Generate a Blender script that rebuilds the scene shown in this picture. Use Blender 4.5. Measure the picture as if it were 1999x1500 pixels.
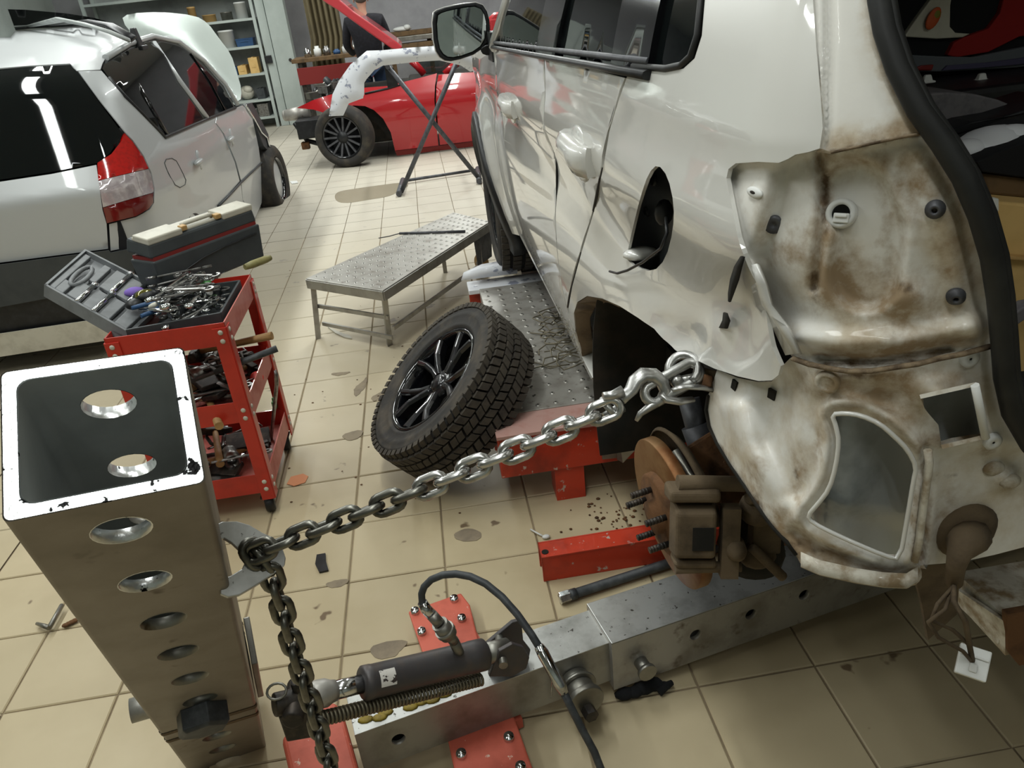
import bpy, bmesh, math, random
from math import sin, cos, pi, radians, sqrt, hypot, atan2, exp
from mathutils import Vector as V, Matrix, Quaternion
from mathutils.geometry import delaunay_2d_cdt, tessellate_polygon
random.seed(7)
SC = bpy.context.scene
COL = SC.collection
for o in list(bpy.data.objects): bpy.data.objects.remove(o)

# ---------------------------------------------------------------- camera
FPX, EYE = 1500.0, V((0, 0, 1.57))
_A = V((-215, -745, FPX)).normalized()
_up = _A.cross(V((1, -.11, 0))).normalized()
if _up.y > 0: _up = -_up
_X = _A.cross(_up).normalized()
ROT = Matrix((_X, _A, _up))                      # camera (right, down, forward) -> world
cam = bpy.data.objects.new('camera', bpy.data.cameras.new('camera')); COL.objects.link(cam)
cam.data.sensor_width = 36; cam.data.lens = 36 * FPX / 1999; cam.data.clip_start = .02; cam.data.clip_end = 80
cr, cu, cb = ROT.col[0], -ROT.col[1], -ROT.col[2]
cam.matrix_world = Matrix(((cr.x, cu.x, cb.x, EYE.x), (cr.y, cu.y, cb.y, EYE.y), (cr.z, cu.z, cb.z, EYE.z), (0, 0, 0, 1)))
SC.camera = cam

# ---------------------------------------------------------------- light and exposure
SC.view_settings.view_transform = 'Standard'
SC.view_settings.look = 'None'
SC.view_settings.gamma = 1
SC.view_settings.use_curve_mapping = False
SC.view_settings.exposure = 0.0
W = bpy.data.worlds.new('World'); SC.world = W; W.use_nodes = True
W.node_tree.nodes['Background'].inputs[0].default_value = (.9, .97, 1, 1)
W.node_tree.nodes['Background'].inputs[1].default_value = .04
CEIL = 3.5
def lamp(x, y, e=1.0, l=1.3, w=.12, z=CEIL - .12, rz=pi / 2):
    d = bpy.data.lights.new('tube_light', 'AREA'); d.shape = 'RECTANGLE'; d.size = l; d.size_y = w
    d.energy = 42 * e; d.color = (.96, 1, .97)
    o = bpy.data.objects.new('tube_light', d); COL.objects.link(o); o.location = (x, y, z); o.rotation_euler = (0, 0, rz)
LAMPS = [(-.38, -1.0, .3), (-.38, .74, .6, 1.3, .34), (-.38, 2.5, .62), (-2.5, .9, .5), (-2.5, 2.6, .65), (-2.5, 4.3, .8), (-2.5, 6.0, 1), (-2.5, 7.7, 1), (-2.5, 9.4, 1), (-2.5, 11.1, 1.2),
         (.6, 6.4, 1), (.6, 8.1, 1), (.6, 9.8, 1), (.6, 11.6, 1.2), (3.2, 2.4, .1), (3.2, 5, .25), (1.5, -1.9, .28)]  # last lamp is added to brighten the boot, no source known there
for _l in LAMPS: lamp(*_l)

# ---------------------------------------------------------------- unprojection onto real planes
def ray(px, py): return ROT @ V((px - 999.5, py - 750, FPX))
def atz(px, py, z):
    r = ray(px, py); return EYE + r * ((z - EYE.z) / r.z)
def atx(px, py, x):
    r = ray(px, py); return EYE + r * (x / r.x)
def aty(px, py, y):
    r = ray(px, py); return EYE + r * (y / r.y)
def atd(px, py, d): return EYE + ray(px, py) * (d / FPX)
def atp(px, py, p0, n):
    r = ray(px, py); return EYE + r * ((V(p0) - EYE).dot(n) / r.dot(n))
def proj(p):
    c = ROT.transposed() @ (V(p) - EYE); return (999.5 + FPX * c.x / c.z, 750 + FPX * c.y / c.z, c.z)

# ---------------------------------------------------------------- object helpers
LOC = {}
def wloc(o): return LOC.get(o.name, V((0, 0, 0))) if o else V((0, 0, 0))
def tag(o, label=None, cat=None, group=None, kind=None):
    if label: o['label'] = label
    if cat: o['category'] = cat
    if group: o['group'] = group
    if kind: o['kind'] = kind
    return o
def thing(name, label, cat, loc=(0, 0, 0), group=None, kind=None):
    o = bpy.data.objects.new(name, None); COL.objects.link(o); o.location = loc; o.empty_display_size = .05
    LOC[o.name] = V(loc)
    return tag(o, label, cat, group, kind)
def frame(ax, up=(0, 0, 1)):
    z = V(ax).normalized(); u = V(up)
    if abs(z.dot(u.normalized())) > .98: u = V((1, 0, 0))
    x = u.cross(z).normalized(); y = z.cross(x)
    return Matrix((x, y, z)).transposed()
class MB:
    def __init__(s): s.v = []; s.f = []; s.s = []
    def add(s, vs, fs, sm=False):
        b = len(s.v); s.v += [V(v) for v in vs]; s.f += [tuple(i + b for i in f) for f in fs]; s.s += [sm] * len(fs); return s
    def box(s, c, size, R=None, taper=None):
        c = V(c); h = V(size) / 2; pts = []
        for z in (-1, 1):
            t = taper if (taper and z > 0) else (1, 1)
            for x, y in ((-1, -1), (1, -1), (1, 1), (-1, 1)):
                p = V((x * h.x * t[0], y * h.y * t[1], z * h.z)); pts.append(c + (R @ p if R else p))
        return s.add(pts, [(3, 2, 1, 0), (4, 5, 6, 7), (0, 1, 5, 4), (1, 2, 6, 5), (2, 3, 7, 6), (3, 0, 4, 7)])
    def bar(s, p, q, w, h, up=(0, 0, 1)):
        p, q = V(p), V(q); return s.box((p + q) / 2, (w, h, (q - p).length), frame(q - p, up))
    def cyl(s, p, q, r, r2=None, n=16, cap=True, sm=True):
        p, q = V(p), V(q); r2 = r if r2 is None else r2; F = frame(q - p); vs = []
        for c, rr in ((p, r), (q, r2)):
            for i in range(n): a = 2 * pi * i / n; vs.append(c + F @ V((rr * cos(a), rr * sin(a), 0)))
        s.add(vs, [(i, (i + 1) % n, n + (i + 1) % n, n + i) for i in range(n)], sm)
        if cap:
            s.add(vs[:n], [tuple(range(n - 1, -1, -1))]); s.add(vs[n:], [tuple(range(n))])
        return s
    def tube(s, pts, r, n=8, closed=False, cap=True, sy=1.0):
        pts = [V(p) for p in pts]; m = len(pts); vs = []; x = None
        rr = r if isinstance(r, (list, tuple)) else [r] * m
        for i in range(m):
            a = pts[(i - 1) % m] if (closed or i) else pts[0]; b = pts[(i + 1) % m] if (closed or i < m - 1) else pts[-1]
            t = (b - a).normalized()
            if x is None: x = frame(t).col[0]
            x = (x - t * x.dot(t)); x = x.normalized() if x.length > 1e-6 else frame(t).col[0]
            y = t.cross(x)
            for k in range(n): g = 2 * pi * k / n; vs.append(pts[i] + x * (rr[i] * cos(g)) + y * (rr[i] * sy * sin(g)))
        fs = []
        for i in range(m if closed else m - 1):
            j = (i + 1) % m
            for k in range(n): fs.append((i * n + k, i * n + (k + 1) % n, j * n + (k + 1) % n, j * n + k))
        s.add(vs, fs, True)
        if cap and not closed: s.add(vs[:n], [tuple(range(n - 1, -1, -1))]); s.add(vs[-n:], [tuple(range(n))])
        return s
    def lathe(s, prof, o, ax, n=24, sm=True, a0=0, a1=2 * pi, cap=False):
        o = V(o); F = frame(ax); full = abs(a1 - a0 - 2 * pi) < 1e-6; m = n if full else n + 1; vs = []
        for r, h in prof:
            for i in range(m): a = a0 + (a1 - a0) * i / n; vs.append(o + F @ V((r * cos(a), r * sin(a), h)))
        fs = []
        for j in range(len(prof) - 1):
            for i in range(n): k = (i + 1) % m; fs.append((j * m + i, j * m + k, (j + 1) * m + k, (j + 1) * m + i))
        return s.add(vs, fs, sm)
    def prism(s, pts, vec, sm=False):
        pts = [V(p) for p in pts]; vec = V(vec); n = len(pts)
        tri = tessellate_polygon([pts])
        nn = sum(((pts[t[1]] - pts[t[0]]).cross(pts[t[2]] - pts[t[0]]) for t in tri), V((0, 0, 0)))
        fl = nn.dot(vec) > 0
        vs = pts + [p + vec for p in pts]
        s.add(vs, [(t if not fl else t[::-1]) for t in tri] + [tuple(i + n for i in (t if fl else t[::-1])) for t in tri])
        return s.add(vs, [((i, (i + 1) % n, n + (i + 1) % n, n + i)) for i in range(n)], sm)
    def ball(s, c, r, n=12, sc=(1, 1, 1), R=None):
        c = V(c); vs = []; m = max(4, n // 2)
        for j in range(m + 1):
            t = pi * j / m
            for i in range(n):
                a = 2 * pi * i / n; p = V((r * sc[0] * sin(t) * cos(a), r * sc[1] * sin(t) * sin(a), r * sc[2] * cos(t))); vs.append(c + (R @ p if R else p))
        return s.add(vs, [(j * n + i, (j + 1) * n + i, (j + 1) * n + (i + 1) % n, j * n + (i + 1) % n) for j in range(m) for i in range(n)], True)
    def loft(s, secs, closed=True, sm=True, cap=True):
        n = len(secs[0]); vs = [V(p) for c in secs for p in c]; fs = []
        for j in range(len(secs) - 1):
            for i in range(n if closed else n - 1): k = (i + 1) % n; fs.append((j * n + i, j * n + k, (j + 1) * n + k, (j + 1) * n + i))
        s.add(vs, fs, sm)
        if cap and closed: s.add(vs[:n], [tuple(range(n - 1, -1, -1))]); s.add(vs[-n:], [tuple(range(n))])
        return s
    def obj(s, name, mat, parent=None, bevel=0, seg=2, merge=False, sub=0):
        me = bpy.data.meshes.new(name); off = wloc(parent)
        if parent is None and s.v and not getattr(s, 'keep', False):
            lo = [min(v[i] for v in s.v) for i in range(3)]; hi = [max(v[i] for v in s.v) for i in range(3)]
            off = V(((lo[0] + hi[0]) / 2, (lo[1] + hi[1]) / 2, lo[2]))
        me.from_pydata([v - off for v in s.v], [], s.f)
        me.polygons.foreach_set('use_smooth', s.s); me.materials.append(mat)
        o = bpy.data.objects.new(name, me); COL.objects.link(o)
        bm = bmesh.new(); bm.from_mesh(me)
        bmesh.ops.remove_doubles(bm, verts=bm.verts, dist=1e-5)
        bmesh.ops.recalc_face_normals(bm, faces=bm.faces); bm.to_mesh(me); bm.free()
        if parent: o.parent = parent; LOC[o.name] = off
        else: o.location = off; LOC[o.name] = off
        if bevel:
            m = o.modifiers.new('bevel', 'BEVEL'); m.width = bevel; m.segments = seg; m.limit_method = 'ANGLE'; m.angle_limit = radians(40)
        if sub:
            m = o.modifiers.new('sub', 'SUBSURF'); m.levels = m.render_levels = sub
        return o
def copy_tree(o, parent=None, mat=None):
    c = o.copy(); COL.objects.link(c)
    if parent: c.parent = parent
    for ch in list(o.children): copy_tree(ch, c)
    return c
def struct(o): o['kind'] = 'structure'; return o

# ---------------------------------------------------------------- materials
def srgb(h):
    h = h.lstrip('#'); c = [int(h[i:i + 2], 16) / 255 for i in (0, 2, 4)]
    return tuple(x / 12.92 if x <= .04045 else ((x + .055) / 1.055) ** 2.4 for x in c) + (1,)
def M(name, col, rough=.5, metal=0, coat=0, col2=None, scale=6, lo=.45, hi=.7, detail=5, bump=0, bscale=60, rvar=0,
      spot=None, sscale=25, slo=.62, shi=.66, alpha=1, trans=0, emit=None, es=1, ior=1.45, world=False, orand=0, stretch=None, attr=None, acol=None, acol2=None, acol3=None):
    m = bpy.data.materials.new(name); m.use_nodes = True; nt = m.node_tree; N, L = nt.nodes, nt.links
    b = N['Principled BSDF']; C = srgb(col)
    b.inputs['Roughness'].default_value = rough; b.inputs['Metallic'].default_value = metal; b.inputs['IOR'].default_value = ior
    b.inputs['Coat Weight'].default_value = coat; b.inputs['Coat Roughness'].default_value = .04
    b.inputs['Transmission Weight'].default_value = trans; b.inputs['Alpha'].default_value = alpha
    b.inputs['Base Color'].default_value = C
    if emit: b.inputs['Emission Color'].default_value = srgb(emit); b.inputs['Emission Strength'].default_value = es
    if world: src = N.new('ShaderNodeNewGeometry').outputs['Position']
    else: src = N.new('ShaderNodeTexCoord').outputs['Object']
    if stretch:
        mp = N.new('ShaderNodeMapping'); mp.inputs['Scale'].default_value = stretch; L.new(src, mp.inputs[0]); src = mp.outputs[0]
    def noise(sc, dt=5, off=0):
        n = N.new('ShaderNodeTexNoise'); n.inputs['Scale'].default_value = sc; n.inputs['Detail'].default_value = dt
        n.inputs['Roughness'].default_value = .6
        L.new(src, n.inputs['Vector']); return n.outputs['Fac']
    def ramp(x, a, c):
        r = N.new('ShaderNodeMapRange'); r.inputs['From Min'].default_value = a; r.inputs['From Max'].default_value = c
        L.new(x, r.inputs['Value']); return r.outputs['Result']
    def mix(f, a, c):
        x = N.new('ShaderNodeMix'); x.data_type = 'RGBA'
        if hasattr(f, 'links'): L.new(f, x.inputs['Factor'])
        else: x.inputs['Factor'].default_value = f
        for s_, k in ((a, 6), (c, 7)):
            if hasattr(s_, 'links'): L.new(s_, x.inputs[k])
            else: x.inputs[k].default_value = s_
        return x.outputs[2]
    out = C
    if orand:
        oi = N.new('ShaderNodeObjectInfo'); hs = N.new('ShaderNodeHueSaturation')
        mr = N.new('ShaderNodeMapRange'); mr.inputs['To Min'].default_value = 1 - orand; mr.inputs['To Max'].default_value = 1 + orand * .6
        L.new(oi.outputs['Random'], mr.inputs['Value']); L.new(mr.outputs[0], hs.inputs['Value']); hs.inputs['Color'].default_value = C
        out = hs.outputs[0]
    if col2: out = mix(ramp(noise(scale, detail), lo, hi), out, srgb(col2))
    if spot: out = mix(ramp(noise(sscale, 3), slo, shi), out, srgb(spot))
    if attr:
        at = N.new('ShaderNodeAttribute'); at.attribute_name = attr
        sep = N.new('ShaderNodeSeparateColor'); L.new(at.outputs['Color'], sep.inputs[0])
        for ch, cc, sc in ((2, acol3, 24), (0, acol, 52), (1, acol2, 75)):
            if not cc: continue
            ad = N.new('ShaderNodeMath'); ad.operation = 'MULTIPLY_ADD'; L.new(noise(sc, 6), ad.inputs[0]); ad.inputs[1].default_value = 2.4; ad.inputs[2].default_value = -1.2
            a2 = N.new('ShaderNodeMath'); a2.operation = 'ADD'; L.new(sep.outputs[ch], a2.inputs[0]); L.new(ad.outputs[0], a2.inputs[1])
            a3 = N.new('ShaderNodeMath'); a3.operation = 'MULTIPLY'; L.new(sep.outputs[ch], a3.inputs[0]); a3.inputs[1].default_value = 3.0; a3.use_clamp = True
            a4 = N.new('ShaderNodeMath'); a4.operation = 'MULTIPLY'; a4.use_clamp = True
            L.new(ramp(a2.outputs[0], .12, .95), a4.inputs[0]); L.new(a3.outputs[0], a4.inputs[1])
            out = mix(a4.outputs[0], out, srgb(cc))
            if ch == 0:
                mm = N.new('ShaderNodeMapRange'); mm.inputs['To Min'].default_value = rough; mm.inputs['To Max'].default_value = .85
                L.new(a4.outputs[0], mm.inputs['Value']); L.new(mm.outputs[0], b.inputs['Roughness'])
                mc = N.new('ShaderNodeMapRange'); mc.inputs['To Min'].default_value = coat; mc.inputs['To Max'].default_value = 0
                L.new(a4.outputs[0], mc.inputs['Value']); L.new(mc.outputs[0], b.inputs['Coat Weight'])
    if hasattr(out, 'links'): L.new(out, b.inputs['Base Color'])
    if rvar:
        r = N.new('ShaderNodeMapRange'); r.inputs['To Min'].default_value = max(0, rough - rvar); r.inputs['To Max'].default_value = min(1, rough + rvar)
        L.new(noise(scale * 2 + 3, 4), r.inputs['Value']); L.new(r.outputs[0], b.inputs['Roughness'])
    if bump:
        bp = N.new('ShaderNodeBump'); bp.inputs['Strength'].default_value = bump; bp.inputs['Distance'].default_value = .004
        L.new(noise(bscale, 4), bp.inputs['Height']); L.new(bp.outputs[0], b.inputs['Normal'])
    return m
MT = dict(
    suv=M('white_paint', '#d3d2cd', .32, 0, 1.0, ior=1.5),
    suvdirty=M('dirty_white_paint', '#e3e1db', .46, 0, .3, attr='dirt', acol='#a08b70', acol2='#5f4c37', acol3='#c8bca7', bump=.12, bscale=30),
    suvgrime=M('grimy_white', '#cfcabd', .5, 0, .2, col2='#8d7a5f', scale=30, lo=.42, hi=.62, bump=.2),
    sealer=M('seam_sealer', '#7d6c55', .8, col2='#4b3c2b', scale=60, lo=.4, hi=.6, bump=.6),
    suvin=M('inner_grey_sheet', '#bcc3c7', .3, .1, .4, col2='#7d8486', scale=9, lo=.5, hi=.75),
    underbody=M('underbody_black', '#15140f', .9, col2='#2a231b', scale=12),
    rust=M('rusty_iron', '#6b4a2e', .85, .2, col2='#3c2a1c', scale=18, bump=.4, bscale=90),
    rustdisc=M('rusty_disc', '#8a6a48', .55, .7, col2='#6b3f1e', scale=10),
    caliper=M('dusty_caliper', '#655642', .9, 0, col2='#423628', scale=14, bump=.4),
    rubber=M('seal_rubber', '#191a1a', .55, col2='#2a2b2a', scale=14),
    tyre=M('tyre_rubber', '#2c2a28', .8, col2='#4b443a', scale=10, bump=.2),
    tread=M('tyre_tread', '#4a443b', .9, col2='#332f2b', scale=25, lo=.35),
    treadbase=M('tyre_groove', '#171513', .95),
    blackplastic=M('black_plastic', '#161719', .45, col2='#26272a', scale=20, bump=.1),
    blackgloss=M('black_gloss', '#0b0c10', .12, coat=.6),
    glassdark=M('tinted_glass', '#0b0f10', .03, 0, 0, ior=1.42, alpha=.9),
    glass=M('window_glass', '#1a2523', .02, 0, 1, ior=1.5, alpha=.55),
    mirror=M('mirror_glass', '#c8d0d2', .02, 1),
    silver=M('silver_paint', '#b3b6b7', .42, .15, .3),
    silverhood=M('silver_hood', '#b7bfba', .35, .2, .5),
    red=M('car_red', '#a5131c', .3, 0, .8),
    redhood=M('hood_red', '#b8343c', .35, 0, .8),
    redframe=M('frame_red', '#c23a20', .5, 0, .2, col2='#8f2c1a', scale=7, spot='#b9aaa0', sscale=30, slo=.64, shi=.7),
    redrack=M('trolley_red', '#b82a1b', .42, 0, .25, col2='#8e1f16', scale=5, lo=.5, hi=.8),
    redplate=M('plate_red', '#c9604c', .55, 0, .1, col2='#a84a38', scale=8, spot='#d9b9a8', sscale=40, slo=.66, shi=.7),
    pinkred=M('worn_lit_red', '#c07066', .6, 0, .1, col2='#a8473c', scale=10),
    steel=M('bare_steel', '#8f8d86', .42, .85, col2='#6d6a62', scale=7, spot='#4d4338', sscale=16, slo=.64, shi=.72, rvar=.12, bump=.05),
    steelbright=M('ground_steel', '#e2e4e4', .3, .95, col2='#c4c6c6', scale=30, spot='#0a0a0a', sscale=58, slo=.60, shi=.645, bump=.3, bscale=50),
    steelin=M('dark_steel', '#a4a8a6', .6, .1, col2='#8d918f', scale=5),
    alu=M('aluminium', '#c9cac8', .36, .8, col2='#a5a5a2', scale=12, spot='#55524c', sscale=70, slo=.66, shi=.7),
    alulow=M('aluminium_side', '#a3a19b', .45, .7, col2='#85827b', scale=9),
    aluplate=M('alu_plate', '#a9a6a0', .45, .5, col2='#8a857d', scale=9, spot='#6e655a', sscale=20, slo=.6, shi=.75),
    chain=M('chain_steel', '#77766f', .36, .95, col2='#55534d', scale=40),
    chainbright=M('chain_bright', '#c9c9c7', .26, .95, col2='#8f8e8a', scale=40),
    chrome=M('chrome', '#d6d8da', .14, 1, col2='#9a9b9c', scale=50),
    toolsteel=M('tool_steel', '#8e8d8b', .35, .9, col2='#57534e', scale=40),
    darksteel=M('dark_tool', '#3a3836', .5, .7, col2='#5a5149', scale=30),
    wood=M('wood_handle', '#a98455', .6, col2='#7d5c36', scale=12, stretch=(1, 1, 6)),
    oldwood=M('old_wood', '#6b5438', .8, col2='#4a3a28', scale=12),
    greyplastic=M('grey_plastic', '#6d7072', .55, col2='#5a5c5e', scale=12),
    darkgrey=M('dark_grey_plastic', '#3c4042', .5, col2='#33373a', scale=10),
    cream=M('cream_plastic', '#c2beb0', .5, col2='#a9a496', scale=10),
    ram=M('ram_dark', '#4c494a', .45, .3, col2='#5c5048', scale=22, lo=.5, hi=.8, bump=.1),
    hose=M('hose_rubber', '#34373a', .5, col2='#4b4e50', scale=40),
    white=M('white_plastic', '#d8d9d6', .5),
    purple=M('purple_cloth', '#7c62b4', .8),
    visor=M('gold_visor', '#6f6a2a', .08, .6, 1),
    skin=M('skin_tone', '#b98a74', .6), cloth=M('black_cloth', '#17171c', .9, col2='#22222a', scale=30), jeans=M('blue_cloth', '#24364f', .9),
    hair=M('grey_hair', '#6a625a', .8, bump=.4),
    card=M('cardboard', '#dcb878', .8, col2='#c9a566', scale=9),
    beige=M('beige_board', '#6f654b', .8, col2='#5d5440', scale=3),
    primer=M('primer_white', '#d8dadf', .5, coat=.2, spot='#8f93a3', sscale=13, slo=.6, shi=.64),
    pipe=M('painted_pipe', '#57585c', .5, .4, col2='#3e3e41', scale=30),
    lampred=M('lamp_red', '#b3100c', .1, coat=1, col2='#8e0c0a', scale=60), lampdark=M('lamp_dark_red', '#6a1414', .15, coat=1), lampclear=M('lamp_clear', '#b9aeb2', .12, .3, coat=1, col2='#d9d2d4', scale=25),
    hook=M('hook_steel', '#b4b4b2', .34, .9, col2='#83827e', scale=25, bump=.15, bscale=40),
    wall=M('wall_grey', '#a9a9ad', .8, col2='#97979b', scale=2), walll=M('wall_pale', '#b6beb8', .8, col2='#a7afa9', scale=2),
    ceil=M('ceiling_paint', '#b9bab5', .9), panel=M('partition_paint', '#b3bcb7', .6, col2='#a4ada8', scale=2),
    foam=M('wet_oil', '#3a3026', .1, alpha=.5), grout=M('grout', '#8d7e66', .95, col2='#6f614c', scale=6, world=True),
    yellow=M('sealant_yellow', '#8f7a26', .6, col2='#6e5c1a', scale=60, bump=.5),
    spring=M('spring_steel', '#77705f', .5, .7), greenp=M('green_plastic', '#3f8a3f', .5), bluep=M('blue_plastic', '#2c4f78', .5, col2='#264468', scale=9),
    tanp=M('tan_plastic', '#b9955f', .5), darkred=M('dark_red_plastic', '#7a1f1c', .5), blackcloth=M('boot_lining', '#121316', .95), parcel=M('parcel_shelf', '#6a6769', .9, col2='#565457', scale=60),
)
# ================================================================ ROOM
def wallbox(name, c, s, mat): return struct(MB().box(c, s).obj(name, mat))
wallbox('wall_back', (0, 14.6, CEIL / 2), (14, .2, CEIL), MT['wall'])
wallbox('wall_left', (-5.6, 5.5, CEIL / 2), (.2, 18.4, CEIL), MT['walll'])
wallbox('wall_right', (5.6, 5.5, CEIL / 2), (.2, 18.4, CEIL), MT['wall'])
wallbox('wall_front', (0, -3.6, CEIL / 2), (11, .2, CEIL), MT['walll'])
wallbox('ceiling', (0, 5.5, CEIL + .1), (11.4, 18.4, .2), MT['ceil'])
struct(MB().box((0, 14.47, .06), (11, .04, .12)).obj('baseboard_back', MT['panel']))
floor = struct(MB().box((0, 5.5, -.1), (11.2, 18.2, .19)).obj('floor', MT['grout']))
tilemat = M('floor_tile', '#bdae8e', .5, 0, 0, col2='#a89878', scale=1.6, lo=.42, hi=.75, world=True, spot='#6f5d47', sscale=7.5, slo=.665, shi=.7, orand=.09, rvar=.12)
tilefar = M('floor_tile_far', '#c6bfae', .42, 0, 0, col2='#b2a892', scale=1.6, lo=.42, hi=.75, world=True, spot='#8a7d69', sscale=6, slo=.67, shi=.72, orand=.06, rvar=.12)
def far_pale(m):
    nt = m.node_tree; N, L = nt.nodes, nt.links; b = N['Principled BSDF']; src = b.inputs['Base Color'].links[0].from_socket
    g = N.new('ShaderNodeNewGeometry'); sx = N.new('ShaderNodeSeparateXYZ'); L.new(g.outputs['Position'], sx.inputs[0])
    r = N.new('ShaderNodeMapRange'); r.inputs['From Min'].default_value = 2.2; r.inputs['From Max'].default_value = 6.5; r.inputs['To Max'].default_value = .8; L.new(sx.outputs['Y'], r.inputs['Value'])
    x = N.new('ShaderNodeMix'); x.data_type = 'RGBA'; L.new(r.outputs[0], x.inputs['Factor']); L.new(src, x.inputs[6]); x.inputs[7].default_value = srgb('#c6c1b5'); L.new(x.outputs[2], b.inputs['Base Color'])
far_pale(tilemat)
tilefar = tilemat
def tile_bm(w, d, t=.006, b=.003):
    m = MB(); h, k = w / 2, d / 2
    lo = [(-h, -k, -.008), (h, -k, -.008), (h, k, -.008), (-h, k, -.008)]
    mi = [(x, y, -b) for x, y, _ in lo]; to = [(x * (1 - 2 * b / w), y * (1 - 2 * b / d), 0) for x, y, _ in lo]
    vs = lo + mi + to
    m.add(vs, [(8, 9, 10, 11)] + [(i, (i + 1) % 4, 4 + (i + 1) % 4, 4 + i) for i in range(4)] + [(4 + i, 4 + (i + 1) % 4, 8 + (i + 1) % 4, 8 + i) for i in range(4)])
    m.keep = True; return m
TS = .3; near = []; far = []
for i in range(-18, 18):
    for j in range(-16, 43):
        c = V((.18 + TS * (i + .5), 1.6 + TS * (j + .5), 0))
        if abs(c.x) > 5.45: continue
        if c.y > .3:
            p = proj(c)
            if -60 < p[0] < 2060 and -20 < p[1] < 1560 and p[2] > .2: near.append((p[2], c)); continue
        far.append(c)
near.sort(key=lambda t: t[0]); far += [c for _, c in near[300:]]
tb = tile_bm(TS - .005, TS - .005)
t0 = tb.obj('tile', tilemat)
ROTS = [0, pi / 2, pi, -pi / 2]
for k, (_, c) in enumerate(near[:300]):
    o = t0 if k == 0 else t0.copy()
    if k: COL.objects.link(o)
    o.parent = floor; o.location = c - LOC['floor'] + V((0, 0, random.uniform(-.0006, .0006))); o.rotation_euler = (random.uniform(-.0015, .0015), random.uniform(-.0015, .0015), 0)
def smooth_poly0(poly):
    for _ in range(2):
        out = []
        for i in range(len(poly)):
            a, b = poly[i], poly[(i + 1) % len(poly)]
            out += [(a[0] * .75 + b[0] * .25 + random.uniform(-1.5, 1.5), a[1] * .75 + b[1] * .25 + random.uniform(-1, 1)), (a[0] * .25 + b[0] * .75, a[1] * .25 + b[1] * .75)]
        poly = out
    return poly
wornm = M('worn_floor', '#8d806b', .8, col2='#75695a', scale=14, world=True)
for pl_ in ([(722, 1262), (760, 1252), (800, 1249), (786, 1268), (770, 1284), (740, 1288), (724, 1278)], [(664, 850), (690, 842), (712, 840), (702, 856), (676, 862)], [(630, 1142), (656, 1133), (686, 1130), (674, 1143), (650, 1150)], [(690, 758), (704, 748), (718, 732), (716, 752), (704, 768), (692, 776)], [(640, 730), (668, 727), (690, 725), (664, 735)], [(722, 775), (752, 762), (748, 776), (728, 786)], [(880, 1046), (910, 1030), (944, 1040), (936, 1056), (900, 1058)]):
    q = [atz(x, y, .0008) for x, y in smooth_poly0(pl_)]; m = MB(); m.prism([V((p.x, p.y, .0007)) for p in q], (0, 0, .0008)); m.obj('worn_patch', wornm, floor)
mb = MB()
for c in far:
    h = (TS - .005) / 2
    mb.add([c + V((-h, -h, 0)), c + V((h, -h, 0)), c + V((h, h, 0)), c + V((-h, h, 0))], [(0, 1, 2, 3)])
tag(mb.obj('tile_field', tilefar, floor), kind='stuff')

# ---------------------------------------------------------------- partition column, shelving, wall things
cl = atz(548, 247, 0); cy = cl.y
L0 = aty(484, -40, cy).x; Lb = cl.x
colw = (aty(600, 180, cy).x - aty(547, 190, cy).x)
part_ = thing('partition_post', 'pale grey-green painted metal partition post beside the shelves', 'post', (Lb + colw / 2, cy, 0))
MB().box((Lb + colw * .68, cy + .12, 1.2), (colw * .66, .24, 2.4)).obj('wide_face', MT['panel'], part_, bevel=.006)
MB().box((Lb + colw * .17, cy + .14, 1.2), (colw * .3, .2, 2.4)).obj('side_flange', MT['panel'], part_, bevel=.006)
p = aty(524, 116, cy); MB().box((p.x, cy + .02, p.z), (.1, .06, .11)).obj('socket_box', MT['blackplastic'], part_, bevel=.006)
p = aty(567, 117, cy); MB().cyl((p.x, cy + .01, p.z), (p.x, cy - .02, p.z), .025).obj('knob', MT['darksteel'], part_)
sh = thing('shelving_rack', 'tall steel shelving rack full of parts behind the silver car', 'shelf', (-3.6, cy + .25, 0))
zs = [aty(480, y, cy).z for y in (-22, 38, 93, 148, 200, 235)]
xr = Lb - .04; xl = xr - 2.4
for i, z in enumerate(zs):
    MB().box(((xl + xr) / 2, cy + .28, z), (xr - xl, .5, .035)).obj('shelf_board', MT['panel'], sh)
for x in (xl, xr):
    for y in (cy + .04, cy + .52): MB().box((x, y, 1.15), (.045, .045, 2.3)).obj('post', MT['panel'], sh)
MB().box(((xl + xr) / 2, cy + .55, 1.15), (xr - xl, .01, 2.3)).obj('back_panel', MT['steelin'], sh)
kinds = [('carton', 'card'), ('plastic_bin', 'bluep'), ('filler_can', 'steel'), ('paint_can', 'white'), ('parts_box', 'darkgrey'), ('cloth_bundle', 'cream'), ('battery_box', 'blackplastic'), ('jar', 'tanp'), ('parts_tray', 'toolsteel')]
words = {'card': 'brown card', 'bluep': 'blue plastic', 'steel': 'bare steel', 'white': 'white', 'darkgrey': 'dark grey', 'cream': 'cream cloth', 'blackplastic': 'black', 'tanp': 'tan', 'toolsteel': 'grey metal'}
nmz = ['topmost', 'upper', 'middle', 'lower', 'bottom']
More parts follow.
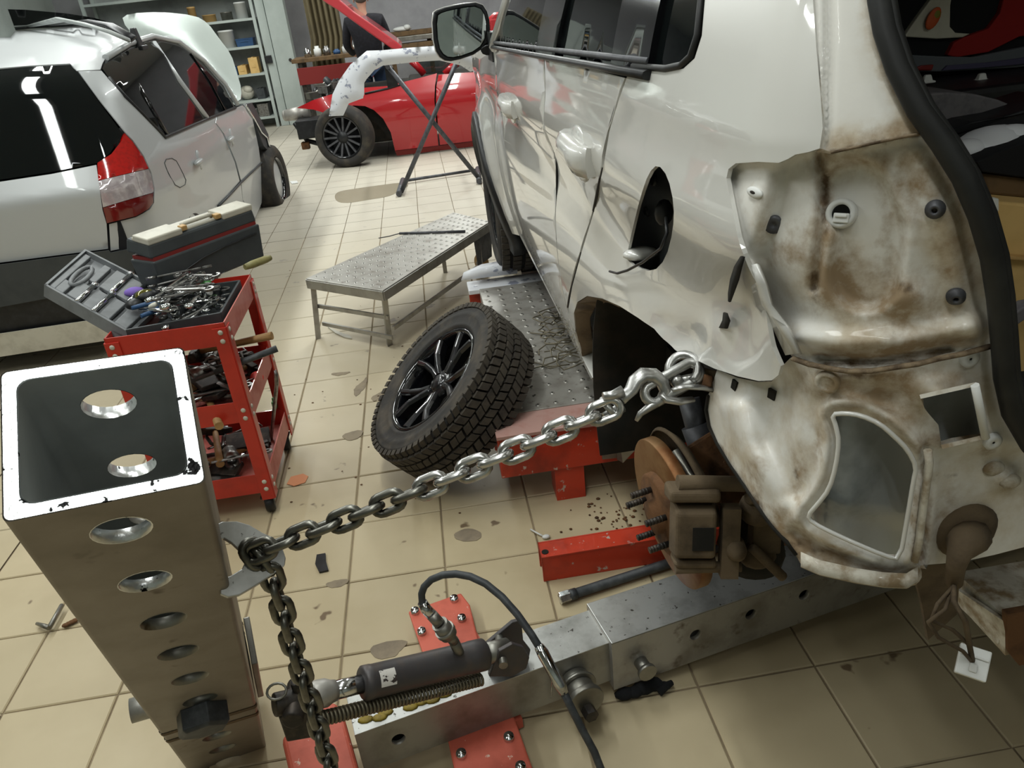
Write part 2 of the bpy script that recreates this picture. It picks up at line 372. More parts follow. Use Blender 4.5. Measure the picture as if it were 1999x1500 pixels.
for lev in range(5):
    z = zs[lev + 1] + .018; hmax = zs[lev] - z - .06
    x = xr - .1; cnt = {}
    while x > xl + .25 and x > xr - 1.5:
        nm, mt = random.choice(kinds); w = random.uniform(.12, .26); h = min(hmax, random.uniform(.1, .3)); d = random.uniform(.2, .36); yy = cy + .06 + d / 2
        m = MB(); cx = x - w / 2
        if nm in ('filler_can', 'paint_can', 'jar'):
            r = w / 2.2; m.lathe([(0, 0), (r, 0), (r, h * .9), (r * 1.04, h * .9), (r * 1.04, h * .97), (r * .9, h), (0, h)], (cx, yy, z), (0, 0, 1), 16)
        elif nm == 'cloth_bundle':
            m.ball((cx, yy, z + h * .42), h * .42, 12, (w / h * 1.1, .8, 1)); m.ball((cx + w * .12, yy - .04, z + h * .6), h * .3, 10, (1, .8, .8))
        elif nm in ('plastic_bin', 'parts_tray'):
            m.box((cx, yy, z + h / 2), (w, d, h), taper=(1.06, 1.06)); m.box((cx, yy - d * .53, z + h * .7), (w * .5, .012, h * .2)); m.box((cx, yy, z + h), (w * 1.1, d * 1.1, .012))
        else:
            m.box((cx, yy, z + h / 2), (w, d, h)); m.box((cx, yy, z + h + .004), (w * .16, d, .008)); m.box((cx, yy - d / 2 - .003, z + h * .55), (w * .5, .006, h * .35))
        o = m.obj(nm, MT[mt]); key = (nm, lev); cnt[key] = cnt.get(key, 0) + 1
        tag(o, f'{words[mt]} {nm.replace("_", " ")} on the {nmz[lev]} shelf of the steel rack', nm.split('_')[-1], f'{words[mt]} {nm.replace("_", " ")}s on the {nmz[lev]} rack shelf')
        x -= w + random.uniform(.015, .06)
# curtain, back bench, wall rail
mb = MB(); a = aty(604, 60, 12.4).x; b = aty(668, 60, 12.4).x; secs = []
for j in range(9):
    z = .62 + j * .2; secs.append([(a + (b - a) * i / 24 - (.04 if j < 3 else 0), 12.4 + .07 * sin(i * 1.6 + j * .05), z) for i in range(25)])
mb.loft(secs, closed=False, cap=False)
o = tag(mb.obj('curtain', MT['beige']), 'brown hanging curtain gathered beside the pale partition post', 'curtain')
m_ = o.modifiers.new('s', 'SOLIDIFY'); m_.thickness = .01
bx0, bx1 = aty(600, 140, 12).x, aty(730, 140, 12).x
bench = thing('workbench', 'dark workbench with red drawer front behind the red car', 'workbench', ((bx0 + bx1) / 2, 12, 0))
zt = aty(650, 112, 11.7).z
MB().box(((bx0 + bx1) / 2, 12, zt), (bx1 - bx0 + .3, .6, .05)).obj('bench_top', MT['oldwood'], bench, bevel=.004)
MB().box(((bx0 + bx1) / 2, 11.72, zt - .2), (bx1 - bx0 + .2, .03, .22)).obj('drawer_front', MT['darkred'], bench, bevel=.004)
for x in (bx0 - .05, bx1 + .05):
    for y in (11.78, 12.22): MB().box((x, y, zt / 2), (.06, .06, zt)).obj('leg', MT['darksteel'], bench)
for i in range(7):
    x = bx0 + (bx1 - bx0) * (i + .5) / 7; h = random.uniform(.06, .16); mt = ['chrome', 'white', 'toolsteel', 'bluep', 'white', 'steel', 'darkgrey'][i]
    m = MB().lathe([(0, 0), (.05, 0), (.05, h * .7), (.03, h * .8), (.03, h), (0, h)], (x, 11.9 + .05 * (i % 2), zt + .026), (0, 0, 1), 14)
    tag(m.obj('bottle', MT[mt]), ['chrome', 'short white', 'grey steel', 'blue', 'white rightward', 'bare metal', 'dark grey'][i] + ' bottle standing on the workbench behind the red car', 'bottle', 'bottles on the back workbench')
rx0, rx1 = aty(755, 80, 13.6).x, aty(1010, 80, 13.6).x
rack = thing('wall_rack', 'low brown wall bench with rails along the grey back wall', 'bench', ((rx0 + rx1) / 2, 13.6, 0))
for i, (yy, mt) in enumerate(((62, 'oldwood'), (72, 'steel'), (86, 'oldwood'))):
    z = aty(820, yy, 13.6).z; MB().box(((rx0 + rx1) / 2, 13.7 - .04 * i, z), (rx1 - rx0, .3, .07)).obj('rail', MT[mt], rack, bevel=.006)
for k in range(4): MB().box((rx0 + (rx1 - rx0) * (k + .1) / 3.4, 13.7, .55), (.07, .07, 1.1)).obj('leg', MT['oldwood'], rack)
p = aty(785, 57, 13.5)
m = MB().ball((p.x, 13.62, p.z), .07, 14, (2.2, 1, .55)); m.ball((p.x + .08, 13.58, p.z + .02), .05, 10, (1.2, 1, .8))
tag(m.obj('rag', MT['white']), 'white crumpled rag lying on the brown wall bench', 'rag')
# frames on the left wall strip above the silver car
p0, p1 = aty(162, -30, 14.4), aty(200, 12, 14.4)
fr = thing('picture_frame', 'pale framed notice high on the back wall above the silver car', 'frame', ((p0.x + p1.x) / 2, 14.45, p1.z))
MB().box(((p0.x + p1.x) / 2, 14.46, (p0.z + p1.z) / 2), (p1.x - p0.x, .04, p0.z - p1.z)).obj('frame_border', MT['white'], fr, bevel=.004)
MB().box(((p0.x + p1.x) / 2, 14.435, (p0.z + p1.z) / 2), ((p1.x - p0.x) * .75, .01, (p0.z - p1.z) * .75)).obj('sheet', MT['cream'], fr)
p0, p1 = aty(272, -30, 13.9), aty(312, 21, 13.9)
sp = thing('wall_cabinet', 'black cabinet on the wall above the raised silver bonnet', 'cabinet', ((p0.x + p1.x) / 2, 14.2, p1.z))
MB().box(((p0.x + p1.x) / 2, 14.2, (p0.z + p1.z) / 2), (p1.x - p0.x, .5, p0.z - p1.z)).obj('cabinet_body', MT['blackplastic'], sp, bevel=.01)
MB().box(((p0.x + p1.x) / 2, 13.94, (p0.z + p1.z) / 2), ((p1.x - p0.x) * .86, .02, (p0.z - p1.z) * .9)).obj('door', MT['darkgrey'], sp, bevel=.004)
for _i, _l in enumerate(LAMPS):
    t = thing('ceiling_lamp', 'white tube fitting on the workshop ceiling', 'lamp', (_l[0], _l[1], CEIL), 'tube fittings on the ceiling')  # the added boot lamp gets a made-up fitting too
    MB().box((_l[0], _l[1], CEIL - .045), (.2, 1.36, .09), taper=(.7, 1)).obj('housing', MT['white'], t, bevel=.006)
    for sy in (-1, 1): MB().box((_l[0], _l[1] + sy * .665, CEIL - .1), (.16, .02, .06)).obj('end_cap', MT['white'], t)
# ================================================================ WHITE SUV
def sst(a, b, x):
    t = min(1, max(0, (x - a) / (b - a))); return t * t * (3 - 2 * t)
def Xs(y, z):
    b = .30
    if y > 2.0: b += .02 * ((y - 2.0) / 2.0) ** 2
    if y < 1.1: b += .045 * ((1.1 - y) / .6) ** 2
    if z > 1.42: b += .22 * (z - 1.42) + .5 * (z - 1.42) ** 2
    if z < 1.0: b += .05 * ((1.0 - z) / .35) ** 2
    b += .016 * exp(-((z - 1.17) / .075) ** 2) - .012 * exp(-((z - 1.31 + .03 * (y - 1)) / .05) ** 2)
    d = hypot(y - 3.8, z - .64)
    if y > 3.0: b -= .05 * exp(-((d - .42) / .12) ** 2) * sst(3.1, 3.5, y)
    return b
def Yr(z): return .60 + .3 * max(0, z - 1.35)
RC = .13
def F(p):
    a = p.x - Xs(p.y, p.z); q = p.y - Yr(p.z)
    if a < RC and q < RC: return RC - hypot(RC - a, RC - q)
    return min(a, q)
def sk(px, py, inset=0):
    r = ray(px, py).normalized(); t = .25; st = .02; prev = t
    while t < 9:
        if F(EYE + r * t) > inset: break
        prev = t; t += st
    lo, hi = prev, t
    for _ in range(26):
        m = (lo + hi) / 2
        if F(EYE + r * m) > inset: hi = m
        else: lo = m
    return EYE + r * hi
def sknormal(p, e=.004):
    g = V((F(p + V((e, 0, 0))) - F(p - V((e, 0, 0))), F(p + V((0, e, 0))) - F(p - V((0, e, 0))), F(p + V((0, 0, e))) - F(p - V((0, 0, e)))))
    return -g.normalized()
def resample(poly, step):
    out = []
    n = len(poly)
    for i in range(n):
        a, b = poly[i], poly[(i + 1) % n]; k = max(1, int(math.ceil(hypot(b[0] - a[0], b[1] - a[1]) / step)))
        for j in range(k): out.append((a[0] + (b[0] - a[0]) * j / k, a[1] + (b[1] - a[1]) * j / k))
    return out
def smooth_poly(poly, it=1):
    for _ in range(it):
        out = []
        for i in range(len(poly)):
            a, b = poly[i], poly[(i + 1) % len(poly)]
            out += [(a[0] * .75 + b[0] * .25, a[1] * .75 + b[1] * .25), (a[0] * .25 + b[0] * .75, a[1] * .25 + b[1] * .75)]
        poly = out
    return poly
def inside(p, poly):
    x, y = p; c = False; j = len(poly) - 1
    for i in range(len(poly)):
        xi, yi = poly[i]; xj, yj = poly[j]
        if (yi > y) != (yj > y) and x < (xj - xi) * (y - yi) / (yj - yi) + xi: c = not c
        j = i
    return c
def pdist(p, poly):
    best = 1e9
    for i in range(len(poly)):
        ax, ay = poly[i]; bx, by = poly[(i + 1) % len(poly)]; dx, dy = bx - ax, by - ay; l = dx * dx + dy * dy
        t = 0 if l == 0 else max(0, min(1, ((p[0] - ax) * dx + (p[1] - ay) * dy) / l))
        best = min(best, hypot(p[0] - ax - t * dx, p[1] - ay - t * dy))
    return best
def patch(name, poly, fn, mat, parent, cell, holes=(), thick=.004, attr=None, jag=0, nfn=None, vdir=None):
    """sheet panel: 2D outline meshed on a grid, lifted by fn onto its surface, with a folded edge of the sheet's own thickness"""
    P = resample(poly, cell * .8); H = [resample(h, cell * .8) for h in holes]
    if jag: P = [(x + random.uniform(-jag, jag), y + random.uniform(-jag, jag)) for x, y in P]
    pts = list(P); loops = [list(range(len(P)))]
    for h in H: loops.append(list(range(len(pts), len(pts) + len(h)))); pts += h
    edges = [(l[i], l[(i + 1) % len(l)]) for l in loops for i in range(len(l))]
    x0 = min(p[0] for p in P); x1 = max(p[0] for p in P); y0 = min(p[1] for p in P); y1 = max(p[1] for p in P)
    y = y0 + cell / 2; row = 0
    while y < y1:
        x = x0 + cell / 2 + (cell / 2 if row % 2 else 0)
        while x < x1:
            if inside((x, y), P) and not any(inside((x, y), h) for h in H) and pdist((x, y), P) > cell * .45 and all(pdist((x, y), h) > cell * .45 for h in H): pts.append((x, y))
            x += cell
        y += cell * .87; row += 1
    vs, ed, fs, ov, oe, of = delaunay_2d_cdt([V((p[0], p[1])) for p in pts], edges, [], 0, 1e-6)
    keep = []
    for f in fs:
        cx = sum(vs[i].x for i in f) / 3; cyy = sum(vs[i].y for i in f) / 3
        if inside((cx, cyy), P) and not any(inside((cx, cyy), h) for h in H): keep.append(tuple(f))
    p3 = [fn(v.x, v.y) for v in vs]
    used = {}; 
    for f in keep:
        for a, b in ((f[0], f[1]), (f[1], f[2]), (f[2], f[0])): used[(a, b)] = 1
    bnd = [(a, b) for (a, b) in used if (b, a) not in used]
    me = bpy.data.meshes.new(name); off = wloc(parent)
    # orient: outward = towards where normals point at the camera side of the sheet
    acc = V((0, 0, 0)); f0 = keep[len(keep) // 2]
    n0 = (p3[f0[1]] - p3[f0[0]]).cross(p3[f0[2]] - p3[f0[0]]); view = vdir or (EYE - p3[f0[0]])
    if n0.dot(view) < 0: keep = [f[::-1] for f in keep]; bnd = [(b, a) for a, b in bnd]
    N = [V((0, 0, 0)) for _ in p3]
    for f in keep:
        n = (p3[f[1]] - p3[f[0]]).cross(p3[f[2]] - p3[f[0]])
        for i in f: N[i] += n
    N = [n.normalized() if n.length > 0 else V((0, 0, 1)) for n in N]
    k = len(p3); back = [p - n * thick for p, n in zip(p3, N)]
    vv = p3 + back; ff = list(keep) + [tuple(i + k for i in f[::-1]) for f in keep]; sm = [True] * len(ff)
    for a, b in bnd:
        q = len(vv); vv += [p3[a], p3[b], back[b], back[a]]; ff.append((q + 1, q, q + 3, q + 2)); sm.append(False)
    me.from_pydata([v - off for v in vv], [], ff); me.polygons.foreach_set('use_smooth', sm); me.materials.append(mat)
    if attr:
        ca = me.color_attributes.new('dirt', 'FLOAT_COLOR', 'POINT'); A = [attr(v.x, v.y) for v in vs]
        for i, a in enumerate(A): ca.data[i].color = (*a, 1); ca.data[i + k].color = (*a, 1)
        for i in range(2 * k, len(vv)): ca.data[i].color = (.6, 0, 0, 1)
    if nfn:
        nn = [nfn(p) for p in p3] + [-nfn(p) for p in p3] + [V((0, 0, 0))] * (len(vv) - 2 * k)
        me.normals_split_custom_set_from_vertices([tuple(n) for n in nn])
    o = bpy.data.objects.new(name, me); COL.objects.link(o)
    if parent: o.parent = parent
    LOC[o.name] = off
    return o
def yz(px, py): p = sk(px, py); return (p.y, p.z)
def S3(y, z, d=0): return V((Xs(y, z) + d, y, z))
LEFTV = V((-1, -.2, .1))
suv = thing('suv', 'white station wagon on the lifting frame with its rear left corner stripped and dented', 'car', (1.2, 2.6, .3))

Q = [(1583, -110), (1384, -110), (1376, 0), (1370, 70), (1356, 114), (1334, 134), (1300, 140), (1238, 134), (1224, 150), (1208, 195), (1190, 255), (1178, 325), (1160, 412), (1136, 490), (1117, 560), (1110, 600), (1109, 650), (1118, 700),
     (1142, 764), (1152, 764), (1136, 700), (1124, 650), (1120, 612), (1127, 590), (1146, 578), (1176, 583), (1210, 598), (1246, 621), (1274, 642), (1290, 662), (1312, 683), (1338, 699), (1365, 706), (1395, 720), (1440, 735), (1480, 744), (1506, 743), (1519, 733), (1524, 715),
     (1506, 680), (1488, 635), (1471, 585), (1458, 540), (1449, 498), (1440, 465), (1432, 420), (1424, 380), (1418, 348), (1422, 330), (1436, 319), (1480, 316), (1520, 318), (1537, 311), (1552, 302), (1578, 297), (1600, 290), (1606, 250), (1602, 190), (1594, 100), (1587, 0)]
VENT = smooth_poly([(1284, 320), (1304, 345), (1316, 400), (1314, 450), (1300, 505), (1275, 532), (1238, 520), (1222, 505), (1234, 450), (1250, 385), (1266, 338)])
def dent(px, py):
    d = 0
    d += .010 * exp(-((px - 1330) / 40) ** 2 - ((py - 660) / 28) ** 2)
    d += .012 * exp(-((px - 1450) / 60) ** 2 - ((py - 600) / 70) ** 2)
    d -= .008 * exp(-((px - 1400) / 30) ** 2 - ((py - 650) / 40) ** 2)
    d += .006 * exp(-((px - 1290) / 20) ** 2 - ((py - 630) / 14) ** 2)
    return d
def qf(px, py):
    p = sk(px, py); return p - sknormal(p) * dent(px, py)
quarter = patch('rear_quarter_panel', Q, qf, MT['suv'], suv, 15, [VENT], .005)
# doors and wing, laid out along the car's flank
def yzl(l): return [yz(*p) for p in l]
shut = yzl([(1220, 152), (1204, 197), (1186, 257), (1174, 326), (1156, 414), (1132, 492), (1113, 562), (1106, 602), (1105, 652), (1114, 702), (1136, 764)])
bp_ = (1.90, 1.425); bb = (1.90, .66)
ztop = lambda y: 1.452 - .03 * (y - 1.06)
rd = [(y, z) for y, z in shut] + [(1.75, .66), (1.885, .66), (1.875, 1.0), (1.865, ztop(1.86))]
patch('rear_door', rd, lambda y, z: S3(y, z), MT['suv'], suv, .035, (), .02, vdir=LEFTV)
fd = [(1.875, ztop(1.87)), (1.885, 1.0), (1.895, .66), (2.95, .66), (3.0, 1.0), (3.02, ztop(3.0)), (2.9, ztop(2.9))]
patch('front_door', fd, lambda y, z: S3(y, z), MT['suv'], suv, .045, (), .02, vdir=LEFTV)
arch = [(3.8 + .39 * cos(a), .64 + .39 * sin(a)) for a in [radians(t) for t in range(190, -16, -12)]]
fw = [(2.965, .66), (3.38, .60)] + arch + [(4.4, .62), (4.62, .7), (4.66, 1.0), (4.5, 1.28), (4.0, 1.37), (3.03, ztop(3.0)), (3.01, 1.0)]
patch('front_wing', fw, lambda y, z: S3(y, z), MT['suv'], suv, .045, (), .01, vdir=LEFTV)
m = MB()
secs = []
for t in range(200, -21, -8):
    a = radians(t); secs.append([V((Xs(3.8 + r * cos(a), max(.55, .64 + r * sin(a))) + dx, 3.8 + r * cos(a), .64 + r * sin(a))) for r, dx in ((.44, -.012), (.39, -.024), (.375, .0), (.38, .09), (.44, .03))])
m.loft(secs); m.obj('arch_trim', MT['blackplastic'], suv)
MB().box((.42, 2.55, .635), (.12, 1.75, .07)).obj('sill', MT['suv'], suv, bevel=.02)
# handles
def handle(y0, y1, z):
    h = MB(); n = 9; secs = []
    for k in range(n):
        t = k / (n - 1); y = y0 + (y1 - y0) * t; p = S3(y, z - .022 * (1 - t) * 0 + .012 * (t - .5), 0); out = -.036 * min(1, sin(pi * (.06 + .88 * t)) * 1.7); hh = .021 + .006 * (1 - t)
        secs.append([p + V((.006, 0, hh * .9)), p + V((out * .75, 0, hh)), p + V((out, 0, hh * .35)), p + V((out, 0, -hh * .35)), p + V((out * .75, 0, -hh)), p + V((.006, 0, -hh * .9))])
    h.loft(secs); return h
for y0, y1, z in ((1.36, 1.555, 1.292), (2.5, 2.7, 1.245)):
    o = handle(y0, y1, z).obj('door_handle', MT['suv'], suv)
    m = MB(); c = S3((y0 + y1) / 2 + .02, z - .01, .004); m.ball(c, .085, 20, (.13, 1, .62)); m.obj('handle_cup', MT['suv'], suv)
# glass, pillars and mouldings
gz = lambda y: ztop(y) + .004
def win(y0, y1, t0, t1, z1=1.78, dx=.008, mat='glassdark', name='side_window'):
    return patch(name, [(y0, gz(y0)), (y1, gz(y1)), (t1, z1), (t0, z1)], lambda y, z: S3(y, z, dx), MT[mat], suv, .05, (), .004, vdir=LEFTV)
win(1.24, 1.76, 1.30, 1.74); win(1.98, 3.02, 1.94, 2.62)
patch('pillar_trim', [(1.74, gz(1.74)), (1.995, gz(1.99)), (1.955, 1.78), (1.72, 1.78)], lambda y, z: S3(y, z, -.002), MT['blackgloss'], suv, .05, (), .01, vdir=LEFTV)
patch('pillar_trim', [(1.065, gz(1.06)), (1.26, gz(1.26)), (1.32, 1.78), (1.13, 1.78)], lambda y, z: S3(y, z, -.002), MT['blackgloss'], suv, .05, (), .01, vdir=LEFTV)
m = MB(); m.tube([sk(x, y, .003) for x, y in [(1222, 150), (1206, 196), (1188, 256), (1176, 326), (1158, 413), (1134, 491), (1115, 561), (1108, 601), (1107, 651), (1116, 701), (1139, 764)]], .0028, 6); m.obj('door_gap', MT['rubber'], suv)
m = MB(); m.tube([S3(y, z, .003) for y, z in ((1.867, ztop(1.86)), (1.88, 1.2), (1.88, 1.0), (1.89, .67))], .0032, 6); m.obj('door_gap', MT['rubber'], suv)
QW = [(1262, -110), (1248, 118), (1256, 124), (1300, 128), (1326, 122), (1344, 104), (1355, 66), (1362, 0), (1370, -110)]
patch('quarter_window', QW, lambda x, y: sk(x, y, .008), MT['glassdark'], suv, 16, (), .004)
m = MB(); m.tube([sk(x, y, .0) for x, y in [(1377, -110), (1369, 0), (1362, 68), (1349, 109), (1329, 128), (1300, 134), (1236, 129)]], .0045, 8); m.obj('window_seal', MT['rubber'], suv)
m = MB(); m.tube([S3(y, ztop(y) + .002, -.004) for y in (1.05, 1.3, 1.6, 1.9, 2.2, 2.6, 3.02)], .0085, 8, sy=.8); m.obj('belt_moulding', MT['blackplastic'], suv)
m = MB(); m.tube([S3(y, ztop(y) + .017, .001) for y in (1.07, 1.3, 1.6, 1.9, 2.2, 2.6, 3.02)], .006, 6); m.obj('glass_run', MT['pipe'], suv)
m = MB(); m.tube([S3(3.03, ztop(3.0), .01), S3(2.78, 1.6, .02), S3(2.58, 1.8, .03)], .028, 10); m.obj('windscreen_pillar', MT['suv'], suv)
# mirror
mc = atd(904, 61, 2.9)

fwd = V((0, 1, 0))
def mirror_outline(s, y):
    pts = [(-.115, .075), (-.125, -.05), (-.10, -.098), (-.05, -.108), (.06, -.085), (.105, -.03), (.112, .05), (.085, .098), (.0, .098), (-.085, .09)]
    pts = smooth_poly(pts, 1); return [V((mc.x + a * s * .86, y, mc.z + b * s * .86)) for a, b in pts]
m = MB(); m.loft([mirror_outline(.93, mc.y + .01), mirror_outline(1.06, mc.y - .012), mirror_outline(1.1, mc.y + .02), mirror_outline(1.02, mc.y + .08), mirror_outline(.7, mc.y + .13), mirror_outline(.3, mc.y + .15)])
mo = m.obj('door_mirror', MT['blackplastic'], suv)
m = MB(); m.loft([mirror_outline(1.105, mc.y + .012), mirror_outline(1.12, mc.y + .03), mirror_outline(1.04, mc.y + .09), mirror_outline(.72, mc.y + .14), mirror_outline(.3, mc.y + .16)]); m.obj('mirror_cap', MT['suv'], mo)
m = MB(); m.prism(mirror_outline(.93, mc.y - .012), (0, .01, 0)); m.obj('mirror_glass', MT['mirror'], mo)
m = MB(); m.tube([mc + V((.09, .06, -.06)), V((.30, mc.y - .02, mc.z - .075))], .03, 10, sy=.6); m.box((.315, mc.y - .05, mc.z - .06), (.03, .16, .1)); m.obj('mirror_arm', MT['blackplastic'], mo)
# hidden shell: roof, right side, nose, floor
def shell_sec(y):
    t = max(0, (y - 3.0) / 1.0); nose = sst(4.2, 4.9, y)
    top = 1.98 if y < 2.6 else (1.98 - (y - 2.6) * .6 if y < 3.5 else 1.44 - .1 * (y - 3.5))
    top -= .05 * sst(1.3, .7, y)
    w = .0 + .12 * nose
    pts = []
    L = [(.44 + w, min(1.77, top - .06)), (.56 + w, top - .03), (.9, top), (1.2, top + .01), (1.5, top), (1.86 - w, top - .03), (1.98 - w, min(1.75, top - .06)), (2.08 - w, 1.35), (2.11 - w, 1.1), (2.08 - w, .7), (2.0 - w, .62)]
    return [V((x, y, z)) for x, z in L]
m = MB(); m.loft([shell_sec(y) for y in (.72, .8, 1.0, 1.5, 2.0, 2.6, 2.9, 3.2, 3.5, 3.8, 4.2, 4.5, 4.75, 4.9)], closed=False, cap=False)
o = m.obj('body_shell', MT['suv'], suv); s_ = o.modifiers.new('s', 'SOLIDIFY'); s_.thickness = .01
m = MB(); m.box((1.2, 4.86, .98), (1.66, .12, .72)); m.box((1.2, 4.95, .85), (1.3, .06, .2)); m.obj('front_bumper', MT['suv'], suv, bevel=.05, seg=3)
m = MB(); m.box((1.25, 3.2, .76), (1.5, 3.3, .06)); m.box((.62, 2.5, .74), (.12, 1.5, .1)); m.obj('underbody', MT['underbody'], suv)
# boot interior
m = MB(); m.box((1.3, 2.15, 1.3), (1.6, .05, 1.2)); m.box((1.3, 1.45, .96), (1.5, 1.5, .04)); m.box((.405, 1.43, 1.25), (.012, 1.42, .56)); m.box((2.0, 1.5, 1.3), (.03, 1.5, 1.2)); m.box((1.3, 1.5, 1.9), (1.3, 1.5, .03)); m.obj('boot_lining', MT['blackcloth'], suv)
for x in (.75, 1.55):
    m = MB(); m.box((x, 2.55, 1.2), (.48, .14, .62)); m.box((x, 2.58, 1.6), (.26, .1, .18)); m.box((x, 2.8, .95), (.48, .5, .14)); m.obj('seat', MT['darkgrey'], suv, bevel=.04, seg=3)
# ---------------------------------------------------------------- stripped rear corner
def blobs(px, py, L):
    s = 0
    for cx, cy, rx, ry, a in L: s += a * exp(-((px - cx) / rx) ** 2 - ((py - cy) / ry) ** 2)
    return s
def segd(px, py, a, b):
    dx, dy = b[0] - a[0], b[1] - a[1]; t = max(0, min(1, ((px - a[0]) * dx + (py - a[1]) * dy) / (dx * dx + dy * dy)))
    return hypot(px - a[0] - t * dx, py - a[1] - t * dy)
def pl(px, py, pts): return min(segd(px, py, pts[i], pts[i + 1]) for i in range(len(pts) - 1))
SEAL = [(1708, -110), (1718, 0), (1729, 60), (1753, 132), (1794, 214), (1841, 279), (1882, 345), (1914, 420), (1937, 500), (1949, 580), (1956, 660), (1961, 735), (1976, 805), (2012, 868), (2070, 930)]
# D pillar
P_ = [(1587, -110), (1590, 0), (1597, 100), (1605, 190), (1609, 250), (1603, 290), (1622, 297), (1700, 279), (1760, 266), (1806, 259), (1778, 212), (1742, 150), (1722, 70), (1708, 0), (1698, -110)]
def pf(px, py):
    d = .004 + .007 * exp(-(pl(px, py, [(1618, -110), (1619, 120), (1612, 290)]) / 7) ** 2) - .003 * exp(-(pl(px, py, [(1600, -110), (1605, 120), (1607, 230)]) / 6) ** 2)
    return sk(px, py, d)
def pd(px, py):
    a = .75 * exp(-(pl(px, py, [(1626, 288), (1700, 272), (1800, 252)]) / 22) ** 2) + .55 * exp(-(pl(px, py, SEAL[:4]) / 34) ** 2) + .35 * exp(-(pl(px, py, [(1740, 150), (1790, 240)]) / 26) ** 2)
    b = .5 * exp(-(pl(px, py, [(1620, 297), (1700, 279), (1806, 259)]) / 5) ** 2)
    return (min(1, a), min(1, b), min(1, .9 * exp(-(pl(px, py, [(1626, 288), (1700, 272), (1800, 252)]) / 34) ** 2) + .8 * exp(-(pl(px, py, SEAL[:5]) / 44) ** 2)))
patch('rear_pillar', P_, pf, MT['suvdirty'], suv, 9, (), .005, attr=pd)
# tail lamp recess
REC = [(1422, 330), (1436, 319), (1480, 316), (1520, 318), (1537, 311), (1552, 303), (1578, 298), (1600, 291), (1622, 299), (1700, 281), (1760, 268), (1808, 261), (1850, 330), (1888, 420), (1912, 500), (1928, 600), (1936, 674), (1900, 684), (1850, 693), (1790, 710), (1700, 722), (1625, 718), (1570, 706), (1545, 696), (1532, 668), (1512, 628), (1492, 600), (1474, 560), (1462, 525), (1450, 498), (1440, 465), (1432, 420), (1424, 380), (1418, 348)]
def rf(px, py):
    d = .014
    d += .020 * sst(-8, 26, px + (py - 320) * .27 - 1530)
    ridge = pl(px, py, [(1532, 318), (1505, 420), (1482, 500)])
    d += .010 * exp(-(ridge / 16) ** 2)
    d += .020 * sst(78, 50, pl(px, py, [(1668, 380), (1700, 450), (1690, 540)]))      # pressed bowl around the middle
    d -= .014 * exp(-(pl(px, py, [(1800, 300), (1850, 420), (1880, 560), (1900, 650)]) / 40) ** 2)
    d += .012 * exp(-(pl(px, py, [(1600, 300), (1606, 420), (1590, 560)]) / 9) ** 2)
    d -= .018 * exp(-(pl(px, py, [(1560, 660), (1640, 672), (1760, 668), (1900, 640)]) / 26) ** 2)
    d += .014 * exp(-(pl(px, py, [(1600, 700), (1700, 708), (1850, 686)]) / 9) ** 2)
    d -= .010 * exp(-((px - 1770) / 50) ** 2 - ((py - 585) / 30) ** 2)
    d -= .006 * exp(-((px - 1475) / 40) ** 2 - ((py - 380) / 60) ** 2)
    e = pdist((px, py), REC); d -= .005 * sst(16, 0, e)
    return sk(px, py, d)
DB = [(1610, 395, 16, 90, 0.632), (1625, 520, 34, 60, 0.526), (1600, 570, 30, 70, 0.491), (1650, 560, 40, 60, 0.526), (1680, 600, 80, 40, 0.351), (1760, 575, 40, 32, 0.702), (1730, 470, 34, 120, 0.246), (1790, 360, 40, 60, 0.491), (1850, 400, 50, 90, 0.386), (1870, 540, 45, 90, 0.386), (1660, 690, 120, 22, 0.667), (1820, 680, 110, 22, 0.562), (1560, 610, 30, 40, 0.281), (1800, 620, 70, 40, 0.316), (1700, 330, 60, 40, 0.246), (1520, 500, 30, 26, 0.386), (1490, 430, 26, 50, 0.211), (1650, 310, 70, 20, 0.421), (1560, 470, 40, 40, 0.246)]
DK = [(1612, 370, 9, 44, .95), (1612, 440, 8, 30, .6), (1590, 560, 9, 50, .6), (1640, 712, 60, 8, .8), (1750, 708, 80, 6, .7), (1770, 565, 26, 16, .5), (1745, 640, 5, 26, .35), (1826, 408, 16, 16, .6), (1866, 577, 16, 16, .6)]  # darkest tone: line down the crevice, spots at seams and nuts
DT = [(1850, 380, 70, 130, 0.576), (1880, 560, 60, 120, 0.504), (1700, 660, 220, 40, 0.576), (1620, 500, 60, 120, 0.36), (1700, 310, 120, 34, 0.504), (1560, 600, 60, 70, 0.36), (1740, 560, 80, 60, 0.432)]
def rdirt(px, py):
    clean = .6 * exp(-((px - 1585) / 45) ** 2 - ((py - 640) / 60) ** 2) + .4 * exp(-((px - 1680) / 26) ** 2 - ((py - 400) / 50) ** 2)
    return (max(0, min(1, .10 + blobs(px, py, DB) - clean)), min(1, blobs(px, py, DK) + .7 * exp(-(pl(px, py, [(1620, 299), (1700, 281), (1806, 261)]) / 4) ** 2)), max(0, min(1, .12 + blobs(px, py, DT) - clean)))
patch('tail_lamp_recess', REC, rf, MT['suvdirty'], suv, 8, (), .005, attr=rdirt)
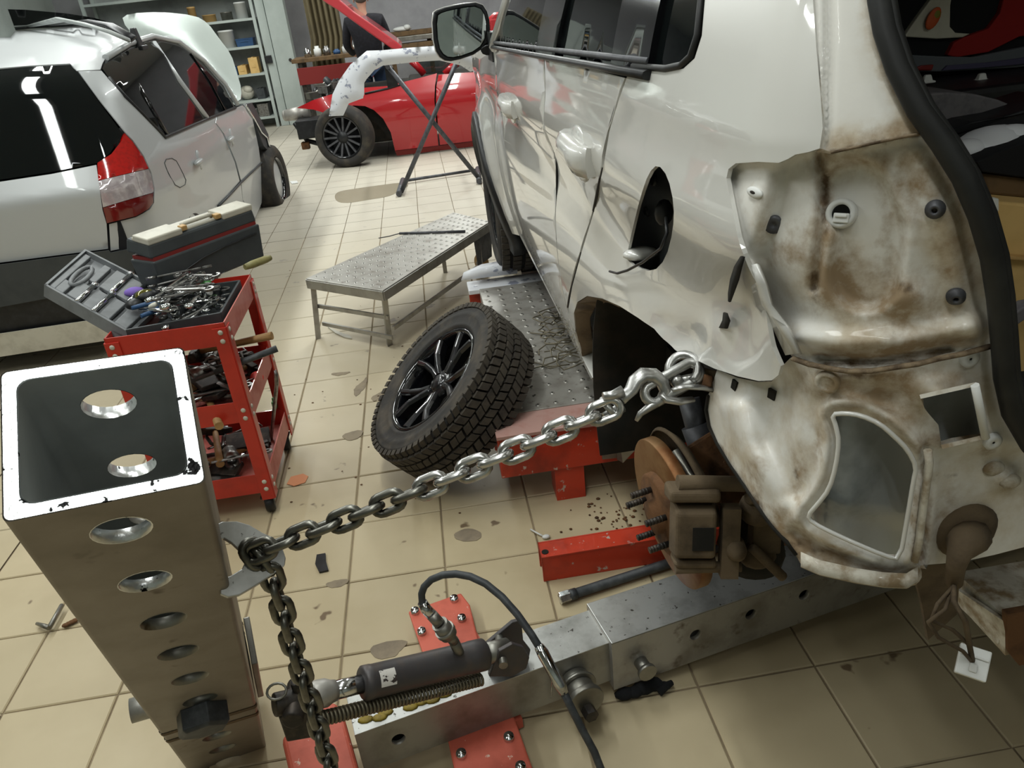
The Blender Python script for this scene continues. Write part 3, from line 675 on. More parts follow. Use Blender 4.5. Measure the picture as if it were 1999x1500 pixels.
# lower corner
LOW = [(1938, 674), (1900, 686), (1850, 696), (1790, 713), (1700, 726), (1625, 722), (1565, 708), (1542, 700), (1526, 716), (1520, 735), (1506, 745), (1480, 746), (1440, 738), (1400, 722), (1392, 745), (1383, 772), (1378, 800), (1382, 830), (1396, 862), (1420, 902), (1450, 946), (1476, 987), (1502, 1022), (1532, 1054), (1548, 1074), (1562, 1100), (1580, 1111), (1612, 1121), (1672, 1136), (1725, 1144), (1776, 1147), (1790, 1128), (1797, 1104), (1875, 1098), (1940, 1084), (2070, 1050), (2070, 935), (2012, 850), (1984, 780), (1966, 720)]
HOLE = smooth_poly([(1624, 809), (1650, 807), (1680, 811), (1717, 827), (1746, 852), (1772, 878), (1789, 911), (1783, 940), (1772, 1007), (1757, 1092), (1728, 1086), (1642, 1049), (1584, 1020), (1577, 1006), (1597, 984), (1619, 955), (1632, 910), (1638, 861), (1632, 832)], 1)
def lf(px, py):
    d = .020
    e = pdist((px, py), HOLE)
    d -= .014 * exp(-((e - 22) / 12) ** 2)
    d += .018 * exp(-(pl(px, py, [(1560, 1040), (1600, 1075), (1700, 1112), (1770, 1120)]) / 16) ** 2)
    d += .016 * exp(-(pl(px, py, [(1520, 760), (1510, 860), (1540, 960)]) / 40) ** 2)
    d -= .012 * exp(-(pl(px, py, [(1440, 800), (1470, 880), (1530, 980)]) / 26) ** 2)
    d += .02 * exp(-(pl(px, py, [(1806, 880), (1812, 940), (1795, 1090)]) / 9) ** 2)
    d -= .010 * exp(-((px - 1614) / 26) ** 2 - ((py - 745) / 20) ** 2)
    d += .014 * exp(-((px - 1720) / 50) ** 2 - ((py - 780) / 30) ** 2)
    d -= .012 * exp(-((px - 1960) / 30) ** 2 - ((py - 935) / 22) ** 2)
    d -= .016 * exp(-((px - 1830) / 40) ** 2 - ((py - 765) / 26) ** 2)
    d += .012 * sst(1800, 1840, px) * sst(860, 900, py)
    return sk(px, py, d)
LB = [(1680, 775, 70, 40, 0.627), (1760, 800, 40, 60, 0.553), (1610, 745, 50, 26, 0.443), (1560, 930, 16, 60, 0.48), (1600, 860, 14, 60, 0.369), (1470, 930, 30, 60, 0.369), (1510, 1020, 34, 40, 0.59), (1545, 1060, 40, 30, 0.738), (1620, 1085, 60, 20, 0.664), (1720, 1118, 70, 14, 0.59), (1800, 960, 16, 90, 0.59), (1795, 1060, 16, 60, 0.443), (1850, 1000, 30, 50, 0.295), (1960, 935, 34, 26, 0.443), (1830, 860, 40, 14, 0.443), (1420, 880, 16, 40, 0.221), (1930, 870, 26, 26, 0.369), (1860, 740, 60, 20, 0.369), (1750, 730, 60, 16, 0.59)]
LK = [(1640, 728, 60, 8, .8), (1545, 1062, 26, 16, .5), (1700, 735, 60, 6, .5), (1808, 900, 6, 50, .7), (1850, 930, 30, 5, .4), (1600, 1075, 30, 6, .5), (1556, 925, 5, 18, .5), (1475, 985, 12, 30, .45)]
LT = [(1700, 770, 160, 60, 0.525), (1860, 1000, 90, 90, 0.375), (1600, 1070, 110, 50, 0.525), (1580, 900, 60, 110, 0.3), (1440, 900, 40, 80, 0.3), (1850, 760, 70, 60, 0.375), (1950, 930, 60, 60, 0.3)]
def ldirt(px, py): return (min(1, .08 + blobs(px, py, LB)), min(1, blobs(px, py, LK) + .55 * exp(-(pl(px, py, [(1400, 870), (1450, 948), (1502, 1024), (1560, 1096)]) / 8) ** 2)), min(1, .2 + blobs(px, py, LT)))
BOXH = [(1796, 774), (1850, 760), (1902, 750), (1912, 800), (1922, 852), (1870, 862), (1838, 872), (1832, 830), (1806, 800)]
patch('rear_corner_panel', LOW, lf, MT['suvdirty'], suv, 8, [HOLE, BOXH], .006, attr=ldirt)
patch('inner_panel', [(1600, 780), (1740, 790), (1830, 900), (1800, 1110), (1640, 1080), (1545, 1020), (1590, 900)], lambda x, y: sk(x, y, .075 + .015 * sst(975, 1000, y - (x - 1620) * .25) + .01 * sin(x * .03)), MT['suvin'], suv, 16, (), .004)
patch('bracket_pocket', [(1780, 750), (1920, 730), (1935, 870), (1800, 890)], lambda x, y: sk(x, y, .055), MT['suvin'], suv, 16, (), .004)
m = MB()
for a, b in (((1796, 775), (1902, 751)), ((1902, 751), (1923, 853)), ((1838, 873), (1922, 853))):
    n = 5
    for i in range(n):
        q = [(a[0] + (b[0] - a[0]) * t, a[1] + (b[1] - a[1]) * t) for t in (i / n, (i + 1) / n)]
        m.add([sk(*q[0], -.012), sk(*q[1], -.012), sk(*q[1], .05), sk(*q[0], .05)], [(0, 1, 2, 3)])
o = m.obj('catch_bracket', MT['suvgrime'], suv); s_ = o.modifiers.new('s', 'SOLIDIFY'); s_.thickness = .004; s_.offset = 0
m = MB(); m.tube([sk(x, y, -.014) for x, y in ((1903, 752), (1913, 800), (1924, 855))], .004, 8); m.obj('catch_edge', MT['white'], suv)
# bright folded edge strip and torn lips by the arch
m = MB(); pts = [(1462, 520), (1478, 560), (1488, 598), (1520, 640), (1545, 694)]
m.loft([[sk(x - 12, y, .01), sk(x + 14, y - 4, .004), sk(x + 22, y - 2, .012)] for x, y in pts], closed=False, cap=False)
o = m.obj('torn_edge', MT['suv'], suv); s_ = o.modifiers.new('s', 'SOLIDIFY'); s_.thickness = .003
for sc, r in (([(1450, 500), (1441, 520), (1434, 545), (1427, 572), (1424, 588)], 5), ([(1416, 610), (1418, 625), (1412, 640)], 5)):
    m = MB(); m.loft([[sk(x - r * w, y, -.002), sk(x + r * w, y + 2, -.003)] for (x, y), w in zip(sc, (.6, 1.3, 1.5, .9, .3))], closed=False, cap=False)
    o = m.obj('paint_crack', MT['underbody'], suv); s_ = o.modifiers.new('s', 'SOLIDIFY'); s_.thickness = .002; s_.offset = 0
# seam sealer ridges
m = MB(); m.tube([sk(x, y, -.002) for x, y in ((1622, 298), (1660, 290), (1700, 281), (1760, 268), (1804, 260))], .0014, 6); m.obj('seam', MT['sealer'], suv)
m = MB(); m.tube([sk(x + random.uniform(-2, 2), y + random.uniform(-2, 2), .006) for x, y in ((1548, 700), (1580, 712), (1625, 722), (1660, 726), (1700, 724), (1750, 718), (1790, 710), (1830, 700), (1880, 690), (1934, 677))], .0038, 7, sy=.7); m.obj('seam', MT['sealer'], suv)
m = MB(); m.tube([sk(x, y, .004) for x, y in ((1811, 880), (1814, 905), (1808, 950), (1800, 1010), (1794, 1060), (1786, 1096))], .0042, 7); m.obj('seam', MT['suvgrime'], suv)
m = MB(); m.tube([sk(x, y, .004) for x, y in HOLE], .0026, 6, closed=True); m.obj('opening_flange', MT['suv'], suv)
m = MB(); secs = []
for x, y in [(1563, 1092), (1600, 1108), (1672, 1124), (1725, 1132), (1770, 1134), (1792, 1120)]:
    secs.append([sk(x, y - 14, .005), sk(x, y + 14, -.004), sk(x, y + 16, .02)])
m.loft(secs, closed=False, cap=False); o = m.obj('bottom_flange', MT['suvgrime'], suv); s_ = o.modifiers.new('s', 'SOLIDIFY'); s_.thickness = .003
# boot seal
m = MB(); m.tube([sk(x, y, -.005) for x, y in SEAL], .0105, 12, sy=.8); m.tube([sk(x + 17, y - 3, -.003) for x, y in SEAL], .0065, 8)
m.obj('boot_seal', MT['rubber'], suv)
# fastenings
def at_skin(px, py, d): p = sk(px, py, d); return p, sknormal(sk(px, py))
def at_f(px, py, f, lift=.0):
    p = f(px, py); n = (f(px + 9, py) - f(px - 9, py)).cross(f(px, py + 9) - f(px, py - 9)).normalized()
    if n.dot(EYE - p) < 0: n = -n
    return p + n * lift, n
def fring(name, px, py, f, prof, mat, n=20):
    p, nn = at_f(px, py, f, .0022); return MB().lathe(prof, p, nn, n).obj(name, MT[mat], suv)
def ring(name, px, py, d, prof, mat, n=20):
    p, nn = at_skin(px, py, d); return MB().lathe(prof, p, nn, n).obj(name, MT[mat], suv)
def rin(px, py, f): return F(f(px, py))
d = rin(1642, 417, rf)
d -= .006
o = ring('lamp_grommet', 1642, 417, d, [(.0085, -.012), (.0085, .003), (.0108, .0048), (.0136, .003), (.014, -.004)], 'white', 28)
MB().cyl(*[sk(1642, 417, d) + sknormal(sk(1642, 417)) * k for k in (-.02, -.001)], .0088, n=20).obj('grommet_hole', MT['blackgloss'], suv)
p, nn = at_skin(1643, 426, d - .003); m = MB(); m.box(p, (.014, .009, .008), frame(nn)); m.box(p + nn * .004 + V((0, 0, .002)), (.011, .003, .003), frame(nn)); m.obj('plug', MT['white'], suv, bevel=.001)
for px, py in ((1826, 408), (1866, 577)):
    fring('clip_nut', px, py, rf, [(.0085, -.002), (.0082, .002), (.0062, .003), (.005, .006), (.0025, .006), (.0022, .001)], 'pipe')
fring('clip_washer', 1511, 437, rf, [(.0095, -.002), (.0095, .0015), (.005, .0025), (.003, .001), (.001, .0)], 'pipe')
d = rin(1475, 376, rf); p, nn = at_skin(1475, 376, d); m = MB(); m.ball(p + nn * .001, .010, 16, (.55, 1.3, .3), frame(nn, (0, 1, 0))); m.obj('slot_cap', MT['white'], suv); m = MB(); m.ball(p + nn * .003, .004, 10, (.5, 1.4, .4), frame(nn, (0, 1, 0))); m.obj('slot', MT['underbody'], suv)
for px, py in ((1890, 698), (1935, 860)):
    fring('push_clip', px, py, lf, [(.0095, -.003), (.0095, .002), (.0065, .0035), (.0035, .0035), (.0014, .002)], 'white')
fring('blanking_plug', 1616, 745, lf, [(.0125, -.004), (.0125, .002), (.009, .004), (.0075, .0015), (.003, .0015), (0, .002)], 'suvgrime')
for px, py in ((1940, 915), (1972, 940)):
    d = rin(px, py, lf); p, nn = at_skin(px, py, d); MB().ball(p, .011, 14, (1.1, .8, .6), frame(nn)).obj('pressed_lug', MT['suvgrime'], suv)
for px, py, w in ((1434, 752, 9), (1507, 770, 7)):
    d = rin(px, py, lf); p, nn = at_skin(px, py, d - .001); MB().box(p, (.011, .012, .003), frame(nn)).obj('square_hole', MT['underbody'], suv)
# cable grommet with wires and connector
d = rin(1884, 1034, lf); p, nn = at_skin(1884, 1034, d)
m = MB(); m.lathe([(.034, -.004), (.036, .004), (.030, .010), (.016, .014), (0, .015)], p, nn, 24); tub = [p + nn * .012, sk(1880, 1062, -.012), sk(1872, 1082, -.014), sk(1866, 1105, -.012), sk(1862, 1138, -.008)]
m.tube(tub, [.020, .017, .012, .010, .009], 12); m.obj('cable_grommet', MT['caliper'], suv)
w0 = sk(1862, 1138, -.008)
cb = atd(1899, 1294, (proj(w0)[2] + .02))
wires = [[w0, atd(1862, 1175, .80), atd(1885, 1215, .81), atd(1893, 1262, .83), cb], [w0, atd(1845, 1190, .80), atd(1812, 1215, .81), atd(1832, 1245, .83), atd(1880, 1272, .83), cb], [w0 + V((.004, 0, 0)), atd(1830, 1180, .8), atd(1818, 1212, .82), atd(1860, 1230, .83), atd(1890, 1258, .83), cb]]
for i, w in enumerate(wires):
    MB().tube(w, .0022 if i else .003, 6).obj('wire', MT['caliper'], suv)
m = MB(); Fc = frame(EYE - cb + V((.1, 0, .05)), (.05, 0, 1)); m.box(cb, (.031, .034, .014), Fc); m.box(cb + Fc @ V((0, .006, .008)), (.029, .003, .003), Fc); m.box(cb + Fc @ V((.001, -.006, .008)), (.008, .010, .003), Fc)
m.obj('wire_plug', MT['white'], suv, bevel=.0015)
# rear cross member with rusty cut end, boot sill
zc = .80
a, b = atz(1882, 1130, zc), atz(1985, 1275, zc)
m = MB(); e0, e1 = aty(1890, 1150, .82), aty(1968, 1270, .74)
def yzb(px, py, y): return aty(px, py, y)
top = [aty(1866, 1118, .80), V((1.9, .80, aty(1866, 1118, .80).z)), V((1.9, .70, aty(1962, 1205, .70).z)), aty(1962, 1205, .70)]
m.prism(top, (0, 0, -.05)); m.obj('cross_member', MT['suvgrime'], suv)
m = MB(); m.prism([aty(1866, 1150, .78), aty(1962, 1215, .69), aty(1962, 1280, .69), aty(1880, 1190, .78)], (.006, 0, 0)); m.obj('bracket_plate', MT['suvgrime'], suv)
m = MB(); m.prism([aty(1966, 1200, .685), V((1.9, .685, aty(1966, 1200, .685).z)), V((1.9, .685, aty(1990, 1300, .685).z)), aty(1990, 1300, .685), aty(1968, 1272, .685)], (0, .01, 0)); m.obj('torn_sill', MT['rust'], suv)
m = MB(); m.prism([aty(1780, 1104, .70), aty(1876, 1100, .70), aty(1868, 1200, .70), aty(1812, 1250, .70), aty(1800, 1180, .70)], (0, .006, 0)); m.obj('hanging_bracket', MT['caliper'], suv)
# wheel arch: inner lip, liner, struts
hub = V((.364, 1.185, .634))
LIP = [(1145, 578), (1176, 583), (1210, 598), (1246, 621), (1274, 642), (1290, 662)]
m = MB()
lip = [(1152, 766), (1138, 702), (1126, 650), (1122, 612), (1129, 592), (1147, 580), (1176, 585), (1208, 600)]
m.loft([[sk(x, y, .001), sk(x, y, .004) + V((.03, -.035, 0)), sk(x, y, .004) + V((.032, -.03, -.006))] for x, y in lip], closed=False, cap=False)
o = m.obj('arch_lip', MT['caliper'], suv); s_ = o.modifiers.new('s', 'SOLIDIFY'); s_.thickness = .004
AR = [radians(t) for t in range(-24, 120, 12)]
m = MB(); m.loft([[V((x, 1.2 + .42 * cos(a), .70 + .42 * sin(a))) for a in AR] for x in (.322, .36, .5, .80)], closed=False, cap=False)
m.prism([V((.80, 1.2 + .42 * cos(a), .70 + .44 * sin(a))) for a in AR], (.02, 0, 0))
o = m.obj('arch_liner', MT['underbody'], suv); s_ = o.modifiers.new('s', 'SOLIDIFY'); s_.thickness = .004
p = sk(1150, 640, .05); m = MB(); m.prism([p + V((0, .02, .015)), p + V((0, -.05, .004)), p + V((0, -.055, -.012)), p + V((0, .02, -.03))], (.004, 0, 0)); m.obj('lip_tab', MT['caliper'], suv, bevel=.002)
# brake disc, caliper, strut and arms
brake = hub
n = V((-.985, -.12, -.105)).normalized(); Fb = frame(n)
bk = suv
m = MB(); m.lathe([(.058, .03), (.150, .03), (.152, .028), (.152, .008), (.150, .006), (.06, .006)], hub - n * .03, n, 48); disc = m.obj('brake_disc', MT['rustdisc'], suv)
m = MB(); m.lathe([(.088, 0), (.086, .042), (.080, .046), (.036, .046), (.034, .060), (.012, .062), (0, .062)], hub - n * .03, n, 32); m.obj('hub', MT['rust'], disc)
for i in range(5):
    a = 2 * pi * i / 5 + .6; c = hub + Fb @ V((.057 * cos(a), .057 * sin(a), .016)); m = MB(); m.cyl(c, c + n * .042, .0062, n=10)
    for k in range(6): m.cyl(c + n * (.008 + k * .006), c + n * (.011 + k * .006), .0068, n=10)
    m.obj('wheel_stud', MT['darksteel'], disc)
m = MB(); m.lathe([(.16, 0), (.165, -.006), (.150, -.02), (.05, -.03)], hub - n * .035, n, 32, a0=.4, a1=4.4); o = m.obj('backing_plate', MT['caliper'], suv); s_ = o.modifiers.new('s', 'SOLIDIFY'); s_.thickness = .003
cc = atd(1354, 1036, 1.34)
Fcal = frame((EYE - cc) + V((.2, 0, -.6)), V((.08, .1, 1)))
cal = MB(); cal.box(cc, (.08, .10, .05), Fcal, taper=(.86, .86)); cal.box(cc + Fcal @ V((-.002, .068, -.005)), (.095, .03, .05), Fcal, taper=(.9, .7)); cal.box(cc + Fcal @ V((.004, -.06, -.008)), (.08, .018, .045), Fcal, taper=(.9, .8))
calo = cal.obj('brake_caliper', MT['caliper'], suv, bevel=.008, seg=3)
MB().box(cc + Fcal @ V((.012, -.005, .024)), (.036, .042, .006), Fcal).obj('caliper_window', MT['underbody'], calo)
m = MB(); a = cc + Fcal @ V((-.055, -.09, .0)); m.cyl(cc + Fcal @ V((-.03, -.072, .0)), cc + Fcal @ V((.085, -.07, -.005)), .010); m.cyl(cc + Fcal @ V((-.03, .088, .0)), cc + Fcal @ V((.085, .082, -.01)), .014); m.ball(cc + Fcal @ V((.07, -.03, 0)), .026, 12, (.8, 1.3, .8)); m.box(cc + Fcal @ V((.062, -.02, .0)), (.03, .13, .03), Fcal); m.obj('guide_pin', MT['caliper'], calo)
m = MB(); m.ball(cc + Fcal @ V((.11, .03, -.02)), .03, 12, (1, 1.2, .9)); m.ball(cc + Fcal @ V((.12, -.06, -.03)), .028, 12, (1.2, 1, .9)); m.cyl(cc + Fcal @ V((.09, .06, 0)), cc + Fcal @ V((.17, .05, -.04)), .012); m.cyl(cc + Fcal @ V((.1, -.03, .0)), cc + Fcal @ V((.16, -.09, 0)), .009); m.box(cc + Fcal @ V((.13, .0, -.03)), (.05, .1, .04), Fcal); m.obj('knuckle', MT['caliper'], suv, bevel=.004)
m = MB(); m.tube([atd(1318, 880, 1.42), atd(1345, 925, 1.40), atd(1372, 960, 1.37), atd(1392, 975, 1.36)], .007, 8); m.obj('brake_pipe', MT['steel'], suv)
m = MB(); m.cyl(atd(1345, 780, 1.55), atd(1372, 880, 1.55), .022); m.cyl(atd(1358, 830, 1.55), atd(1395, 930, 1.55), .03); m.obj('shock_absorber', MT['pipe'], suv)
m = MB(); m.bar(atd(1360, 860, 1.5), atd(1450, 980, 1.45), .09, .02, (0, -1, 1)); m.bar(atd(1400, 900, 1.5), atd(1520, 1010, 1.5), .05, .05); m.bar(atd(1420, 1060, 1.46), atd(1600, 1030, 1.75), .05, .035); m.bar(atd(1400, 1000, 1.45), atd(1560, 985, 1.8), .045, .04); m.obj('control_arm', MT['rust'], suv, bevel=.008)
m = MB(); c = atd(1470, 1062, 1.5); m.lathe([(.0, -.05), (.05, -.05), (.06, -.02), (.055, .03), (.03, .06), (0, .06)], c, (0, .2, 1), 18); m.obj('spring_seat', MT['underbody'], suv)
m = MB(); m.bar((.62, 1.5, .66), (1.9, 1.5, .66), .12, .1); m.bar((.85, 1.1, .80), (.85, 1.9, .72), .08, .08); m.obj('subframe', MT['underbody'], suv, bevel=.015)
# exposed inner structure at the arch rear edge
m = MB(); 
ed = [(1384, 775), (1380, 802), (1385, 832), (1400, 866), (1424, 906), (1454, 950), (1480, 990), (1506, 1026), (1536, 1058), (1556, 1084)]
m.loft([[sk(x, y, .018), sk(x, y, .018) + V((.02, .02, .0)), sk(x, y, .018) + V((.035, .03, .0))] for x, y in ed], closed=False, cap=False)
o = m.obj('inner_arch', MT['underbody'], suv); s_ = o.modifiers.new('s', 'SOLIDIFY'); s_.thickness = .004
# vent opening interior
vc = sk(1275, 430)
patch('vent_liner', [(1200, 290), (1350, 290), (1350, 560), (1190, 560)], lambda x, y: sk(x, y, .05), MT['darkgrey'], suv, 24, (), .004)
for px, py in ((1276, 352), (1262, 414)):
    p, nn = at_skin(px, py, .046); MB().lathe([(.009, -.002), (.009, .003), (.005, .004), (.004, .002), (0, .002)], p, nn, 16).obj('liner_stud', MT['blackplastic'], suv)
p, nn = at_skin(1296, 415, .03); m = MB(); m.ball(p, .014, 12, (1, .8, 1.4)); m.obj('vent_flap', MT['blackplastic'], suv)
p, nn = at_skin(1250, 495, .02); m = MB(); m.ball(p, .022, 14, (1.4, 1, .5)); m.obj('bent_lip', MT['suv'], suv)
m = MB(); m.tube([sk(x, y, dd) for x, y, dd in ((1300, 425, .02), (1302, 455, .004), (1290, 485, -.006), (1255, 512, -.012), (1225, 528, -.014), (1205, 534, -.014), (1190, 530, -.012))], .0022, 6); m.obj('release_cable', MT['blackplastic'], suv)
# front wheel
def wheel(hc, ax, R, w, rim, parent, tyrem='tyre', blocks=0, spokes=10, rimmat='blackgloss', nm='wheel'):
    ax = V(ax).normalized(); F_ = frame(ax); h = w / 2; hc = V(hc)
    m = MB(); m.lathe([(rim, -h * .78), (rim + .01, -h * .9), ((R + rim) / 2, -h * 1.0), (R - .035, -h * .95), (R - .010, -h * .78), (R, -h * .5), (R, h * .5), (R - .010, h * .78), (R - .035, h * .95), ((R + rim) / 2, h), (rim + .01, h * .9), (rim, h * .78)], hc, ax, 56)
    ty = m.obj('tyre', MT['treadbase'] if blocks else MT[tyrem], parent)
    if blocks:
        m = MB(); m.lathe([(rim + .002, h * .8), (rim + .012, h * .915), ((R + rim) / 2 - .01, h * 1.0), ((R + rim) / 2, h * 1.035), ((R + rim) / 2 + .006, h * 1.0), (R - .03, h * .97), (R - .016, h * .86), (R - .022, h * .7)], hc, ax, 64); m.obj('sidewall', MT['tyre'], ty)
    m = MB(); m.lathe([(rim, h * .85), (rim - .012, h * .85), (rim - .02, h * .55), (rim - .03, -h * .75), (rim, -h * .8)], hc, ax, 40); m.obj('rim', MT[rimmat], parent)
    return F_
fwh = V((.40, 3.8, .645))
Ff = wheel(fwh, (-1, 0, 0), .342, .225, .22, suv, blocks=1)
m = MB()
for rix, (u, wdt) in enumerate(((-.085, .036), (-.03, .04), (.03, .04), (.085, .036))):
    for i in range(58):
        a = 2 * pi * (i + .4 * (rix % 2)) / 58; c = fwh + Ff @ V((.345 * cos(a), .345 * sin(a), u)); rd_ = Ff @ V((cos(a), sin(a), 0)); m.box(c, (wdt, .030, .012), Matrix((Ff.col[2], rd_.cross(Ff.col[2]), rd_)).transposed())
tag(m.obj('tread_blocks', MT['tread'], suv), kind='stuff')
m = MB(); m.lathe([(.2, -.02), (.06, .02), (0, .03)], fwh, (-1, 0, 0), 24); m.obj('wheel_face', MT['blackgloss'], suv)
# ================================================================ PULLING POST
PU, PV, PW = V((.955, .277, -.107)).normalized(), V((-.183, .832, .524)).normalized(), V((-.234, .481, -.845)).normalized()
PC = EYE + (V((-.419, .839, 1.164)) - EYE) * .875; PA, PB, PTH = .178, .176, .0155
def pp(u, v, w): return PC + PU * u + PV * v + PW * w
PLEN = 1.43
post = thing('pulling_post', 'leaning square steel pulling post with a row of round holes and bright cut top', 'post', pp(0, 0, PLEN))
def rrect(a, b, r, n=5):
    o = []
    for cx, cy, s in ((a - r, b - r, 0), (-a + r, b - r, 1), (-a + r, -b + r, 2), (a - r, -b + r, 3)):
        for k in range(n + 1): t = pi / 2 * (s + k / n); o.append((cx + r * cos(t), cy + r * sin(t)))
    return o
OUT, INN = rrect(PA / 2, PB / 2, .007), rrect(PA / 2 - PTH, PB / 2 - PTH, .013)
HW = [.066 + .1445 * k for k in range(6)] + [1.103, 1.241, 1.386]
def hole_loop(w, r=.029, n=24): return [(r * cos(2 * pi * i / n), w + r * sin(2 * pi * i / n)) for i in range(n)]
def face_holes(vc, half, inner):
    HH = [w for w in HW if not (vc < 0 and abs(w - .87) < .06)]
    pts = [(-half, 0), (half, 0), (half, PLEN), (-half, PLEN)]
    P = resample(pts, .08); pts2 = list(P); E = [(i, (i + 1) % len(P)) for i in range(len(P))]
    for w in HH:
        h = hole_loop(w); b = len(pts2); pts2 += h; E += [(b + i, b + (i + 1) % len(h)) for i in range(len(h))]
    vs, _, fs, _, _, _ = delaunay_2d_cdt([V(p) for p in pts2], E, [], 0, 1e-6)
    fs = [tuple(f) for f in fs if not any(hypot(sum(vs[i].x for i in f) / 3, sum(vs[i].y for i in f) / 3 - w) < .0285 for w in HH)]
    return [pp(v.x, vc, v.y) for v in vs], fs
m = MB()
for sgn in (-1, 1):
    m.add(*face_holes(sgn * PB / 2, PA / 2 - .007, 0))
n = len(OUT)
for ring_, skipv in ((OUT, PB / 2),):
    for i in range(n):
        a, b = ring_[i], ring_[(i + 1) % n]
        if abs(a[1] - b[1]) < 1e-9 and abs(abs(a[1]) - skipv) < 1e-6: continue
        m.add([pp(a[0], a[1], 0), pp(b[0], b[1], 0), pp(b[0], b[1], PLEN), pp(a[0], a[1], PLEN)], [(0, 1, 2, 3)], True)
m.obj('outer_wall', MT['alulow'] if False else M('post_steel', '#8d857a', .5, .45, col2='#7c7468', scale=7, spot='#54463a', sscale=13, slo=.66, shi=.74, rvar=.1), post)
m = MB()
for sgn in (-1, 1): m.add(*face_holes(sgn * (PB / 2 - PTH), PA / 2 - PTH - .013, 1))
for i in range(n):
    a, b = INN[i], INN[(i + 1) % n]
    if abs(a[1] - b[1]) < 1e-9: continue
    m.add([pp(a[0], a[1], 0), pp(b[0], b[1], 0), pp(b[0], b[1], PLEN), pp(a[0], a[1], PLEN)], [(0, 1, 2, 3)], True)
m.obj('inner_wall', MT['steelin'], post)
m = MB(); m.loft([[pp(x, y, .004) for x, y in OUT], [pp(x * .985, y * .985, 0) for x, y in OUT], [pp(x * 1.02, y * 1.02, 0) for x, y in INN], [pp(x, y, .004) for x, y in INN]], cap=False, sm=False)
m.obj('cut_rim', MT['steelbright'], post)
for w in HW:
    for sgn in (-1, 1):
        if sgn < 0 and abs(w - .87) < .06: continue
        m = MB(); a = [pp(u * .985, sgn * (PB / 2 + .0004), w + (q - w) * .985) for u, q in hole_loop(w)]; b = [pp(u * .985, sgn * (PB / 2 - PTH - .0004), w + (q - w) * .985) for u, q in hole_loop(w)]
        a0 = [pp(u * 1.03, sgn * (PB / 2 + .0002), w + (q - w) * 1.03) for u, q in hole_loop(w)]
        m.loft([a0, a, b], cap=False); m.obj('hole_edge', MT['steelbright'] if w < .3 else MT['steel'], post)
# pivot bolt, stub, side plates
wb = .852; m = MB(); Fn = frame(-PV, PW); c = pp(-.004, -PB / 2, wb)
hexp = [(.047 * cos(pi / 3 * i + .25), .047 * sin(pi / 3 * i + .25)) for i in range(6)]
m.loft([[c + Fn @ V((x, y, 0)) for x, y in hexp], [c + Fn @ V((x, y, .036)) for x, y in hexp], [c + Fn @ V((x * .86, y * .86, .042)) for x, y in hexp]], sm=False)
m.obj('hex_nut', MT['hose'], post, bevel=.002)
m = MB(); m.cyl(pp(-PA / 2 - .05, -.02, .98), pp(-PA / 2 + .005, -.02, .98), .024, n=20); m.cyl(pp(-PA / 2 - .012, -.02, .98), pp(-PA / 2 + .002, -.02, .98), .034, n=20); m.obj('pivot_stub', MT['alulow'], post)
m = MB(); m.prism([pp(PA / 2 + .004, v, w) for v, w in ((-.03, .87), (.06, .85), (.075, 1.02), (.02, 1.08), (-.05, 1.05))], PU * .012); m.obj('side_plate', MT['alulow'], post, bevel=.002)
m = MB(); m.loft([[pp(x * 1.012, y * 1.012, w) for x, y in OUT] for w in (.945, .965)], cap=False); m.loft([[pp(x * 1.012, y * 1.012, w) for x, y in OUT] for w in (1.01, 1.03)], cap=False); m.obj('weld_band', MT['caliper'], post)
# ---------------------------------------------------------------- hook plate
hp0 = atd(455, 1090, 1.03); hn = (PW * -1 + V((.15, -.25, 0))).normalized()
HP = [(418, 1026), (433, 1019), (463, 1018), (487, 1025), (512, 1040), (534, 1050), (550, 1066), (558, 1090), (556, 1104), (534, 1121), (500, 1143), (467, 1162), (445, 1166), (430, 1160), (432, 1130), (449, 1125), (472, 1111), (480, 1094), (506, 1084), (500, 1068), (484, 1078), (473, 1080), (452, 1060), (437, 1051), (422, 1058)]
tag(MB().prism([atp(x, y, hp0, hn) for x, y in HP], -hn * .012).obj('chain_hook_plate', MT['alu'], None, bevel=.0012), 'pale curved steel hook plate holding the chain behind the leaning post', 'plate')
# ---------------------------------------------------------------- chain
CW, CP = .0058, .0302
def link_mesh():
    m = MB(); R_, h = .0118, .0094; pts = []
    for k in range(9): a = -pi / 2 + pi * k / 8; pts.append((R_ * sin(a + pi / 2) if False else R_ * cos(a), 0, h + 0))
    pts = [(R_ * cos(a), 0, h + R_ * sin(a)) for a in [pi * k / 7 for k in range(8)]] + [(R_ * cos(a), 0, -h + R_ * sin(a)) for a in [pi + pi * k / 7 for k in range(8)]]
    m.tube(pts, CW, 8, closed=True); m.keep = True; return m
cd = proj(sk(1385, 748, .02))[2]
cA, cB = atd(508, 1076, 1.03), atd(1180, 803, cd - .02)
chain = thing('pull_chain', 'steel chain pulled taut from the post to the dented car body with a hanging tail', 'chain', cA)
lk = link_mesh()
l0 = lk.obj('link', MT['chain']); l1me = l0.data.copy(); l1me.materials[0] = MT['chainbright']
first = [True]
def put_link(c, d, roll, bright):
    o = l0 if first[0] else l0.copy()
    if not first[0]: COL.objects.link(o)
    first[0] = False
    if bright: o.data = l1me
    o.parent = chain; Fq = frame(d, (0, 0, 1)) @ Matrix.Rotation(roll, 3, 'Z')
    o.matrix_local = Matrix.Translation(c - LOC['pull_chain']) @ Fq.to_4x4()
def froll(c, d):
    Fq = frame(d); e = EYE - c; return atan2(-e.dot(Fq.col[0]), e.dot(Fq.col[1]))
n = int(round((cB - cA).length / CP)); d = (cB - cA).normalized()
sag = lambda t: V((0, 0, -.006)) * (4 * t * (1 - t))
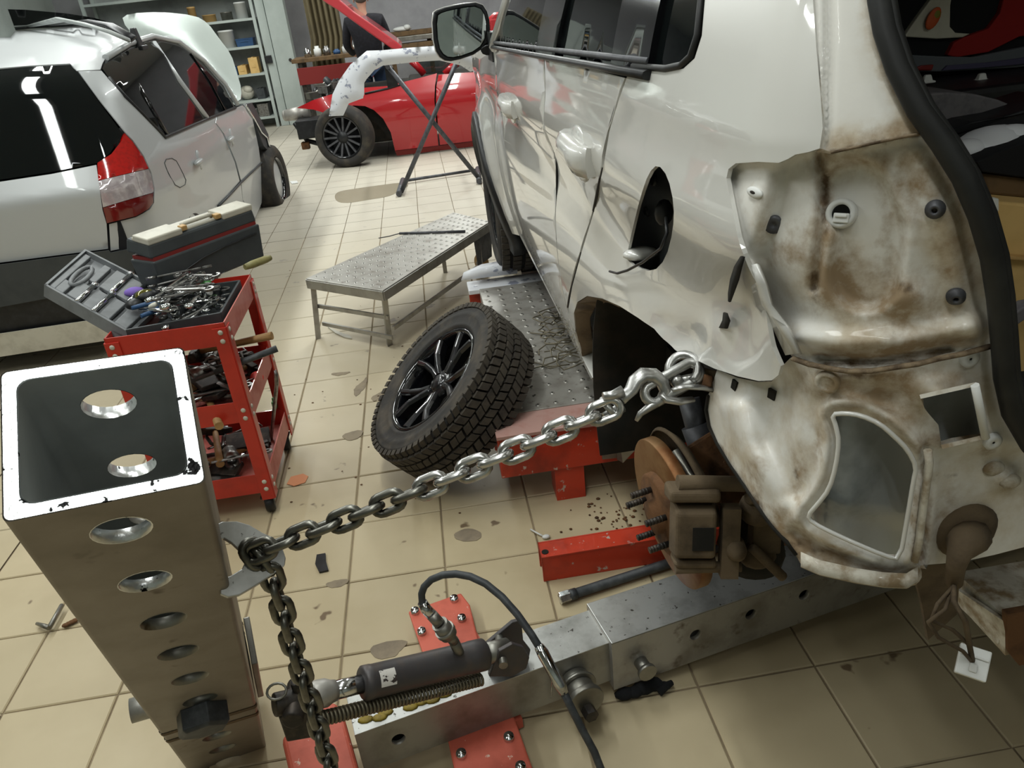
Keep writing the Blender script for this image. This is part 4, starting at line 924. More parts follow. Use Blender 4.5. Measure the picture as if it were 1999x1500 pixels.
for i in range(n + 1):
    t = i / n; put_link(cA.lerp(cB, t) + sag(t), d, froll(cA.lerp(cB, t), d) + .15 + (pi / 2) * (i % 2) + random.uniform(-.12, .12), t > .45)
hang = [atd(497, 1083, 1.035), atd(512, 1096, 1.045)]
top_ = atd(531, 1128, 1.05)
for i, c in enumerate(hang): put_link(c, (top_ - hang[0]).normalized(), .6 + (pi / 2) * (i % 2), False)
for i in range(24):
    put_link(top_ + V((.0006 * sin(i), 0, -CP * i)), V((.03 * sin(i * 1.7), .03 * cos(i * 2.1), -1)).normalized(), froll(top_, V((0, 0, -1))) + .2 + (pi / 2) * (i % 2) + .03 * i, False)
# ---------------------------------------------------------------- grab hook, link, shackle and clamp
def dd(px): return cd - .02 + (px - 1180) / 205 * .02
def hp(l): return [atd(x, y, dd(x)) for x, y in l]
hk = thing('grab_hook', 'forged steel clevis hook at the car end of the taut chain', 'hook', atd(1245, 780, dd(1245)))
px2m = cd / 1500
m = MB(); m.tube(hp([(1212, 782), (1222, 772), (1232, 762), (1240, 745), (1256, 732), (1276, 733), (1293, 746), (1299, 765), (1289, 783), (1268, 795), (1250, 808), (1242, 822)]), [px2m * k for k in (12, 13, 15, 17, 18.5, 19, 18, 16, 13, 11, 8.5, 5)], 14, sy=.75); m.obj('hook_body', MT['hook'], hk)
m = MB(); e = (EYE - atd(1200, 790, cd)).normalized()
for s_ in (-1, 1):
    m.tube([p + V((0, 0, .012)) * s_ + e * .004 * s_ for p in hp([(1178, 794 - 4 * s_), (1196, 788), (1216, 779)])], [px2m * 8, px2m * 9, px2m * 11], 10)
m.obj('clevis', MT['hook'], hk)
m = MB(); a, b = atd(1178, 784, dd(1178)), atd(1203, 815, dd(1200)); m.cyl(a, b, px2m * 7, n=12); m.ball(a, px2m * 10, 10); m.obj('clevis_pin', MT['hook'], hk)
lnk = MB(); a, b = atd(1277, 768, dd(1277)), atd(1348, 727, dd(1345) - .005); d_ = (b - a); ln = d_.length; Fq = frame(d_, e); lw = .0125
lnk.tube([a + Fq @ V((lw * cos(t) * 1.0, lw * .0, 0)) * 1.0 + Fq.col[2] * ((0 if sin(t) > 0 else 0) + (ln if sin(t) < 0 else 0) * 1.0 - lw * sin(t)) for t in [2 * pi * k / 20 + .01 for k in range(20)]], .0068, 10, closed=True)
tag(lnk.obj('joining_link', MT['hook']), 'long steel joining link between the clevis hook and the shackle', 'link')
shk = thing('bow_shackle', 'small bow shackle bolted to the clamp at the dented wing', 'shackle', atd(1335, 722, dd(1335)))
c = atd(1334, 722, dd(1334)); Fs = frame((EYE - c) + V((0, .3, .1)), (0, 0, 1)); m = MB()
m.tube([c + Fs @ V((.019 * cos(t), .0205 * sin(t), 0)) for t in [radians(k) for k in range(-50, 240, 20)]], .0062, 10); m.obj('bow', MT['hook'], shk)
m = MB(); a, b = atd(1322, 745, dd(1320)), atd(1366, 735, dd(1366)); m.cyl(a, b, .0062, n=12); m.ball(a, .0095, 10); m.ball(b, .0095, 10); m.obj('shackle_bolt', MT['hook'], shk)
clp = thing('pull_clamp', 'grimy steel sheet metal clamp gripping the edge of the dented wing', 'clamp', atd(1380, 745, cd))
m = MB(); c0 = atd(1390, 742, cd + .004); nn = (EYE - c0).normalized(); P4 = [(1366, 716), (1404, 726), (1398, 768), (1360, 760)]
m.prism([atp(x, y, c0, nn) for x, y in P4], nn * .014); m.obj('jaw', MT['caliper'], clp, bevel=.002)
m = MB(); m.prism([atp(x, y, c0, nn) for x, y in ((1374, 730), (1392, 735), (1388, 757), (1370, 752))], nn * .022); m.obj('jaw_insert', MT['rust'], clp, bevel=.002)
m = MB(); m.tube([atd(1398, 762, cd), atd(1370, 757, cd - .02), atd(1335, 755, cd - .03), atd(1312, 762, cd - .03)], [.005, .006, .006, .004], 10, sy=.6); m.tube([atd(1352, 780, cd - .01), atd(1325, 784, cd - .02), atd(1300, 780, cd - .02), atd(1290, 770, cd - .02)], [.006, .008, .008, .005], 10, sy=.6); m.obj('tongue', MT['hook'], clp)
# ---------------------------------------------------------------- floor beam, sleeve and feet
b0, b1 = atz(692, 1436, .175), atz(1190, 1255, .175); bd = (b1 - b0).normalized(); bn = V((-bd.y, bd.x, 0))    # bn: away from the viewer
def hollow(o, d, nv, L, wd, z0, z1, holes, r, mat_top, mat_side, root, top='top_face'):
    """box beam from o along d: front face with real holes, rest closed"""
    pts = resample([(0, z0), (L, z0), (L, z1), (0, z1)], .06); E = [(i, (i + 1) % len(pts)) for i in range(len(pts))]; p2 = list(pts)
    HL = []
    for hx, hz in holes:
        h = [(hx + r * cos(2 * pi * i / 20), hz + r * sin(2 * pi * i / 20)) for i in range(20)]; b = len(p2); p2 += h; E += [(b + i, b + (i + 1) % 20) for i in range(20)]; HL.append(h)
    vs, _, fs, _, _, _ = delaunay_2d_cdt([V(p) for p in p2], E, [], 0, 1e-6)
    fs = [tuple(f) for f in fs if not any(inside((sum(vs[i].x for i in f) / 3, sum(vs[i].y for i in f) / 3), h) for h in HL)]
    g = lambda x, v, z: V((o.x, o.y, 0)) + d * x + nv * v + V((0, 0, z))
    m = MB(); m.add([g(v.x, 0, v.y) for v in vs], fs)
    for h in HL: m.loft([[g(x, 0, z) for x, z in h], [g(x, .012, z) for x, z in h]], cap=False)
    m.add([g(0, 0, z0), g(0, wd, z0), g(0, wd, z1), g(0, 0, z1)], [(0, 1, 2, 3)]); m.add([g(L, 0, z0), g(L, wd, z0), g(L, wd, z1), g(L, 0, z1)], [(0, 1, 2, 3)])
    m.add([g(0, wd, z0), g(L, wd, z0), g(L, wd, z1), g(0, wd, z1)], [(0, 1, 2, 3)]); m.add([g(0, 0, z0), g(L, 0, z0), g(L, wd, z0), g(0, wd, z0)], [(0, 1, 2, 3)])
    m.obj('side_wall', mat_side, root)
    m = MB(); m.prism([g(0, 0, z1), g(L, 0, z1), g(L, wd, z1), g(0, wd, z1)], (0, 0, .003)); m.obj(top, mat_top, root, bevel=.0025)
    MB().box(g(L / 2, .03, (z0 + z1) / 2), (L * .96, .01, (z1 - z0) * .8), Matrix((d, nv, V((0, 0, 1)))).transposed()).obj('shade_sheet', MT['underbody'], root)  # black sheet inside the beam, stands in for shade behind the holes
    return g
beam = thing('floor_beam', 'bare steel box beam on the floor under the hydraulic ram', 'beam', (b0.x, b0.y, 0))
hx = (atp(778, 1444, b0, bn) - b0); BW = .118
gb = hollow(b0, bd, bn, (b1 - b0).length + .3, BW, .05, .172, [(hx.dot(bd), .175 + hx.z)], .016, MT['alu'], MT['alulow'], beam)
for u, v in ((.03, .03), (.06, .022), (.075, .03), (.13, .02), (.155, .024), (.18, .018), (.21, .022)):
    m = MB(); m.ball(gb(u, v, .176), .014, 9, (1.3, .8, .3)); m.obj('sealant_blob', MT['yellow'], beam)
s0 = atz(1194, 1257, .19); s1 = atz(1595, 1119, .19); sd_ = bd; sd = (s1 - s0).normalized(); sn = V((-sd.y, sd.x, 0))
sleeve = thing('beam_sleeve', 'pale aluminium box sleeve with round holes running under the car', 'beam', (s0.x, s0.y, 0))
SH = []
for q in ((1358, 1240), (1466, 1200), (1570, 1162), (1668, 1126)):
    h = atp(*q, s0, sn) - s0; SH.append((h.dot(sd), .19 + h.z))
gs = hollow(s0, sd, sn, 1.6, .145, .035, .187, SH, .016, MT['alu'], MT['aluplate'], sleeve)
h = atp(1250, 1292, s0, sn) - s0
m = MB(); c = gs(h.dot(sd), 0, .19 + h.z); m.cyl(c + sn * .01, c - sn * .036, .017, n=18); m.cyl(c - sn * .03, c - sn * .04, .023, n=18); m.obj('lock_pin', MT['steel'], sleeve)
h = atp(1120, 1330, b0, bn) - b0; c = gb(h.dot(bd), 0, .10)
bp2 = thing('clamp_bolt', 'large round steel clamp bolt on the near side of the floor beam', 'bolt', c)
m = MB(); m.cyl(c + bn * -.002, c - bn * .022, .038, n=28); m.cyl(c - bn * .022, c - bn * .03, .046, n=28); m.cyl(c - bn * .03, c - bn * .06, .036, n=28); m.cyl(c - bn * .06, c - bn * .075, .044, n=28); m.obj('washer', MT['steel'], bp2, bevel=.002)
m = MB(); m.loft([[c - bn * k + V((0, 0, -.02)) + Matrix((bd, V((0, 0, 1)), bn)).transposed() @ V((.017 * cos(pi / 3 * i), .017 * sin(pi / 3 * i), 0)) for i in range(6)] for k in (.07, .1)], sm=False); m.obj('bolt_head', MT['darksteel'], bp2)
def foot(name, label, pts, z, bolts, root_loc):
    t = thing(name, label, 'plate', root_loc); q = [atz(x, y, z) for x, y in pts]
    m = MB(); m.prism([V((p.x, p.y, z - .012)) for p in q], (0, 0, .012)); m.obj('base_plate', MT['redplate'], t, bevel=.004)
    for x, y in bolts:
        p = atz(x, y, z + .01); m = MB(); m.lathe([(.0, .016), (.005, .016), (.006, .01), (.0115, .012), (.0125, .006), (.0125, 0)], V((p.x, p.y, z)), (0, 0, 1), 12); m.obj('bolt', MT['chrome'], t)
    c = sum(q, V((0, 0, 0))) / len(q); m = MB(); m.box((c.x, c.y, z / 2 - .008), (.10, .08, z - .016)); m.obj('stand', MT['redplate'], t); return t
foot('foot_plate', 'red bolted foot plate on the floor behind the hydraulic ram', [(797, 1194), (900, 1158), (917, 1180), (934, 1250), (825, 1275)], .045, [(886, 1167), (810, 1191), (901, 1205), (823, 1231)], atz(860, 1220, 0))
foot('foot_plate', 'red bolted foot plate on the floor in front of the beam', [(873, 1440), (1003, 1398), (1040, 1500), (1060, 1560), (905, 1590)], .05, [(993, 1437), (900, 1470), (1016, 1495)], atz(960, 1480, 0))
m = MB(); c1, c2 = atz(880, 1225, .0), atz(985, 1440, .0); m.bar(c1 + V((0, 0, .022)), c2 + V((0, 0, .022)), .10, .03); o = m.obj('cross_bar', MT['redplate'])
tag(o, 'flat red cross bar under the floor beam between the two foot plates', 'bar')
m = MB(); q = [atz(x, y, .14) for x, y in ((548, 1440), (600, 1386), (655, 1368), (672, 1400), (705, 1520), (580, 1580))]; m.prism([V((p.x, p.y, .002)) for p in q], (0, 0, .138)); o = m.obj('red_block', MT['redplate'], None, bevel=.012, seg=3)
tag(o, 'rounded red steel block on the floor beside the foot of the leaning post', 'block')
# ---------------------------------------------------------------- hydraulic ram
rl, rr_ = atd(548, 1374, 1.44), atd(1010, 1262, 1.72)
ram = thing('hydraulic_ram', 'dark hydraulic pulling ram between the leaning post and the beam', 'ram', rl)
RD = (rr_ - rl).normalized(); RL = (rr_ - rl).length
def rpt(px): # point on the ram axis nearest the given pixel column
    lo, hi = -.2, 1.3
    for _ in range(40):
        t = (lo + hi) / 2
        if proj(rl + (rr_ - rl) * t)[0] < px: lo = t
        else: hi = t
    return rl + (rr_ - rl) * lo
m = MB(); a, b = rpt(706), rpt(946); L = (b - a).length
m.lathe([(0, 0), (.030, 0), (.0345, .004), (.0345, .02), (.0335, .022), (.0335, L * .86), (.0345, L * .87), (.0345, L - .004), (.03, L), (0, L)], a, RD, 32); m.obj('barrel', MT['ram'], ram)
m = MB(); m.cyl(rpt(640), rpt(712), .0185, n=24); m.obj('rod', MT['chrome'], ram)
m = MB(); L = (rpt(656) - rpt(606)).length; m.lathe([(0, 0), (.024, 0), (.0275, .006), (.027, L * .6), (.022, L * .8), (.020, L), (0, L)], rpt(606), RD, 24); m.obj('rod_end', MT['aluplate'], ram)
m = MB(); m.cyl(rpt(534), rpt(622), .022, n=16); a = rpt(575); m.box(a + V((0, 0, -.045)), (.06, .05, .07)); m.cyl(a + V((0, -.045, -.005)), a + V((0, .045, -.005)), .02, n=16); m.box(rpt(600) + V((0, 0, -.035)), (.035, .06, .05)); m.cyl(rpt(585) + V((0, 0, .0)), rpt(585) + V((0, 0, .045)), .008); m.obj('clevis', MT['darksteel'], ram, bevel=.004)
m = MB(); m.tube([rpt(548) + V((.018 * cos(t), .01 * sin(t), .032 + .01 * sin(t))) for t in [2 * pi * k / 14 for k in range(14)]], .0025, 6, closed=True); m.obj('split_ring', MT['steel'], ram)
m = MB(); m.cyl(rpt(944), rpt(990), .024, n=20); m.cyl(rpt(978) + V((0, -.045, 0)), rpt(978) + V((0, .04, 0)), .010, n=12); m.obj('end_lug', MT['steel'], ram)
m = MB(); c0 = atd(985, 1265, 1.70); 
m.prism([atp(x, y, c0 + bn * .035, bn) for x, y in ((950, 1258), (1000, 1216), (1018, 1211), (1022, 1252), (1036, 1270), (1030, 1302), (1000, 1322), (955, 1322))], bn * .01); m.prism([atp(x, y, c0 - bn * .03, bn) for x, y in ((975, 1272), (1000, 1258), (1022, 1265), (1034, 1285), (1028, 1306), (1000, 1322), (955, 1322))], bn * .01)
m.obj('mounting_lug', MT['ram'], ram, bevel=.002)
# worn label on the barrel
Fr = frame(RD, (0, 0, 1)); a = rpt(732); b = rpt(762)
th = [radians(k) for k in range(-150, -60, 15)]
eL = (EYE - a).normalized(); ang0 = atan2(eL.dot(Fr.col[1]), eL.dot(Fr.col[0]))
m = MB(); m.loft([[q + Fr @ V((.0342 * cos(ang0 + t), .0342 * sin(ang0 + t), 0)) for q in (a, a.lerp(b, .5), b)] for t in [radians(k) for k in range(-28, 29, 8)]], closed=False, cap=False)
m.obj('label', M('worn_label', '#d6d2cc', .6, spot='#3a3230', sscale=70, slo=.53, shi=.56), ram)
# return spring: coils
m = MB(); a, b = atd(626, 1404, 1.47), atd(940, 1326, 1.68); d_ = b - a; Fq = frame(d_); pts = []; N_ = 46 * 10
for i in range(N_ + 1): t = i / N_; g = 2 * pi * 46 * t; pts.append(a + d_ * t + Fq @ V((.0125 * cos(g), .0125 * sin(g), 0)))
m.tube(pts, .0034, 5); m.obj('return_spring', MT['spring'], ram)
hz = thing('hydraulic_hose', 'black rubber hydraulic hose looping up from the ram over the beam', 'hose', atd(890, 1250, 1.58))
H0 = [(886, 1252, 1.585), (876, 1240, 1.57), (858, 1218, 1.55), (842, 1200, 1.545), (832, 1190, 1.54), (824, 1176, 1.535), (823, 1160, 1.53), (828, 1146, 1.525), (842, 1132, 1.52), (864, 1123, 1.51), (890, 1121, 1.50), (918, 1126, 1.49), (948, 1140, 1.48), (980, 1166, 1.465), (1010, 1200, 1.45), (1038, 1240, 1.44), (1060, 1276, 1.43), (1076, 1306, 1.42), (1094, 1338, 1.42), (1112, 1376, 1.42), (1136, 1424, 1.42), (1160, 1468, 1.42), (1180, 1520, 1.42), (1200, 1580, 1.43)]
pts = [atd(*p) for p in H0]
m = MB(); m.tube(pts[4:17], .0074, 10); m.obj('rubber_tube', MT['hose'], hz); m = MB(); m.tube(pts[18:], .0074, 10); m.obj('rubber_tube', MT['hose'], hz)
m = MB(); m.tube([pts[3], pts[4], pts[5]], [.0115, .0115, .010], 12); m.obj('ferrule', MT['chrome'], hz); m = MB(); m.tube([pts[15].lerp(pts[16], .6), pts[16], pts[17], pts[18], pts[18].lerp(pts[19], .4)], [.009, .0115, .0105, .0115, .009], 12); m.obj('ferrule', MT['chrome'], hz)
m = MB(); m.cyl(rpt(902), pts[0], .011, n=12); m.cyl(pts[0], pts[1], .011, n=12); m.cyl(pts[1], pts[2], .0185, .017, n=20); m.cyl(pts[1].lerp(pts[2], .25), pts[1].lerp(pts[2], .5), .021, n=20); m.cyl(pts[2], pts[3], .012, n=12); m.obj('coupling', MT['steel'], hz)
m = MB(); m.tube([gb(.46, -.004, .16), gb(.455, -.01, .12), gb(.448, -.012, .08)], .0018, 5); tag(m.obj('wire_offcut', MT['chrome']), 'thin pale wire hanging down the near side of the floor beam', 'wire')
# ---------------------------------------------------------------- lifting frame bits
def box3(x0, x1, y0, y1, z0, z1): return ((x0 + x1) / 2, (y0 + y1) / 2, (z0 + z1) / 2), (x1 - x0, y1 - y0, z1 - z0)
t = thing('frame_crossbeam', 'red steel crossbeam of the lifting frame behind the brake disc', 'beam', (1.0, 2.2, 0))
MB().box(*box3(.10, 1.95, 2.14, 2.26, .13, .285)).obj('web', MT['redframe'], t, bevel=.004)
MB().box(*box3(.098, 1.96, 2.13, 2.27, .285, .296)).obj('top_flange', M('worn_flange', '#b58f86', .55, 0, .1, col2='#9d4a3c', scale=5), t)
MB().box(*box3(.095, .20, 2.27, 2.36, .16, .29)).obj('end_block', MT['redframe'], t, bevel=.004)
for x in (.28, 1.8): MB().box(*box3(x, x + .1, 2.15, 2.25, 0, .13)).obj('leg', MT['redframe'], t)
t2 = thing('frame_crossbeam', 'red and white worn crossbeam at the front wheel behind the leaning tyre', 'beam', (1.0, 3.62, 0))
MB().box(*box3(.12, 1.95, 3.59, 3.62, .16, .275)).obj('web', MT['redframe'], t2)
for z in (.14, .275): MB().box(*box3(.118, 1.96, 3.54, 3.68, z, z + .022)).obj('flange', MT['primer'], t2, bevel=.003)
for x in (.25, 1.8): MB().box(*box3(x, x + .1, 3.57, 3.66, 0, .14)).obj('leg', MT['redframe'], t2)
run = thing('wheel_runner', 'perforated grey steel runner plate of the frame beneath the white car', 'ramp', (.45, 2.9, .2))
MB().box(*box3(.17, .72, 2.27, 3.54, .285, .30)).obj('plate', MT['aluplate'], run, bevel=.002)
MB().box(*box3(.17, .19, 2.27, 3.54, .22, .285)).obj('edge_channel', MT['alulow'], run)
m = MB()
for i in range(9):
    for j in range(18):
        c = V((.2 + .062 * i, 2.3 + .07 * j, .3)); m.lathe([(.010, 0), (.006, .004), (.0035, .003)], c, (0, 0, 1), 6)
tag(m.obj('grip_dimples', MT['alulow'], run), kind='stuff')
m = MB()
for i in range(9):
    for j in range(18): m.cyl(V((.2 + .062 * i, 2.3 + .07 * j, .3)), V((.2 + .062 * i, 2.3 + .07 * j, .3036)), .0036, n=6)
tag(m.obj('grip_holes', MT['underbody'], run), kind='stuff')
run2 = thing('wheel_runner', 'grey runner plate under the front wheel of the white car', 'ramp', (.45, 4.2, .2))
MB().box(*box3(.40, .80, 3.70, 5.0, .285, .30)).obj('plate', MT['aluplate'], run2, bevel=.002)
MB().box(*box3(.40, .42, 3.70, 5.0, .22, .285)).obj('edge_channel', MT['alulow'], run2)
for y in (3.9, 4.8): MB().box(*box3(.45, .55, y, y + .1, 0, .285)).obj('leg', MT['darksteel'], run2)
hb = thing('hanging_bracket', 'dull steel angle bracket hanging on the crossbeam below the chain', 'bracket', (.46, 2.08, .1))
P = [(1174, 812), (1202, 815), (1204, 895), (1176, 898)]; m = MB(); m.prism([aty(x, y, 2.12) for x, y in P], (0, .008, 0)); m.prism([aty(1202, 815, 2.12), aty(1248, 812, 2.06), aty(1240, 880, 2.06), aty(1216, 905, 2.09), aty(1204, 898, 2.12)], (.003, .006, 0)); m.obj('angle', MT['steel'], hb, bevel=.002)
rb = thing('red_bar', 'short red steel bar with a bolt hole lying on the tiles by the brake disc', 'bar', (.5, 1.79, 0))
m = MB(); m.box(*box3(.168, 1.3, 1.76, 1.766, 0, .092)); m.box(*box3(.168, 1.3, 1.76, 1.835, .086, .092)); m.box(*box3(.168, 1.3, 1.829, 1.835, 0, .092)); m.obj('channel', MT['redframe'], rb, bevel=.002)
c = atz(1064, 1078, .0925); m = MB(); m.cyl(c, c + V((0, 0, .001)), .0105, n=16); m.obj('bolt_hole', MT['underbody'], rb)
br = thing('breaker_bar', 'grey pipe with a chrome socket end lying beside the pale sleeve', 'tool', atz(1180, 1140, 0))
a, b = atz(1112, 1163, .02), atz(1300, 1102, .02); b = a + (b - a) * 2.2
m = MB(); m.cyl(a, b, .0145, n=16); m.cyl(a - (b - a) * .005, a + (b - a) * .03, .0165, n=16); m.obj('pipe', MT['hose'], br)
d_ = (a - b).normalized(); m = MB(); m.cyl(a, a + d_ * .03, .0185, n=6, sm=False); m.cyl(a + d_ * .026, a + d_ * .032, .013, n=16); m.obj('socket', MT['chrome'], br, bevel=.001)
# ================================================================ LEANING WHEEL
wc = atd(838, 735, 2.72)
wax = (ROT @ V((-.70, -.53, -.48))).normalized()
wh = thing('spare_wheel', 'black alloy wheel with a chunky dusty tyre leaning against the red crossbeam', 'wheel', wc)
WR, WW, RI = .325, .205, .21
wcen = wc - wax * (WW / 2)
Fw = frame(wax)
m = MB(); h = WW / 2
m.lathe([(RI, -h * .8), (RI + .01, -h * .92), (.27, -h), (WR - .03, -h * .93), (WR - .014, -h * .8), (WR - .012, 0), (WR - .014, h * .8), (WR - .03, h * .93), (.27, h), (RI + .012, h * .92), (RI, h * .8)], wcen, wax, 72)
ty = m.obj('tyre', MT['tyre'], wh)
m = MB(); m.lathe([(RI + .004, h * .8), (RI + .012, h * .94), (RI + .02, h * .97), (RI + .024, h * .95), (.262, h * 1.02), (.268, h * 1.035), (.276, h * 1.02), (.29, h * .99), (.294, h * 1.0), (.298, h * .96)], wcen, wax, 72); m.obj('sidewall', MT['tyre'], ty)
m = MB(); m.lathe([(WR - .0125, -h * .8), (WR - .0105, -h * .4), (WR - .0105, h * .4), (WR - .0125, h * .8)], wcen, wax, 72); m.obj('tread_grooves', MT['treadbase'], ty)
m = MB(); NB = 62
for rix, (u, wd, ln, rr) in enumerate(((-.086, .030, .024, WR - .011), (-.048, .033, .026, WR - .004), (-.012, .026, .027, WR - .003), (.024, .028, .027, WR - .003), (.060, .033, .026, WR - .004), (.093, .026, .023, WR - .012))):
    for i in range(NB):
        a = 2 * pi * (i + .37 * rix + .1 * random.random()) / NB; rdv = Fw @ V((cos(a), sin(a), 0)); tg = wax.cross(rdv)
        sk_ = .006 * (1 if rix % 2 else -1); pts = []
        for z_ in (-.014, .006):
            for x_, y_ in ((-1, -1), (.1, -1.06), (1, -1), (1, 1), (.1, .94), (-1, 1)):
                pts.append(wcen + rdv * (rr + z_) + tg * (y_ * ln / 2 + x_ * sk_) + wax * (u + x_ * wd / 2 * .94))
        m.add(pts, [(11, 10, 9, 8, 7, 6), (0, 1, 2, 3, 4, 5)] + [(i_, (i_ + 1) % 6, 6 + (i_ + 1) % 6, 6 + i_) for i_ in range(6)])
tag(m.obj('tread_blocks', MT['tread'], ty), kind='stuff')
m = MB(); m.lathe([(RI + .004, h * .82), (RI + .006, h * .90), (RI - .004, h * .92), (RI - .012, h * .80), (RI - .018, h * .4), (RI - .03, -h * .7), (RI, -h * .8)], wcen, wax, 64); m.obj('rim', MT['blackgloss'], wh)
m = MB(); m.lathe([(RI - .03, -h * .3), (.05, -h * .35), (0, -h * .35)], wcen, wax, 40); m.obj('rim_back', MT['underbody'], wh)
spmat = M('wheel_black', '#1d1d20', .28, .5, .6)
for k in range(5):
    for s_ in (-1, 1):
        a = 2 * pi * k / 5 + .45; a2 = a + s_ * .30; ain = a + s_ * .12
        p = lambda r_, t_, z_: wcen + Fw @ V((r_ * cos(t_), r_ * sin(t_), z_))
        m = MB(); secs = []
        for r_, t_, z_, w_ in ((.045, ain, h * .52, .017), (.09, a + s_ * .14, h * .60, .014), (.14, a + s_ * .2, h * .72, .013), (RI - .012, a2, h * .78, .016)):
            tv = Fw @ V((-sin(t_), cos(t_), 0)); c = p(r_, t_, z_)
            secs.append([c - tv * w_, c - tv * w_ * .5 + wax * .012, c + tv * w_ * .5 + wax * .012, c + tv * w_, c + tv * w_ * .7 - wax * .03, c - tv * w_ * .7 - wax * .03])
        m.loft(secs, sm=False); m.obj('spoke', spmat, wh, bevel=.003)
m = MB(); m.lathe([(.062, h * .3), (.066, h * .5), (.05, h * .58), (.035, h * .56), (.032, h * .66), (.026, h * .7), (0, h * .7)], wcen, wax, 32); hb_ = m.obj('hub_cap', spmat, wh)
for k in range(5):
    a = 2 * pi * k / 5 + .45; c = wcen + Fw @ V((.05 * cos(a), .05 * sin(a), h * .56)); m = MB(); m.lathe([(.009, 0), (.009, .004), (.0065, .004), (.006, -.004), (0, -.004)], c, wax, 12); m.obj('lug_hole', MT['blackgloss'], hb_)

# ================================================================ STEP RAMP
RZ = .33
q = [atz(598, 548, RZ), atz(748, 572, RZ), atz(958, 436, RZ), atz(886, 418, RZ)]
step = thing('step_ramp', 'low perforated grey metal work step on thin legs between the cars', 'step', (*((q[0] + q[1] + q[2] + q[3]) / 4).xy, 0))
m = MB(); m.prism(q, (0, 0, .012)); m.obj('top_plate', MT['aluplate'], step, bevel=.003)
m = MB()
for a, b in ((0, 1), (1, 2), (2, 3), (3, 0)):
    m.bar(q[a] + V((0, 0, -.018)), q[b] + V((0, 0, -.018)), .012, .048)
m.obj('edge_rail', MT['alulow'], step, bevel=.002)
def sq(u, v): return q[0].lerp(q[1], u).lerp(q[3].lerp(q[2], u), v)
m, m2 = MB(), MB()
for i in range(9):
    for j in range(20):
        c = sq((i + .7) / 9.4, .03 + .95 * j / 19.0) + V((0, 0, .012)); m.lathe([(.011, 0), (.006, .004), (.004, .0035)], c, (0, 0, 1), 6); m2.cyl(c, c + V((0, 0, .0038)), .0042, n=6)
tag(m.obj('grip_dimples', MT['alulow'], step), kind='stuff'); tag(m2.obj('grip_holes', MT['underbody'], step), kind='stuff')
L1, L2 = atz(616, 662, 0), atz(757, 668, 0)
for u, v, ft in ((.03, .02, L1), (.97, .02, L2), (.04, .86, None), (.96, .86, None)):
    t_ = sq(u, v) + V((0, 0, -.02)); f_ = V((ft.x, ft.y, 0)) if ft else V((t_.x, t_.y, 0))
    if ft: f_ = f_.lerp(V((t_.x, t_.y, 0)), .3)
    m = MB(); m.bar(t_, f_, .026, .026); m.obj('leg', MT['alulow'], step)
for z in (.18, .07):
    a, b = sq(.03, .02), sq(.97, .02); m = MB(); m.bar(V((a.x, a.y + .02 * (z < .1), z)), V((b.x, b.y + .02, z)), .012, .02); m.obj('brace', MT['alulow'], step)
a, b = sq(.97, .04), sq(.96, .86); m = MB(); m.bar(V((a.x, a.y, .12)), V((b.x, b.y, .12)), .014, .02); m.obj('brace', MT['alulow'], step)
p = sq(.80, .93); m = MB(); m.prism([sq(1.0, .80) + V((0, 0, -.02)), sq(1.0, .99) + V((0, 0, -.02)), sq(.98, .97) + V((0, 0, -.2)), sq(.98, .82) + V((0, 0, -.2))], (.006, 0, 0)); m.obj('support_gusset', MT['pipe'], step)
a, b = atz(780, 456, RZ + .018), atz(908, 452, RZ + .018); m = MB(); m.cyl(a, b, .008, n=10); m.tube([a, a + V((-.06, -.03, 0)), a + V((-.12, -.08, .01))], .003, 6)
tag(m.obj('rod', MT['pipe']), 'thin grey rod lying across the perforated step', 'rod')
c = atz(940, 512, .08); t = thing('caster', 'small pale caster wheel on the floor by the front tyre', 'wheel', c)
m = MB(); m.lathe([(.01, -.02), (.05, -.02), (.056, -.012), (.056, .012), (.05, .02), (.01, .02)], c, (-.8, -.5, 0), 24); m.obj('roller', MT['tanp'], t)
m = MB(); m.cyl(c - V((.03, .02, 0)), c + V((.03, .02, 0)), .012); m.box(c + V((.03, .02, .05)), (.01, .05, .13)); m.obj('fork', MT['steel'], t)
m = MB(); secs = []
for k in range(7):
    u = k / 6; secs.append([atz(900 + 110 * u, 548 - 14 * u + (10 if 0 else 0), .33), atz(905 + 105 * u, 532 - 14 * u, .36 + .02 * sin(pi * u)), atz(940 + 66 * u, 516 - 12 * u, .34)])
m.loft(secs, closed=False, cap=False); o = m.obj('liner_scrap', MT['primer']); s_ = o.modifiers.new('s', 'SOLIDIFY'); s_.thickness = .006
tag(o, 'pale curved plastic liner piece lying by the front tyre of the white car', 'liner')
# wires heaped on the runner
for k in range(5):
    c = atz(1072 + 8 * k, 625 + 22 * k, .305); pts = []
    for i in range(26):
        a = i * .52 + k; r = .05 + .028 * sin(i * .7 + k); pts.append(c + V((r * cos(a) * 1.2, r * sin(a), .012 + .02 * abs(sin(i * .9 + k)))))
    m = MB(); m.tube(pts, .0028, 5); tag(m.obj('wire_coil', MT['spring']), 'loose dull brass wire coil heaped on the runner beside the white car', 'wire', 'wire heaped on the runner')
for k, l in enumerate(([(1040, 720), (1080, 708), (1115, 690)], [(1038, 706), (1075, 716), (1112, 712)], [(1035, 650), (1080, 655), (1105, 656)])):
    m = MB(); m.tube([atz(x, y, .306 + .004 * i) for i, (x, y) in enumerate(l)], .0028, 5); tag(m.obj('wire_end', MT['spring']), 'straight dull wire end sticking out towards the leaning tyre', 'wire', 'wire ends on the runner')

